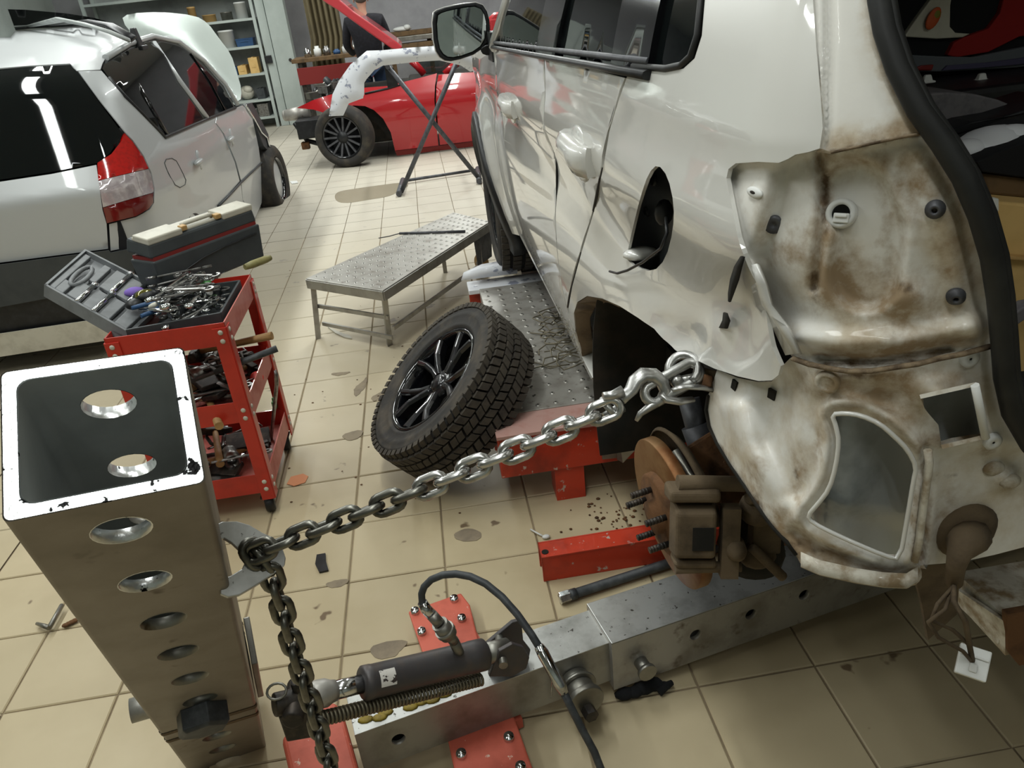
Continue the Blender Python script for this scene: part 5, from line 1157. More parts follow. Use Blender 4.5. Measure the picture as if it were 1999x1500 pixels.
# ================================================================ TROLLEY
TX0, TX1, TY0, TY1 = -1.062, -.694, 2.335, 2.815
tr = thing('tool_trolley', 'red three shelf tool trolley full of tools', 'trolley', ((TX0 + TX1) / 2, (TY0 + TY1) / 2, 0))
SZ = [.665, .385, .10]
for z in SZ:
    MB().box(*box3(TX0 + .004, TX1 - .004, TY0 + .004, TY1 - .004, z, z + .006)).obj('shelf_pan', MT['pinkred'], tr)
    for c, s_ in ((box3(TX0, TX1, TY0, TY0 + .004, z - .004, z + .072)), (box3(TX0, TX1, TY1 - .004, TY1, z - .004, z + .072)), (box3(TX0, TX0 + .004, TY0, TY1, z - .004, z + .072)), (box3(TX1 - .004, TX1, TY0, TY1, z - .004, z + .072))):
        MB().box(c, s_).obj('shelf_rim', MT['pinkred' if c[0] > TX1 - .01 else 'redrack'], tr)  # right rims pinker: reflected light put into their colour
for x, sx in ((TX0, 1), (TX1, -1)):
    for y, sy in ((TY0, 1), (TY1, -1)):
        m = MB(); m.box((x + sx * .02, y - sy * .003, .395), (.044, .005, .655)); m.box((x - sx * .003, y + sy * .02, .395), (.005, .044, .655)); m.obj('corner_post', MT['redrack'], tr, bevel=.0015)
        m = MB(); m.lathe([(.008, -.016), (.03, -.016), (.034, -.008), (.034, .008), (.03, .016), (.008, .016)], (x + sx * .03, y + sy * .03, .034), (1, .2, 0), 20); m.box((x + sx * .03, y + sy * .03, .066), (.045, .045, .006)); m.obj('caster', MT['blackplastic'], tr)
for z in SZ:
    for x in (TX0 + .018, TX1 - .018):
        for dz in (.012, .042): m = MB(); m.ball((x, TY0 - .0055, z + dz), .0085, 10, (1, .5, 1)); m.obj('rivet', MT['cream'], tr)
    for y in (TY0 + .02, TY1 - .02):
        for dz in (.012, .042): m = MB(); m.ball((TX1 + .0055, y, z + dz), .0085, 10, (.5, 1, 1)); m.obj('rivet', MT['cream'], tr)

def put(root, loc, d, roll=0, up=(0, 0, 1)):
    x = V(d).normalized(); u = V(up); y = u.cross(x).normalized(); z = x.cross(y)
    R = Matrix((x, y, z)).transposed() @ Matrix.Rotation(roll, 3, 'X'); root.matrix_world = Matrix.Translation(V(loc)) @ R.to_4x4(); return root
def root0(name): o = bpy.data.objects.new(name, None); COL.objects.link(o); o.empty_display_size = .02; LOC[o.name] = V((0, 0, 0)); return o
def spanner(L=.2, s=1.0, mat='chrome'):
    r = root0('spanner'); w = .011 * s
    m = MB(); m.box((0, 0, 0), (L * .78, w, .006)); m.box((0, 0, 0), (L * .7, w * .5, .0075)); m.obj('shank', MT[mat], r, bevel=.0015)
    m = MB(); R_ = .0155 * s; jaw = [(R_ * cos(radians(a)), R_ * sin(radians(a))) for a in range(50, 311, 20)] + [(.008 * s * cos(radians(a)) , .008 * s * sin(radians(a))) for a in (280, 230, 180, 130, 80)]
    m.prism([V((L / 2 - .004 - x, y, -.004)) for x, y in jaw], (0, 0, .008)); m.obj('open_jaw', MT[mat], r, bevel=.001)
    m = MB(); m.lathe([(.008 * s, -.005), (.0145 * s, -.005), (.0145 * s, .005), (.008 * s, .005), (.008 * s, -.005)], (-L / 2, 0, 0), (0, 0, 1), 14); m.obj('ring_end', MT[mat], r); return r
def hammer(L=.3):
    r = root0('hammer'); m = MB(); m.tube([(-L / 2, 0, 0), (-L * .2, 0, 0), (L * .2, 0, 0), (L / 2, 0, 0)], [.015, .013, .0115, .011], 10); m.obj('handle', MT['wood'], r)
    m = MB(); m.box((L / 2 - .01, 0, 0), (.03, .07, .03)); m.cyl((L / 2 - .01, .03, 0), (L / 2 - .01, .055, 0), .017, n=12); m.prism([(L / 2 - .024, -.03, -.012), (L / 2 + .004, -.03, -.012), (L / 2 - .01, -.065, -.012)], (0, 0, .024)); m.obj('head', MT['darksteel'], r, bevel=.003); return r
def screwdriver(L=.22, mat='tanp'):
    r = root0('screwdriver'); m = MB(); m.lathe([(0, 0), (.010, .002), (.014, .02), (.0125, .05), (.014, .08), (.008, .1), (0, .1)], (-L / 2, 0, 0), (1, 0, 0), 10); m.obj('handle', MT[mat], r)
    m = MB(); m.cyl((-L / 2 + .098, 0, 0), (L / 2 - .012, 0, 0), .0035, n=8); m.box((L / 2 - .006, 0, 0), (.014, .007, .0015)); m.obj('blade', MT['chrome'], r); return r
def pliers(L=.2, mat='darkred'):
    r = root0('pliers')
    for s_ in (-1, 1):
        m = MB(); m.tube([(-L / 2, .03 * s_, 0), (-L * .25, .026 * s_, 0), (0, .008 * s_, 0), (L * .1, 0, 0)], [.007, .008, .007, .006], 8); m.obj('grip', MT[mat], r)
        m = MB(); m.tube([(L * .05, -.008 * s_, 0), (L * .2, .009 * s_, 0), (L * .45, .003 * s_, 0)], [.008, .009, .003], 8, sy=.7); m.obj('jaw', MT['toolsteel'], r)
    return r
def socketp(r_=.014, L=.035, mat='chrome'):
    r = root0('socket'); m = MB(); m.lathe([(r_ * .65, 0), (r_, 0), (r_, L * .5), (r_ * .85, L * .58), (r_ * .85, L), (r_ * .5, L), (r_ * .5, L * .4), (r_ * .65, 0)], (-L / 2, 0, 0), (1, 0, 0), 14); m.obj('sleeve', MT[mat], r)
    m = MB(); m.lathe([(r_ * 1.02, 0), (r_ * 1.02, .003)], (-L / 2 + L * .8, 0, 0), (1, 0, 0), 14); m.obj('knurl', MT['toolsteel'], r); return r
def ratchet(L=.24):
    r = root0('ratchet'); m = MB(); m.tube([(-L / 2, 0, 0), (-L * .15, 0, 0), (-L * .1, 0, 0), (L * .35, 0, 0)], [.013, .012, .007, .008], 10); m.obj('handle', MT['chrome'], r)
    m = MB(); m.lathe([(0, -.012), (.018, -.012), (.021, -.004), (.021, .008), (.016, .012), (0, .012)], (L * .42, 0, 0), (0, 0, 1), 18); m.box((L * .42, 0, .018), (.011, .011, .016)); m.obj('head', MT['chrome'], r); return r
def chisel(L=.24, mat='darksteel'):
    r = root0('chisel'); m = MB(); m.cyl((-L / 2, 0, 0), (L * .3, 0, 0), .008, n=8); m.obj('shaft', MT[mat], r); m = MB(); m.box((L * .4, 0, 0), (L * .22, .022, .006), taper=(1, 1)); m.obj('blade', MT['toolsteel'], r, bevel=.002); return r
def clampt(L=.2):
    r = root0('screw_clamp'); m = MB(); m.tube([(-L * .4, .05, 0), (-L * .45, 0, 0), (-L * .4, -.05, 0), (L * .4, -.05, 0), (L * .45, 0, 0)], .007, 8); m.obj('frame', MT['darksteel'], r)
    m = MB(); m.cyl((L * .55, .0, 0), (-L * .1, .0, 0), .005, n=8); m.cyl((L * .55, -.03, 0), (L * .55, .03, 0), .003, n=6); m.obj('screw', MT['toolsteel'], r); return r
def plate_(L=.12):
    r = root0('steel_block'); m = MB(); m.box((0, 0, 0), (L, L * .55, .018)); m.obj('block', MT['darksteel'], r, bevel=.003); m = MB(); m.cyl((L * .25, 0, .0), (L * .25, 0, .0115), .012, n=12); m.obj('boss', MT['toolsteel'], r); return r
TG = dict(top='heap in the case on the top tray', mid='middle shelf of the red trolley', low='bottom shelf of the red trolley')
def scatter(specs, where, x0, x1, y0, y1, z, layers=3, seed=1, dz=.011):
    rnd = random.Random(seed); n = len(specs)
    for i, (fn, kind, look) in enumerate(specs):
        r = fn(); x = rnd.uniform(x0, x1); y = y0 + (y1 - y0) * ((i * .618) % 1); zz = z + .012 + dz * (i * layers // n)
        a = rnd.uniform(-.5, .9) if i % 2 else rnd.uniform(.6, 2.4); put(r, (x, y, zz), (cos(a), sin(a), rnd.uniform(-.08, .1)), rnd.uniform(-.3, .3))
        tag(r, f'{look} in the {TG[where]}' if where == 'top' else f'{look} on the {TG[where]}', kind, f'{look}s, {TG[where]}')
top = []
for i in range(16): top.append((lambda i=i: spanner(.15 + .013 * (i % 7), .9 + .07 * (i % 4), ['chrome', 'chrome', 'toolsteel'][i % 3]), 'spanner', ('short ' if i % 7 < 2 else 'long ' if i % 7 > 4 else 'middling ') + ('shiny combination spanner' if i % 3 < 2 else 'dull steel spanner')))
for i in range(6): top.append((lambda i=i: socketp(.012 + .003 * (i % 3), .036), 'socket', 'chrome socket'))
top += [(ratchet, 'ratchet', 'chrome ratchet handle'), (lambda: pliers(.18, 'bluep'), 'pliers', 'blue handled pliers'), (lambda: screwdriver(.2, 'greenp'), 'screwdriver', 'green handled screwdriver'), (lambda: pliers(.17, 'blackplastic'), 'pliers', 'black handled pliers')]
for i in range(14): top.append((lambda i=i: spanner(.13 + .012 * (i % 6), 1.0 + .1 * (i % 3), ['chrome', 'toolsteel'][i % 2]), 'spanner', ('stubby ' if i % 6 < 2 else 'longish ' if i % 6 > 3 else '') + ('broad chrome spanner' if i % 2 == 0 else 'broad dull spanner')))
scatter(top, 'top', -.92, -.79, 2.44, 2.72, .70, 8, 3, .015)
mid = [(hammer, 'hammer', 'wooden handled hammer'), (lambda: clampt(.22), 'clamp', 'dark screw clamp'), (lambda: clampt(.18), 'clamp', 'dark screw clamp'), (lambda: plate_(.12), 'block', 'dark steel block'), (lambda: plate_(.10), 'block', 'dark steel block'), (lambda: chisel(.26), 'chisel', 'long dark chisel'), (lambda: hammer(.26), 'hammer', 'wooden handled hammer'), (lambda: pliers(.2), 'pliers', 'red handled pliers'), (lambda: clampt(.2), 'clamp', 'dark screw clamp'), (lambda: screwdriver(.24), 'screwdriver', 'tan handled screwdriver'), (lambda: plate_(.13), 'block', 'dark steel block'), (lambda: chisel(.22), 'chisel', 'long dark chisel'), (lambda: pliers(.22, 'blackplastic'), 'pliers', 'black pliers'), (lambda: spanner(.22, 1.3, 'toolsteel'), 'spanner', 'dull steel spanner')]
mid += [(lambda: hammer(.24), 'hammer', 'wooden handled hammer'), (lambda: plate_(.14), 'block', 'dark steel block'), (lambda: socketp(.026, .07, 'toolsteel'), 'socket', 'large steel socket'), (lambda: socketp(.03, .08, 'toolsteel'), 'socket', 'large steel socket'), (lambda: spanner(.24, 1.5, 'toolsteel'), 'spanner', 'dull steel spanner'), (lambda: clampt(.22), 'clamp', 'dark screw clamp'), (lambda: chisel(.2, 'toolsteel'), 'chisel', 'pale flat chisel'), (lambda: plate_(.11), 'block', 'dark steel block')]
scatter(mid, 'mid', -.92, -.80, 2.44, 2.72, SZ[1] + .01, 6, 5, .016)
low = [(lambda: plate_(.15), 'block', 'dark steel block'), (lambda: chisel(.3), 'chisel', 'long dark chisel'), (lambda: spanner(.26, 1.4), 'spanner', 'bright long spanner'), (lambda: spanner(.24, 1.3), 'spanner', 'bright long spanner'), (lambda: clampt(.2), 'clamp', 'dark screw clamp'), (lambda: plate_(.12), 'block', 'dark steel block'), (lambda: chisel(.26, 'toolsteel'), 'chisel', 'bright flat chisel'), (lambda: hammer(.3), 'hammer', 'wooden handled hammer'), (lambda: pliers(.22), 'pliers', 'red handled pliers')]
low += [(lambda: plate_(.16), 'block', 'dark steel block'), (lambda: socketp(.03, .08, 'toolsteel'), 'socket', 'large steel socket'), (lambda: clampt(.2), 'clamp', 'dark screw clamp'), (lambda: hammer(.26), 'hammer', 'wooden handled hammer'), (lambda: spanner(.22, 1.3, 'toolsteel'), 'spanner', 'dull steel spanner')]
scatter(low, 'low', -.92, -.80, 2.44, 2.72, SZ[2] + .01, 5, 8, .016)
# larger singled-out tools on the middle shelf
h1 = hammer(.30); put(h1, atx(455, 672, -.79), (-1, .10, -.12)); tag(h1, 'hammer with red tipped wooden handle poking over the trolley middle shelf rim', 'hammer')
f1 = root0('file'); m = MB(); m.tube([(-.11, 0, 0), (.0, 0, 0), (.11, 0, 0)], [.010, .011, .012], 10); m.obj('grip', MT['hose'], f1); m = MB(); m.box((-.17, 0, 0), (.13, .02, .006)); m.obj('blade', MT['darksteel'], f1); put(f1, atx(480, 704, -.70), (1, .25, .16)); tag(f1, 'dark ribbed tool handle jutting to the right from the middle shelf', 'file')
g1 = root0('grease_gun'); m = MB(); m.lathe([(0, 0), (.026, .002), (.028, .03), (.026, .12), (.012, .14), (.011, .17), (.004, .19), (.0035, .26), (0, .26)], (-.12, 0, 0), (1, 0, 0), 20); m.obj('barrel', MT['chrome'], g1); m = MB(); m.tube([(-.09, .02, .0), (-.11, .05, 0), (-.05, .07, 0)], .005, 8); m.obj('lever', MT['darksteel'], g1)
put(g1, atz(425, 765, .43), (1, .45, .05)); tag(g1, 'chrome barrelled air tool lying at the front of the middle shelf', 'tool')
p = atz(500, 742, .40); m = MB(); m.lathe([(0, 0), (.022, 0), (.024, .01), (.024, .03), (.02, .034), (0, .034)], p, (.3, -.6, .5), 20); tag(m.obj('plastic_disc', M('cap_red', '#d63a30', .5)), 'round bright red plastic disc at the right of the trolley middle shelf', 'disc')
pb = root0('pry_bar'); m = MB(); m.tube([(-.17, 0, 0), (.12, 0, 0), (.16, .0, .006), (.18, 0, .014)], [.009, .009, .010, .006], 8, sy=.6); m.obj('bar', MT['toolsteel'], pb); m = MB(); m.cyl((-.19, 0, 0), (-.165, 0, 0), .011, n=10); m.obj('end_cap', MT['darksteel'], pb)
a, b = atz(530, 850, .13), atz(541, 745, .38); put(pb, (a + b) / 2, b - a); tag(pb, 'long grey pry bar leaning upright at the right of the trolley bottom shelf', 'bar')
p = atz(536, 790, .2); m = MB(); m.box(p, (.018, .02, .03)); m.cyl(p + V((0, 0, .015)), p + V((0, 0, .03)), .006, n=8); tag(m.obj('lighter', MT['greenp'], None, bevel=.003), 'small green plastic piece behind the pry bar on the bottom shelf', 'plastic')
# --- open case with heaped tools
case = thing('socket_case', 'open grey plastic socket case with its lid hanging over the trolley left side', 'case', (-.9, 2.5, .70))
hA, hB = atz(248, 652, .735), atz(330, 574, .735); oA, oB = atz(86, 560, .86), atz(166, 490, .86)
def lid(u, v, n=0):
    p = hA.lerp(hB, u).lerp(oA.lerp(oB, u), v); return p + lidn * n
lidn = (hB - hA).cross(oA - hA).normalized()
if lidn.z < 0: lidn = -lidn
def lbox(m, u0, u1, v0, v1, z0, z1):
    m.add([lid(u0, v0, z0), lid(u1, v0, z0), lid(u1, v1, z0), lid(u0, v1, z0), lid(u0, v0, z1), lid(u1, v0, z1), lid(u1, v1, z1), lid(u0, v1, z1)], [(3, 2, 1, 0), (4, 5, 6, 7), (0, 1, 5, 4), (1, 2, 6, 5), (2, 3, 7, 6), (3, 0, 4, 7)])
m = MB(); lbox(m, 0, 1, 0, 1, -.035, -.012); lbox(m, 0, .03, 0, 1, -.02, .008); lbox(m, .97, 1, 0, 1, -.02, .008); lbox(m, 0, 1, .975, 1, -.02, .008); m.obj('lid_shell', MT['greyplastic'], case, bevel=.003)
ins = [(.06, .46, .04, .18), (.52, .94, .04, .20), (.06, .44, .24, .38), (.50, .94, .26, .40), (.06, .42, .44, .58), (.48, .94, .46, .58), (.08, .40, .64, .76), (.50, .92, .64, .72), (.06, .94, .90, .97), (.06, .30, .80, .90)]
for u0, u1, v0, v1 in ins:
    m = MB(); lbox(m, u0, u1, v0, v1, -.012, .002); m.obj('insert_block', MT['greyplastic'], case, bevel=.003)
m = MB(); m.tube([lid(.25 + .3 * (1 + cos(a)) * .8, .80 + .06 * sin(a), .002) for a in [2 * pi * k / 16 for k in range(16)]], .008, 8, closed=True); m.obj('handle', MT['greyplastic'], case)
for i, (u0, u1, v) in enumerate(((.02, .44, .41), (.02, .42, .61), (.46, .96, .22), (.46, .95, .43))):
    m = MB(); m.cyl(lid(u0, v, .006), lid(u1, v, .006), .008, n=10); m.cyl(lid(u1 - .02, v, .006), lid(u1 + .03, v, .006), .012, n=12); o = m.obj('extension_bar', MT['chrome'])
    tag(o, f'chrome extension bar clipped in the case lid, {["near the hinge at the front", "further out at the front", "near the hinge at the back", "further out at the back"][i]}', 'bar')
m = MB(); bq = [hA + V((.0, 0, -.03)), hB + V((0, 0, -.03)), V((-.715, 2.72, .70)), V((-.715, 2.40, .70))]
m.prism([V((b.x, b.y, .675)) for b in bq], (0, 0, .01)); m.obj('tray_base', MT['darkgrey'], case)
m = MB()
for a, b in ((bq[3], bq[0]), (bq[2], bq[3]), (bq[1], bq[2])):
    m.bar(V((a.x, a.y, .715)), V((b.x, b.y, .715)), .008, .07)
m.obj('tray_wall', MT['darkgrey'], case, bevel=.002)
# purple cloth, goggles, tan bottle, bright lever
p = atz(262, 570, .78); m = MB(); m.ball(p, .03, 14, (1.15, .75, .55)); m.ball(p + V((.018, -.01, -.008)), .02, 10, (1, 1, .6)); o = m.obj('purple_pad', MT['purple']); tag(o, 'soft purple pad lying on the grey case lid', 'pad')
gg = thing('goggles', 'black welding goggles with a gold lens on top of the tool heap', 'goggles', atz(282, 590, .78)); p = atz(284, 578, .79)
m = MB(); m.ball(p, .036, 18, (1.15, .9, .62)); m.ball(p + V((-.03, -.03, -.012)), .03, 12, (1, 1.1, .6)); m.obj('frame', MT['blackplastic'], gg)
Fg = frame((EYE - p) + V((0, 0, .6))); m = MB(); m.ball(p + Fg.col[2] * .012, .028, 18, (1.15, .72, .5), Fg); m.obj('lens', MT['visor'], gg)
p = atz(304, 596, .775); m = MB(); m.ball(p, .017, 12, (1.5, .8, .6), Matrix.Rotation(.6, 3, 'Z')); m.cyl(p + V((.018, .012, .003)), p + V((.03, .02, .004)), .006, n=10); tag(m.obj('small_bottle', MT['cream']), 'small cream bottle beside the gold goggles', 'bottle')
m = MB(); m.tube([atz(272, 606, .77), atz(300, 605, .775), atz(330, 607, .775), atz(352, 602, .77)], [.005, .008, .009, .005], 10, sy=.7); tag(m.obj('lever_handle', MT['chrome']), 'long bright chrome handle in front of the goggles', 'handle')
m = MB(); m.tube([atz(356, 557, .77), atz(385, 566, .775), atz(412, 572, .77)], [.008, .012, .008], 10); m.ball(atz(384, 565, .775), .018, 12, (1.4, .8, .7)); tag(m.obj('air_gun', MT['white']), 'pale grey air gun lying across the tool heap', 'tool')
a, b = atz(478, 522, .80), atz(528, 503, .80); m = MB(); m.tube([a, a.lerp(b, .3), a.lerp(b, .8), b], [.010, .014, .0135, .010], 12); o = m.obj('wood_handle', M('olive_wood', '#8a8355', .5, col2='#6f683f', scale=20)); tag(o, 'olive wooden handle sticking out over the trolley rear corner', 'handle')
# --- toolbox
t0_, t1_ = atz(322, 582, .735), atz(520, 500, .735); td = (t1_ - t0_); tl = td.length; td.normalize(); tn = V((-td.y, td.x, 0)).normalized()
tn = tn if tn.y > 0 else -tn; td.z = 0; td.normalize()
tb_ = thing('toolbox', 'grey plastic toolbox with cream lid handle at the back of the trolley', 'toolbox', t0_)
RB = Matrix((td, tn, V((0, 0, 1)))).transposed(); g = lambda x, y, z: V((t0_.x, t0_.y, .735)) + td * x + tn * y + V((0, 0, z))
m = MB(); m.box(g(tl / 2, .065, .065), (tl * .96, .13, .13), RB, taper=(1.05, 1.05)); m.obj('body', MT['darkgrey'], tb_, bevel=.006)
m = MB(); m.box(g(tl / 2, .065, .135), (tl * .97, .12, .016), RB); m.obj('inner_tray', MT['darkred'], tb_)
RL_ = RB @ Matrix.Rotation(radians(7), 3, 'X'); m = MB(); m.box(g(tl / 2, .07, .172), (tl * 1.0, .14, .05), RL_, taper=(.97, .9)); m.obj('lid', MT['darkgrey'], tb_, bevel=.008)
m = MB(); m.box(g(tl * .5, .06, .198), (tl * .97, .08, .014), RL_); m.box(g(tl * .16, .045, .202), (tl * .3, .085, .024), RL_); m.box(g(tl * .84, .045, .202), (tl * .3, .085, .024), RL_); m.obj('lid_rim', MT['cream'], tb_, bevel=.005)
m = MB(); m.tube([g(tl * .36, .04, .208), g(tl * .38, .03, .214), g(tl * .62, .03, .214), g(tl * .64, .04, .208)], .008, 8); m.obj('handle', MT['cream'], tb_)
for u in (.34, .66): m = MB(); m.box(g(tl * u, .02, .204), (.024, .024, .018), RL_); m.obj('latch', MT['tanp'], tb_, bevel=.003)
m = MB(); m.tube([g(tl * .08, -.004, .05), g(tl * .4, -.006, .085), g(tl * .6, -.006, .095), g(tl * .95, -.005, .10)], .003, 6); m.obj('seam_rib', MT['blackplastic'], tb_)

# ================================================================ FLOOR BITS
def chip(name, pts, z, mat, label, cat, h=.004, jit=0):
    q = [atz(x, y, .001) for x, y in pts]; m = MB(); m.prism([V((p.x, p.y, .0015)) for p in q], (0, 0, h)); return tag(m.obj(name, MT[mat] if isinstance(mat, str) else mat), label, cat)
chip('rubber_chip', [(619, 1086), (636, 1083), (637, 1098), (642, 1116), (624, 1120), (616, 1104)], 0, 'blackplastic', 'small black rubber chip on the tiles right of the hook plate', 'chip', .006)
chip('orange_chip', [(560, 946), (568, 932), (592, 926), (602, 931), (596, 943), (574, 950)], 0, M('orange_paint', '#cf8a62', .6), 'flat orange plastic flake on the tiles by the trolley', 'chip', .002)
chip('paper_scrap', [(640, 640), (652, 645), (668, 652), (684, 657), (687, 663), (672, 660), (655, 652)], 0, 'cream', 'curled pale paper strip under the perforated step', 'paper', .006)
chip('paper_scrap', [(566, 355), (580, 354), (582, 358), (570, 360)], 0, 'white', 'tiny white paper scrap on the far tiles near the silver car', 'paper', .006)
m = MB()
for k in range(9):
    c = atz(1222 + 9 * k + random.uniform(-3, 3), 1356 - 2.5 * k + random.uniform(-6, 6), .015); m.ball(c, random.uniform(.012, .024), 9, (1.3, .9, .7))
m.tube([atz(1285, 1352, .012), atz(1300, 1340, .02), atz(1312, 1333, .02)], [.012, .01, .007], 8); tag(m.obj('black_rag', MT['blackcloth']), 'crumpled black rag on the floor under the sleeve', 'rag')
m = MB(); m.cyl(atz(96, 1226, .02), atz(121, 1182, .02), .007, n=8); m.tube([atz(96, 1226, .02), atz(84, 1222, .02), atz(72, 1218, .012)], [.008, .007, .005], 8); tag(m.obj('bent_rod', MT['steel']), 'short bent grey metal rod on the tiles left of the post', 'rod')
m = MB(); 
for k in range(4): m.ball(atz(128 + 6 * k, 1221 - 3 * k, .008), .009, 8, (1.3, 1, .6))
tag(m.obj('dirt_clod', MT['rust']), 'brown dirt clod on the tiles left of the post', 'dirt')
m = MB(); m.tube([atz(1036, 1034, .006), atz(1050, 1042, .008), atz(1060, 1047, .006)], .003, 6); m.ball(atz(1066, 1048, .008), .01, 8, (1.4, 1, .6)); tag(m.obj('clip_scrap', MT['white']), 'white plastic clip scrap on the tiles by the red bar', 'scrap')
rnd = random.Random(4); crumbs = MB()
for k in range(60):
    px, py = rnd.gauss(1195, 40), rnd.gauss(1010, 18); c = atz(px, py, .003); crumbs.ball(c, rnd.uniform(.002, .006), 6, (1.3, 1, .6))
for k in range(50):
    px, py = rnd.uniform(560, 1000), rnd.uniform(420, 1010); c = atz(px, py, .002); crumbs.ball(c, rnd.uniform(.0015, .004), 6, (1.6, 1, .5))
tag(crumbs.obj('floor_crumbs', MT['rust']), 'dark dirt crumbs scattered on the tiles by the brake disc', 'dirt', kind='stuff')
pud = M('puddle', '#b0a590', .07, 0, .4)
q = [(652, 383), (660, 374), (690, 369), (740, 362), (786, 356), (800, 362), (782, 372), (760, 384), (720, 390), (680, 397), (658, 395)]
q = [atz(*p, .0008) for p in smooth_poly(q, 2)]; m = MB(); m.prism([V((p.x, p.y, .0009)) for p in q], (0, 0, .0012)); tag(m.obj('puddle', pud), 'thin brownish puddle on the tiles by the crossed stand', 'puddle')
# ================================================================ SILVER CAR
def mF(p):
    x, y, z = p
    xs = -1.40
    if z > .95: xs -= .26 * (z - .95) + .12 * (z - .95) ** 2
    else: xs -= .05 * ((.95 - z) / .6) ** 2
    if y < 4.7: xs -= .07 * ((4.7 - y) / .75) ** 2
    if y > 6.4: xs -= .05 * ((y - 6.4) / 1.2) ** 2
    xs += .012 * exp(-((z - .80) / .05) ** 2)
    yr = 3.96 + (.62 * (z - .9) if z > .9 else .03 * (.9 - z) / .4) + .05 * ((x + 2.3) / .8) ** 2
    zr = 1.50 + .12 * sst(4.3, 5.9, y) - .05 * ((x + 2.3) / .75) ** 2
    a, b, c = min(xs - x, x - (-4.6 - xs)), y - yr, zr - z; R = .16
    da, db, dc = max(R - a, 0), max(R - b, 0), max(R - c, 0)
    if da == db == dc == 0: return min(a, b, c)
    return R - sqrt(da * da + db * db + dc * dc)
def msk(px, py, inset=0):
    r = ray(px, py).normalized(); t = 2.2; prev = t
    while t < 14:
        if mF(EYE + r * t) > inset: break
        prev = t; t += .05
    lo, hi = prev, t
    for _ in range(22):
        m = (lo + hi) / 2
        if mF(EYE + r * m) > inset: hi = m
        else: lo = m
    return EYE + r * hi
car = thing('silver_car', 'silver people carrier with its bonnet raised behind the tool trolley', 'car', (-2.3, 5.8, 0))
def mp(name, poly, mat, ins=0, cell=14, th=.006): return patch(name, poly, lambda x, y: msk(x, y, ins), MT[mat], car, cell, (), th)
RW = [(-330, 170), (-90, 143), (0, 137), (60, 131), (136, 127), (152, 141), (192, 197), (240, 262), (214, 300), (192, 315), (188, 319), (100, 336), (0, 351), (-90, 362), (-350, 392)]
mp('rear_window', RW, 'glassdark', .004)
mp('roof', [(-330, 110), (-90, 68), (20, 62), (58, 58), (160, 53), (205, 60), (240, 62), (270, 74), (294, 74), (252, 86), (210, 106), (200, 124), (196, 136), (150, 138), (137, 124), (60, 128), (0, 133), (-90, 139), (-330, 166)], 'silver')
mp('sunroof', [(-90, 62), (20, 60), (58, 56), (160, 51), (205, 58), (248, 60), (225, 46), (180, 34), (128, 26), (50, 19), (-90, 15)], 'glassdark', -.004)
mp('rear_quarter', [(153, 139), (198, 138), (210, 152), (242, 188), (322, 270), (405, 233), (422, 227), (419, 240), (435, 262), (458, 316), (468, 354), (430, 398), (400, 440), (300, 472), (216, 490), (213, 438), (266, 424), (292, 410), (301, 396), (302, 368), (296, 338), (282, 306), (261, 275), (245, 258), (194, 195)], 'silver')
mp('front_door', [(425, 226), (460, 211), (474, 206), (491, 222), (505, 288), (513, 348), (511, 396), (498, 427), (474, 390), (471, 354), (461, 316), (438, 262), (422, 240)], 'silver')
mp('sill_panel', [(432, 400), (470, 358), (474, 392), (497, 429), (470, 452), (430, 480), (340, 520), (216, 560), (216, 494), (300, 476), (402, 444)], 'silver', -.004)
m = MB(); m.tube([msk(x, y, -.006) for x, y in ((426, 403), (448, 381), (470, 357), (492, 336), (512, 316))], .009, 8); m.obj('rubbing_strip', MT['darkgrey'], car)
mp('tailgate', [(-360, 398), (-90, 366), (0, 355), (100, 340), (188, 322), (192, 350), (200, 410), (208, 437), (211, 486), (0, 513), (-90, 526), (-400, 568)], 'silver')
mp('bumper_top', [(-410, 572), (-90, 530), (0, 517), (212, 489), (216, 494), (330, 470), (330, 540), (216, 560), (0, 600), (-90, 614), (-430, 664)], 'darkgrey', -.03)
mp('bumper_recess', [(-425, 662), (-90, 612), (0, 598), (216, 558), (330, 538), (330, 580), (216, 622), (0, 655), (-90, 669), (-440, 720)], 'blackplastic', -.01)
mp('bumper_lower', [(-435, 718), (-90, 667), (0, 652), (216, 620), (330, 578), (330, 620), (216, 664), (0, 697), (-90, 711), (-450, 764)], 'cream', -.04)
LA = [(243, 260), (259, 277), (280, 307), (290, 329), (192, 352), (190, 318), (217, 301), (238, 274)]
LB_ = [(192, 353), (290, 330), (295, 342), (300, 368), (299, 376), (250, 390), (201, 405)]
LC = [(201, 406), (250, 391), (299, 377), (299, 396), (290, 408), (266, 422), (209, 436)]
lampo = mp('lamp_red', LA, 'lampred', -.012, 10, .02); mp('lamp_clear', LB_, 'lampclear', -.012, 10, .02); mp('lamp_dark', LC, 'lampdark', -.012, 10, .02)
SW = [(200, 134), (210, 109), (250, 89), (296, 75), (346, 84), (396, 122), (437, 168), (459, 209), (406, 231), (322, 267), (243, 186), (212, 151)]
mp('side_window', SW, 'glassdark', .002, 14)
for pts, w, mt in (([(232, 101), (278, 180), (326, 263)], .012, 'blackgloss'), ([(299, 82), (350, 158), (404, 231)], .024, 'silver'), ([(372, 104), (410, 160), (440, 216)], .010, 'blackgloss')):
    m = MB(); m.tube([msk(x, y, -.002) for x, y in pts], w, 8, sy=.5); m.obj('window_pillar', MT[mt], car)
m = MB(); m.tube([msk(x, y, -.003) for x, y in ((212, 151), (243, 187), (322, 268), (406, 232), (460, 210))], .010, 8); m.obj('window_trim', MT['blackplastic'], car)
m = MB(); m.tube([msk(x, y, -.008) for x, y in ((206, 113), (252, 85), (298, 71), (348, 81), (398, 119), (440, 165), (464, 205))], .018, 8); m.obj('roof_edge_trim', MT['silver'], car)
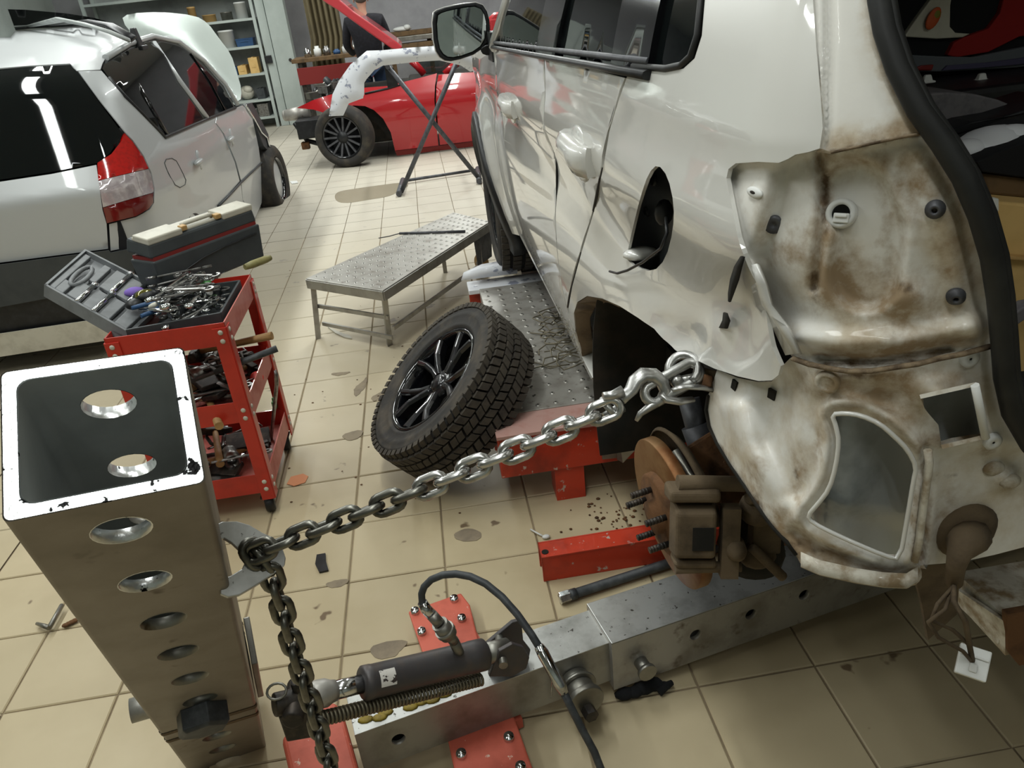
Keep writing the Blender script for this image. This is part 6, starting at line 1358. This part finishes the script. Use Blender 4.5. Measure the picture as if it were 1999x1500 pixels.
for px, py in ((388, 316), (451, 271)):
    p = msk(px, py, -.02); m = MB(); m.ball(p, .085, 16, (.25, 1, .2)); m.obj('door_handle', MT['silver'], car)
    p = msk(px + 1, py - 4, .004); m = MB(); m.ball(p, .06, 16, (.2, .8, 1)); m.obj('handle_cup', MT['silver'], car)
FL = [(319, 312), (341, 308), (354, 332), (366, 358), (347, 369), (328, 338)]
m = MB(); m.tube([msk(x, y, -.001) for x, y in smooth_poly(FL, 1)], .0022, 6, closed=True); m.obj('fuel_flap', MT['darkgrey'], car)
for pts in ([(-60, 30), (0, 26), (60, 24), (128, 28), (180, 40), (224, 54), (262, 70)], [(100, 8), (176, 12), (220, 20), (252, 38), (268, 48)]):
    far_ = pts[0][0] > 0; m = MB(); ps = [msk(x, y + 40 if not far_ else y + 50, 0) + V((0, 0, .085 if not far_ else .06)) for x, y in pts]
    m.tube(ps, .032, 10, sy=.35); m.obj('roof_bar', MT['steelin'] if not far_ else MT['blackplastic'], car)
p = msk(268, 84, 0); m = MB(); m.box(p + V((.0, 0, .03)), (.05, .09, .11), taper=(.5, .6)); m.box(p + V((.02, 0, -.03)), (.04, .12, .03)); m.obj('bar_foot', MT['blackplastic'], car, bevel=.006)
# raised bonnet
hn_ = V((0, -.94, .34)).normalized(); hp0 = V((-2.2, 7.35, 1.25))
HD = smooth_poly([(235, 38), (252, 26), (315, 23), (381, 30), (406, 45), (427, 74), (451, 105), (462, 140), (472, 175), (469, 200), (448, 190), (400, 165), (330, 120), (270, 80)], 1)
def hdf(x, y):
    p = atp(x, y, hp0, hn_); e = min(45, pdist((x, y), HD)); return p + hn_ * (.05 * sst(0, 45, e))
patch('bonnet', HD, hdf, MT['silverhood'], car, 12, (), .02)
fc = aty(527, 351, 6.95); fc.x = -1.50; fc = atx(529, 351, -1.47)
wheel(fc, (1, -.08, 0), .315, .205, .2, car, nm='wheel')
m = MB(); m.lathe([(.2, .05), (.08, .075), (0, .08)], fc, (1, -.08, 0), 20); m.obj('wheel_trim', MT['silver'], car)
m = MB()
for pts in ([(474, 205), (492, 200), (506, 226), (524, 262), (529, 300), (515, 285), (500, 245), (490, 221)],):
    q = [msk(x, y, -.01) for x, y in pts[:1]]; p0 = msk(491, 224, 0); m.prism([atx(x, y, p0.x + .0) for x, y in pts], (-.05, 0, 0))
m.obj('bent_wing', MT['darkgrey'], car, bevel=.004)
m = MB(); m.tube([atx(x, y, msk(491, 224).x + .01) for x, y in ((478, 204), (496, 232), (510, 258), (521, 268), (526, 290))], .012, 8); m.obj('wing_strip', MT['chrome'], car)
def csec(y):
    t = sst(6.6, 7.2, y); top = (1.5 + .1 * sst(4.3, 5.9, y)) * (1 - t) + .98 * t - .12 * sst(7.3, 8.1, y); lx = -3.16 + .1 * sst(7.3, 8.1, y) + .07 * sst(4.6, 4.0, y)
    return [V((x, y, z)) for x, z in ((-1.75, top - .08), (-2.3, top - .06), (-2.8, top - .08), (lx + .22, top - .16), (lx + .02, min(.95, top - .1)), (lx, .6), (lx + .05, .25), (-2.3, .22), (-1.5, .25), (-1.5, .6))]
m = MB(); m.loft([csec(y) for y in (4.55, 4.8, 5.4, 6.0, 6.6, 6.9, 7.2, 7.6, 8.0, 8.12)], closed=True, cap=True); m.obj('far_side_body', MT['silver'], car)
m = MB(); m.box((-2.3, 4.25, .5), (1.5, .45, .5)); m.box((-2.3, 4.6, 1.15), (1.3, .3, .5)); m.obj('dark_blocks', MT['blackcloth'], car)  # black blocks added to keep the inside dark behind the glass
rwc = V((-1.52, 4.75, .315)); wheel(rwc, (1, 0, 0), .315, .2, .2, car)

# ================================================================ RED ROADSTER
def rc(px, py, off=0):
    p = aty(px, py, 9.1)
    for _ in range(6):
        y = 9.05 + .16 * max(0, (p.z - .55) / .3) ** 2 + .05 * ((.55 - p.z) / .4 if p.z < .55 else 0) ** 2 + (.5 * ((-.95 - p.x) / .5) ** 2 if p.x < -.95 else 0) + off
        p = aty(px, py, y)
    return p
red = thing('red_car', 'red sports car with raised bonnet and missing nose at the back of the workshop', 'car', (.5, 9.9, 0))
def rp(name, poly, mat, off=0, cell=12, th=.02): return patch(name, poly, lambda x, y: rc(x, y, off), MT[mat], red, cell, (), th)
rp('front_wing', [(579, 211), (610, 196), (644, 185), (680, 177), (714, 171), (756, 168), (784, 161), (820, 152), (853, 143), (849, 168), (848, 196), (852, 245), (856, 284), (771, 294), (763, 259), (748, 232), (730, 215), (712, 207), (690, 206), (668, 213), (647, 225), (612, 214)], 'red')
rp('door', [(856, 146), (890, 143), (924, 141), (960, 142), (1000, 144), (1030, 150), (1030, 262), (917, 276), (859, 283), (855, 245), (851, 196), (852, 168)], 'red')
rp('sill', [(771, 295), (860, 285), (1030, 264), (1030, 272), (917, 287), (775, 304)], 'darkred', .03)
m = MB(); m.tube([rc(x, y, -.004) for x, y in ((712, 183), (756, 173), (790, 163))], .012, 6); m.obj('wing_seal', MT['blackplastic'], red)
HP_ = [(612, -12), (640, 8), (658, 19), (716, 61), (764, 95), (780, 97), (786, 92), (776, 83), (736, 54), (690, 22), (664, 0), (652, -14)]
m = MB(); m.prism([aty(x, y, 9.35) for x, y in HP_], (0, 1.15, 0)); m.obj('bonnet', MT['redhood'], red, bevel=.015, seg=3)
for l in ([(803, 119), (815, 130), (828, 145)], [(902, 116), (884, 130), (868, 145)]):
    m = MB(); m.tube([aty(x, y, 9.5) for x, y in l], .04, 8); m.obj('screen_pillar', MT['red'], red)
m = MB(); m.prism([aty(x, y, 9.75) for x, y in ((808, 119), (902, 117), (868, 144), (832, 145))], (0, .02, 0)); m.obj('windscreen', MT['glass'], red)
m = MB(); a = aty(700, 180, 9.6); m.box((-.45, 9.85, .45), (1.1, 1.25, .55)); m.box((.9, 9.95, .5), (1.9, 1.3, .5)); m.obj('engine_bay', MT['underbody'], red, bevel=.03)
rnd = random.Random(11)
for k in range(14):
    px, py = rnd.uniform(610, 760), rnd.uniform(152, 180); py = 196 - (px - 600) * .22 + rnd.uniform(-22, -6); c = aty(px, py, 9.5 + rnd.uniform(0, .6)); c.z = max(c.z, .7)
    m = MB(); (m.cyl(c, c + V((rnd.uniform(-.1, .1), .05, .06)), .04, n=10) if k % 2 else m.box(c, (.12, .1, .07), Matrix.Rotation(rnd.uniform(-.6, .6), 3, 'Z'))); m.tube([c, c + V((.08, .02, .05)), c + V((.16, .0, .0))], .012, 6)
    m.obj('engine_part', MT[['toolsteel', 'darkgrey', 'steel', 'blackplastic'][k % 4]], red)
m = MB(); a, b = aty(556, 226, 9.45), aty(604, 218, 9.45); m.cyl(a, b, .06, .085, n=18); m.ball(a, .06, 14, (.5, 1, 1)); m.obj('headlamp_back', MT['aluplate'], red)
m = MB(); m.box(aty(612, 248, 9.3), (.34, .3, .2)); m.tube([aty(575, 240, 9.4), aty(600, 275, 9.3), aty(640, 285, 9.25)], .03, 8); m.cyl(aty(585, 250, 9.4), aty(640, 240, 9.4), .05); m.obj('nose_frame', MT['blackplastic'], red, bevel=.02)
m = MB(); m.box(aty(597, 284, 9.25), (.09, .08, .08)); m.obj('bracket', MT['rust'], red, bevel=.01)
wc2 = aty(674, 267, 8.98); wc2.z = .325
ax2 = V((-.30, -.95, 0)).normalized(); F2 = wheel(wc2, ax2, .325, .225, .225, red)
m = MB(); m.lathe([(.225, .085), (.21, .09), (.205, .07), (.20, -.02), (.0, -.03)], wc2, ax2, 32); m.obj('wheel_dish', MT['blackplastic'], red)
for k in range(14):
    a = 2 * pi * k / 14; m = MB(); c0, c1 = wc2 + F2 @ V((.05 * cos(a), .05 * sin(a), .06)), wc2 + F2 @ V((.212 * cos(a), .212 * sin(a), .085)); m.bar(c0, c1, .02, .02, ax2); m.obj('spoke', MT['pipe'], red)
m = MB(); m.lathe([(.065, .05), (.06, .085), (0, .09)], wc2, ax2, 20); m.obj('hub_cap', MT['blackplastic'], red)
rearw = V((1.75, 9.1, .325)); wheel(rearw, (0, -1, 0), .325, .225, .225, red)
m = MB(); m.loft([[V((x, 9.12 + .03 * k, z0)), V((x, 9.08, .5)), V((x, 9.25, z1)), V((x, 9.9, z1 + .03)), V((x, 10.6, z1)), V((x, 10.75, .5)), V((x, 10.6, z0))] for k, (x, z0, z1) in enumerate(((1.0, .2, .82), (1.5, .25, .86), (2.2, .25, .84), (2.6, .3, .76)))]); m.obj('tail', MT['red'], red)
m = MB(); m.tube([aty(950, 90, 10.0), aty(953, 45, 10.0), aty(966, 33, 10.0), aty(1000, 28, 10.0)], .05, 10); m.box(aty(980, 60, 10.0), (.3, .1, .3)); m.obj('seat_back', MT['red'], red, bevel=.03)
# ================================================================ PRIMED BUMPER ON A CROSSED STAND
st = thing('crossed_stand', 'grey crossed pipe stand carrying the primed bumper in front of the red car', 'stand', (.1, 7.35, 0))
fa, fb = atz(783, 376, .02), atz(938, 352, .02)
ta, tb2 = aty(757, 130, 7.3), aty(897, 108, 7.3)
for a, b in ((ta, fb), (tb2, fa)):
    m = MB(); m.cyl(a, b, .021, n=12); m.obj('pipe', MT['pipe'], st)
for f_ in (fa, fb):
    m = MB(); m.cyl(f_ + V((-.02, -.09, .01)), f_ + V((.02, .5, .01)), .026, n=12); m.obj('foot_pipe', MT['pipe'], st)
m = MB(); m.cyl(ta + V((0, -.04, 0)), ta + V((0, .45, 0)), .02); m.cyl(tb2 + V((0, -.04, 0)), tb2 + V((0, .45, 0)), .02); m.cyl(fa + V((0, .45, .01)), fb + V((0, .45, .01)), .014); m.obj('rest_bar', MT['pipe'], st)
m = MB(); m.prism([aty(x, y, 7.3) for x, y in ((750, 128), (768, 132), (778, 168), (757, 172))], (0, .02, 0)); m.obj('rest_plate', MT['blackplastic'], st)
BP = [(642, 227), (649, 184), (662, 157), (684, 126), (716, 99), (748, 98), (800, 93), (847, 90), (884, 92), (912, 100), (934, 116), (938, 134), (918, 140), (900, 128), (858, 118), (812, 121), (748, 128), (732, 136), (716, 154), (711, 162), (711, 184), (708, 192), (681, 202), (670, 226)]
def bf(x, y): return aty(x, y, 7.16 + .25 * sst(120, 0, x - 640) * 1.0 + .25 * sst(870, 940, x) - .05 * sst(0, 14, pdist((x, y), BP)))
o = patch('car_bumper', BP, bf, MT['primer'], None, 10, (), .006)
tag(o, 'white primed plastic car bumper with grey patches resting on the crossed stand', 'bumper')
# ================================================================ PERSON
def skinm(name, vs, es, mat, parent, sub=2):
    me = bpy.data.meshes.new(name); off = wloc(parent); me.from_pydata([V(v[0]) - off for v in vs], es, []); me.materials.append(mat)
    o = bpy.data.objects.new(name, me); COL.objects.link(o); o.parent = parent; LOC[o.name] = off
    me.skin_vertices if me.skin_vertices else None
    md = o.modifiers.new('skin', 'SKIN'); md.use_smooth_shade = True
    for i, v in enumerate(vs): me.skin_vertices[0].data[i].radius = v[1] if isinstance(v[1], tuple) else (v[1], v[1])
    me.skin_vertices[0].data[0].use_root = True
    s_ = o.modifiers.new('sub', 'SUBSURF'); s_.levels = s_.render_levels = sub; return o
pxx = aty(712, 50, 10.9).x; PB_ = V((pxx, 10.9, 0))
per = thing('person', 'person in a black long sleeved top standing behind the raised red bonnet', 'person', PB_)
def q_(x, y, z): return PB_ + V((x, y, z))
bv = [(q_(0, 0, .95), .12), (q_(0, .01, 1.15), (.13, .09)), (q_(0, .02, 1.34), (.12, .08)), (q_(0, .02, 1.49), .052), (q_(0, .04, 1.56), .052), (q_(0, .05, 1.66), .085), (q_(0, .05, 1.73), .07),
      (q_(-.17, .02, 1.38), .045), (q_(-.25, .06, 1.15), .043), (q_(-.20, .26, 1.02), .032), (q_(-.17, .34, 1.01), .026), (q_(.17, .02, 1.38), .045), (q_(.25, .06, 1.15), .043), (q_(.20, .26, 1.02), .032), (q_(.17, .34, 1.01), .026),
      (q_(-.09, 0, .86), .085), (q_(-.10, .01, .48), .058), (q_(-.10, -.02, .10), .042), (q_(-.11, .12, .045), .04), (q_(.09, 0, .86), .085), (q_(.10, .01, .48), .058), (q_(.10, -.02, .10), .042), (q_(.11, .12, .045), .04)]
be = [(0, 1), (1, 2), (2, 3), (3, 4), (4, 5), (5, 6), (2, 7), (7, 8), (8, 9), (9, 10), (2, 11), (11, 12), (12, 13), (13, 14), (0, 15), (15, 16), (16, 17), (17, 18), (0, 19), (19, 20), (20, 21), (21, 22)]
for sx, hi in ((-1, 10), (1, 14)):
    h0 = bv[hi][0]
    for f_, (dx, dz, ln) in enumerate(((-.028, .012, .075), (-.012, .018, .085), (.006, .016, .08), (.022, .008, .062), (.03, -.02, .05))):
        b_ = len(bv); d1 = V((dx * .9, ln * .5, dz * .6)); bv.append((h0 + d1, .010)); bv.append((h0 + d1 + V((dx * .2, ln * .45, -.018)), .0085)); be += [(hi, b_), (b_, b_ + 1)]
skinm('body', bv, be, MT['skin'], per)
skinm('top', [(q_(0, 0, .84), (.185, .135)), (q_(0, .01, 1.15), (.19, .13)), (q_(0, .02, 1.36), (.20, .13)), (q_(0, .03, 1.51), (.105, .10)), (q_(-.205, .02, 1.415), .075), (q_(-.27, .06, 1.15), .06), (q_(-.21, .25, 1.03), .046), (q_(.205, .02, 1.415), .075), (q_(.27, .06, 1.15), .06), (q_(.21, .25, 1.03), .046)], [(0, 1), (1, 2), (2, 3), (2, 4), (4, 5), (5, 6), (2, 7), (7, 8), (8, 9)], MT['cloth'], per)
skinm('trousers', [(q_(0, 0, .95), (.175, .12)), (q_(-.095, 0, .82), .105), (q_(-.10, .01, .48), .075), (q_(-.10, -.01, .10), .065), (q_(.095, 0, .82), .105), (q_(.10, .01, .48), .075), (q_(.10, -.01, .10), .065)], [(0, 1), (1, 2), (2, 3), (0, 4), (4, 5), (5, 6)], MT['jeans'], per)
m = MB(); m.ball(q_(0, .03, 1.70), .098, 16, (.9, 1.08, 1.0)); m.obj('hair', MT['hair'], per)
m = MB(); [m.ball(q_(sx * .088, .045, 1.655), .026, 8, (.4, .8, 1.2)) for sx in (-1, 1)]; m.ball(q_(0, .15, 1.65), .018, 8, (.8, 1, 1.2)); m.ball(q_(-.032, .135, 1.675), .012, 8); m.ball(q_(.032, .135, 1.675), .012, 8); m.obj('face', MT['skin'], per)
for sx in (-1, 1):
    m = MB(); m.ball(q_(sx * .11, .05, .04), .09, 12, (.55, 1.5, .55)); m.box(q_(sx * .11, .05, .012), (.1, .27, .024)); m.obj('shoe', MT['blackplastic'], per, bevel=.008)

# ================================================================ THINGS IN THE BOOT
def slab(name, pts, y, dep, mat, parent=None, bevel=.004): 
    m = MB(); m.prism([aty(a, b, y) for a, b in pts], (0, dep, 0)); return m.obj(name, MT[mat] if isinstance(mat, str) else mat, parent, bevel=bevel)
bag = thing('sports_bag', 'black white and red sports bag in the boot of the white car', 'bag', aty(1900, 140, 1.4))
slab('bag_body', [(1715, -70), (2080, -70), (2080, 120), (1990, 150), (1800, 150), (1740, 90)], 1.40, .2, 'blackcloth', bag, .015)
slab('white_panel', [(1765, 72), (1790, 36), (1818, -2), (1832, -70), (1868, -70), (1856, 10), (1855, 52), (1866, 64), (1895, 66), (1880, 73), (1830, 76)], 1.39, .012, 'cream', bag, .002)
slab('red_panel', [(1885, 72), (1930, 56), (1952, 26), (1962, -10), (1968, -70), (2080, -70), (2080, 60), (1990, 72), (1930, 102), (1868, 112), (1850, 108), (1862, 84)], 1.39, .012, M('bag_red', '#8e1512', .8), bag, .002)
p = aty(1822, 36, 1.384); m = MB(); m.ball(p, .019, 16, (.62, .16, 1), Matrix.Rotation(.45, 3, 'Y')); m.obj('badge_lower', M('badge_orange', '#c2572a', .6), bag)
p = aty(1828, 29, 1.383); m = MB(); m.ball(p, .012, 14, (.62, .2, .7), Matrix.Rotation(.45, 3, 'Y')); m.obj('badge_upper', M('badge_olive', '#7f7a2a', .6), bag)
slab('grey_band', [(1752, 106), (1830, 110), (1900, 112), (1990, 94), (2080, 76), (2080, 120), (1985, 132), (1850, 140), (1790, 140), (1768, 128)], 1.385, .012, M('bag_grey', '#5d6166', .8), bag, .002)
slab('blue_stripe', [(1850, 128), (1930, 122), (1990, 114), (2080, 100), (2080, 112), (1990, 126), (1900, 134), (1840, 138)], 1.38, .008, M('bag_lilac', '#4a4660', .8), bag, .002)
slab('dark_red_stripe', [(1776, 138), (1800, 128), (1824, 126), (1820, 138)], 1.38, .008, 'darkred', bag, .002)
zb_ = aty(1800, 150, 1.4).z - .004
crt2 = thing('crate', 'black plastic crate under the sports bag at the back of the boot', 'crate', (1.1, 1.48, .98))
MB().box(*box3(.60, 1.75, 1.24, 1.66, .985, zb_)).obj('crate_body', MT['blackplastic'], crt2, bevel=.01)
MB().box(*box3(.595, 1.755, 1.232, 1.24, zb_ - .05, zb_ - .02)).obj('crate_rim', MT['darkgrey'], crt2, bevel=.004)
for px, py, l in ((1810, 153, 'left'), (1916, 150, 'right')):
    p = aty(px, py, 1.32); m = MB(); m.box(p, (.018, .012, .012), taper=(.6, .6)); m.box(p + V((0, 0, -.006)), (.026, .014, .004)); tag(m.obj('white_hook', MT['white'], None, bevel=.002), f'small white plastic hook in the boot below the sports bag, {l} one', 'hook')
slab0 = [(1792, 184), (1850, 180), (1905, 184), (1950, 195), (1986, 210), (1960, 216), (1915, 224), (1870, 236), (1836, 248), (1815, 224)]
o = slab('parcel_shelf', slab0, 1.15, .12, 'parcel', None, .006); tag(o, 'grey carpeted parcel shelf lying in the boot of the white car', 'shelf')
o = slab('black_tray', [(1850, 256), (1900, 238), (1960, 228), (2080, 190), (2080, 206), (1990, 226), (1880, 260), (1862, 262)], 1.10, .1, 'blackplastic', None, .004); tag(o, 'black plastic tray edge below the parcel shelf in the boot', 'tray')
m = MB(); c = aty(1930, 278, 1.05); m.ball(c, .042, 16, (1.15, 1, .48), Matrix.Rotation(-.2, 3, 'Y')); m.ball(c + V((-.035, -.01, -.006)), .025, 12, (1, 1, .7)); m.ball(c + V((.03, -.01, .004)), .028, 12, (1.1, 1, .7)); tag(m.obj('white_bundle', MT['primer']), 'white crumpled bundle wedged in the boot above the cartons', 'bundle')
o = slab('black_board', [(1906, 316), (1960, 292), (2080, 250), (2080, 356), (1990, 346), (1918, 336)], .99, .16, 'blackcloth', None, .004); tag(o, 'black board across the boot above the cardboard carton', 'board')
o = slab('brown_case', [(1915, 338), (2000, 348), (2080, 356), (2080, 392), (1990, 386), (1930, 380)], 1.0, .18, 'oldwood', None, .004); tag(o, 'dark brown box under the black board in the boot', 'box')
crt = thing('carton', 'yellow brown cardboard carton with taped flap in the boot', 'box', aty(1990, 620, .95))
slab('front_side', [(1940, 392), (2000, 398), (2260, 422), (2330, 800), (2150, 800), (1972, 800), (1962, 660), (1955, 530)], .95, .2, 'card', crt, .004)
slab('flap', [(1948, 498), (1995, 503), (2090, 508), (2090, 514), (1995, 509), (1950, 504)], .935, .02, 'tanp', crt, .001)
slab('tape', [(1938, 388), (1950, 388), (1950, 412), (1944, 414)], .94, .01, 'white', crt, .001)
o = slab('grey_strap', [(1974, 618), (2005, 596), (2040, 590), (2040, 606), (2005, 622), (1980, 640)], .9, .02, 'parcel', None, .002); tag(o, 'grey strap hanging in front of the carton in the boot', 'strap')
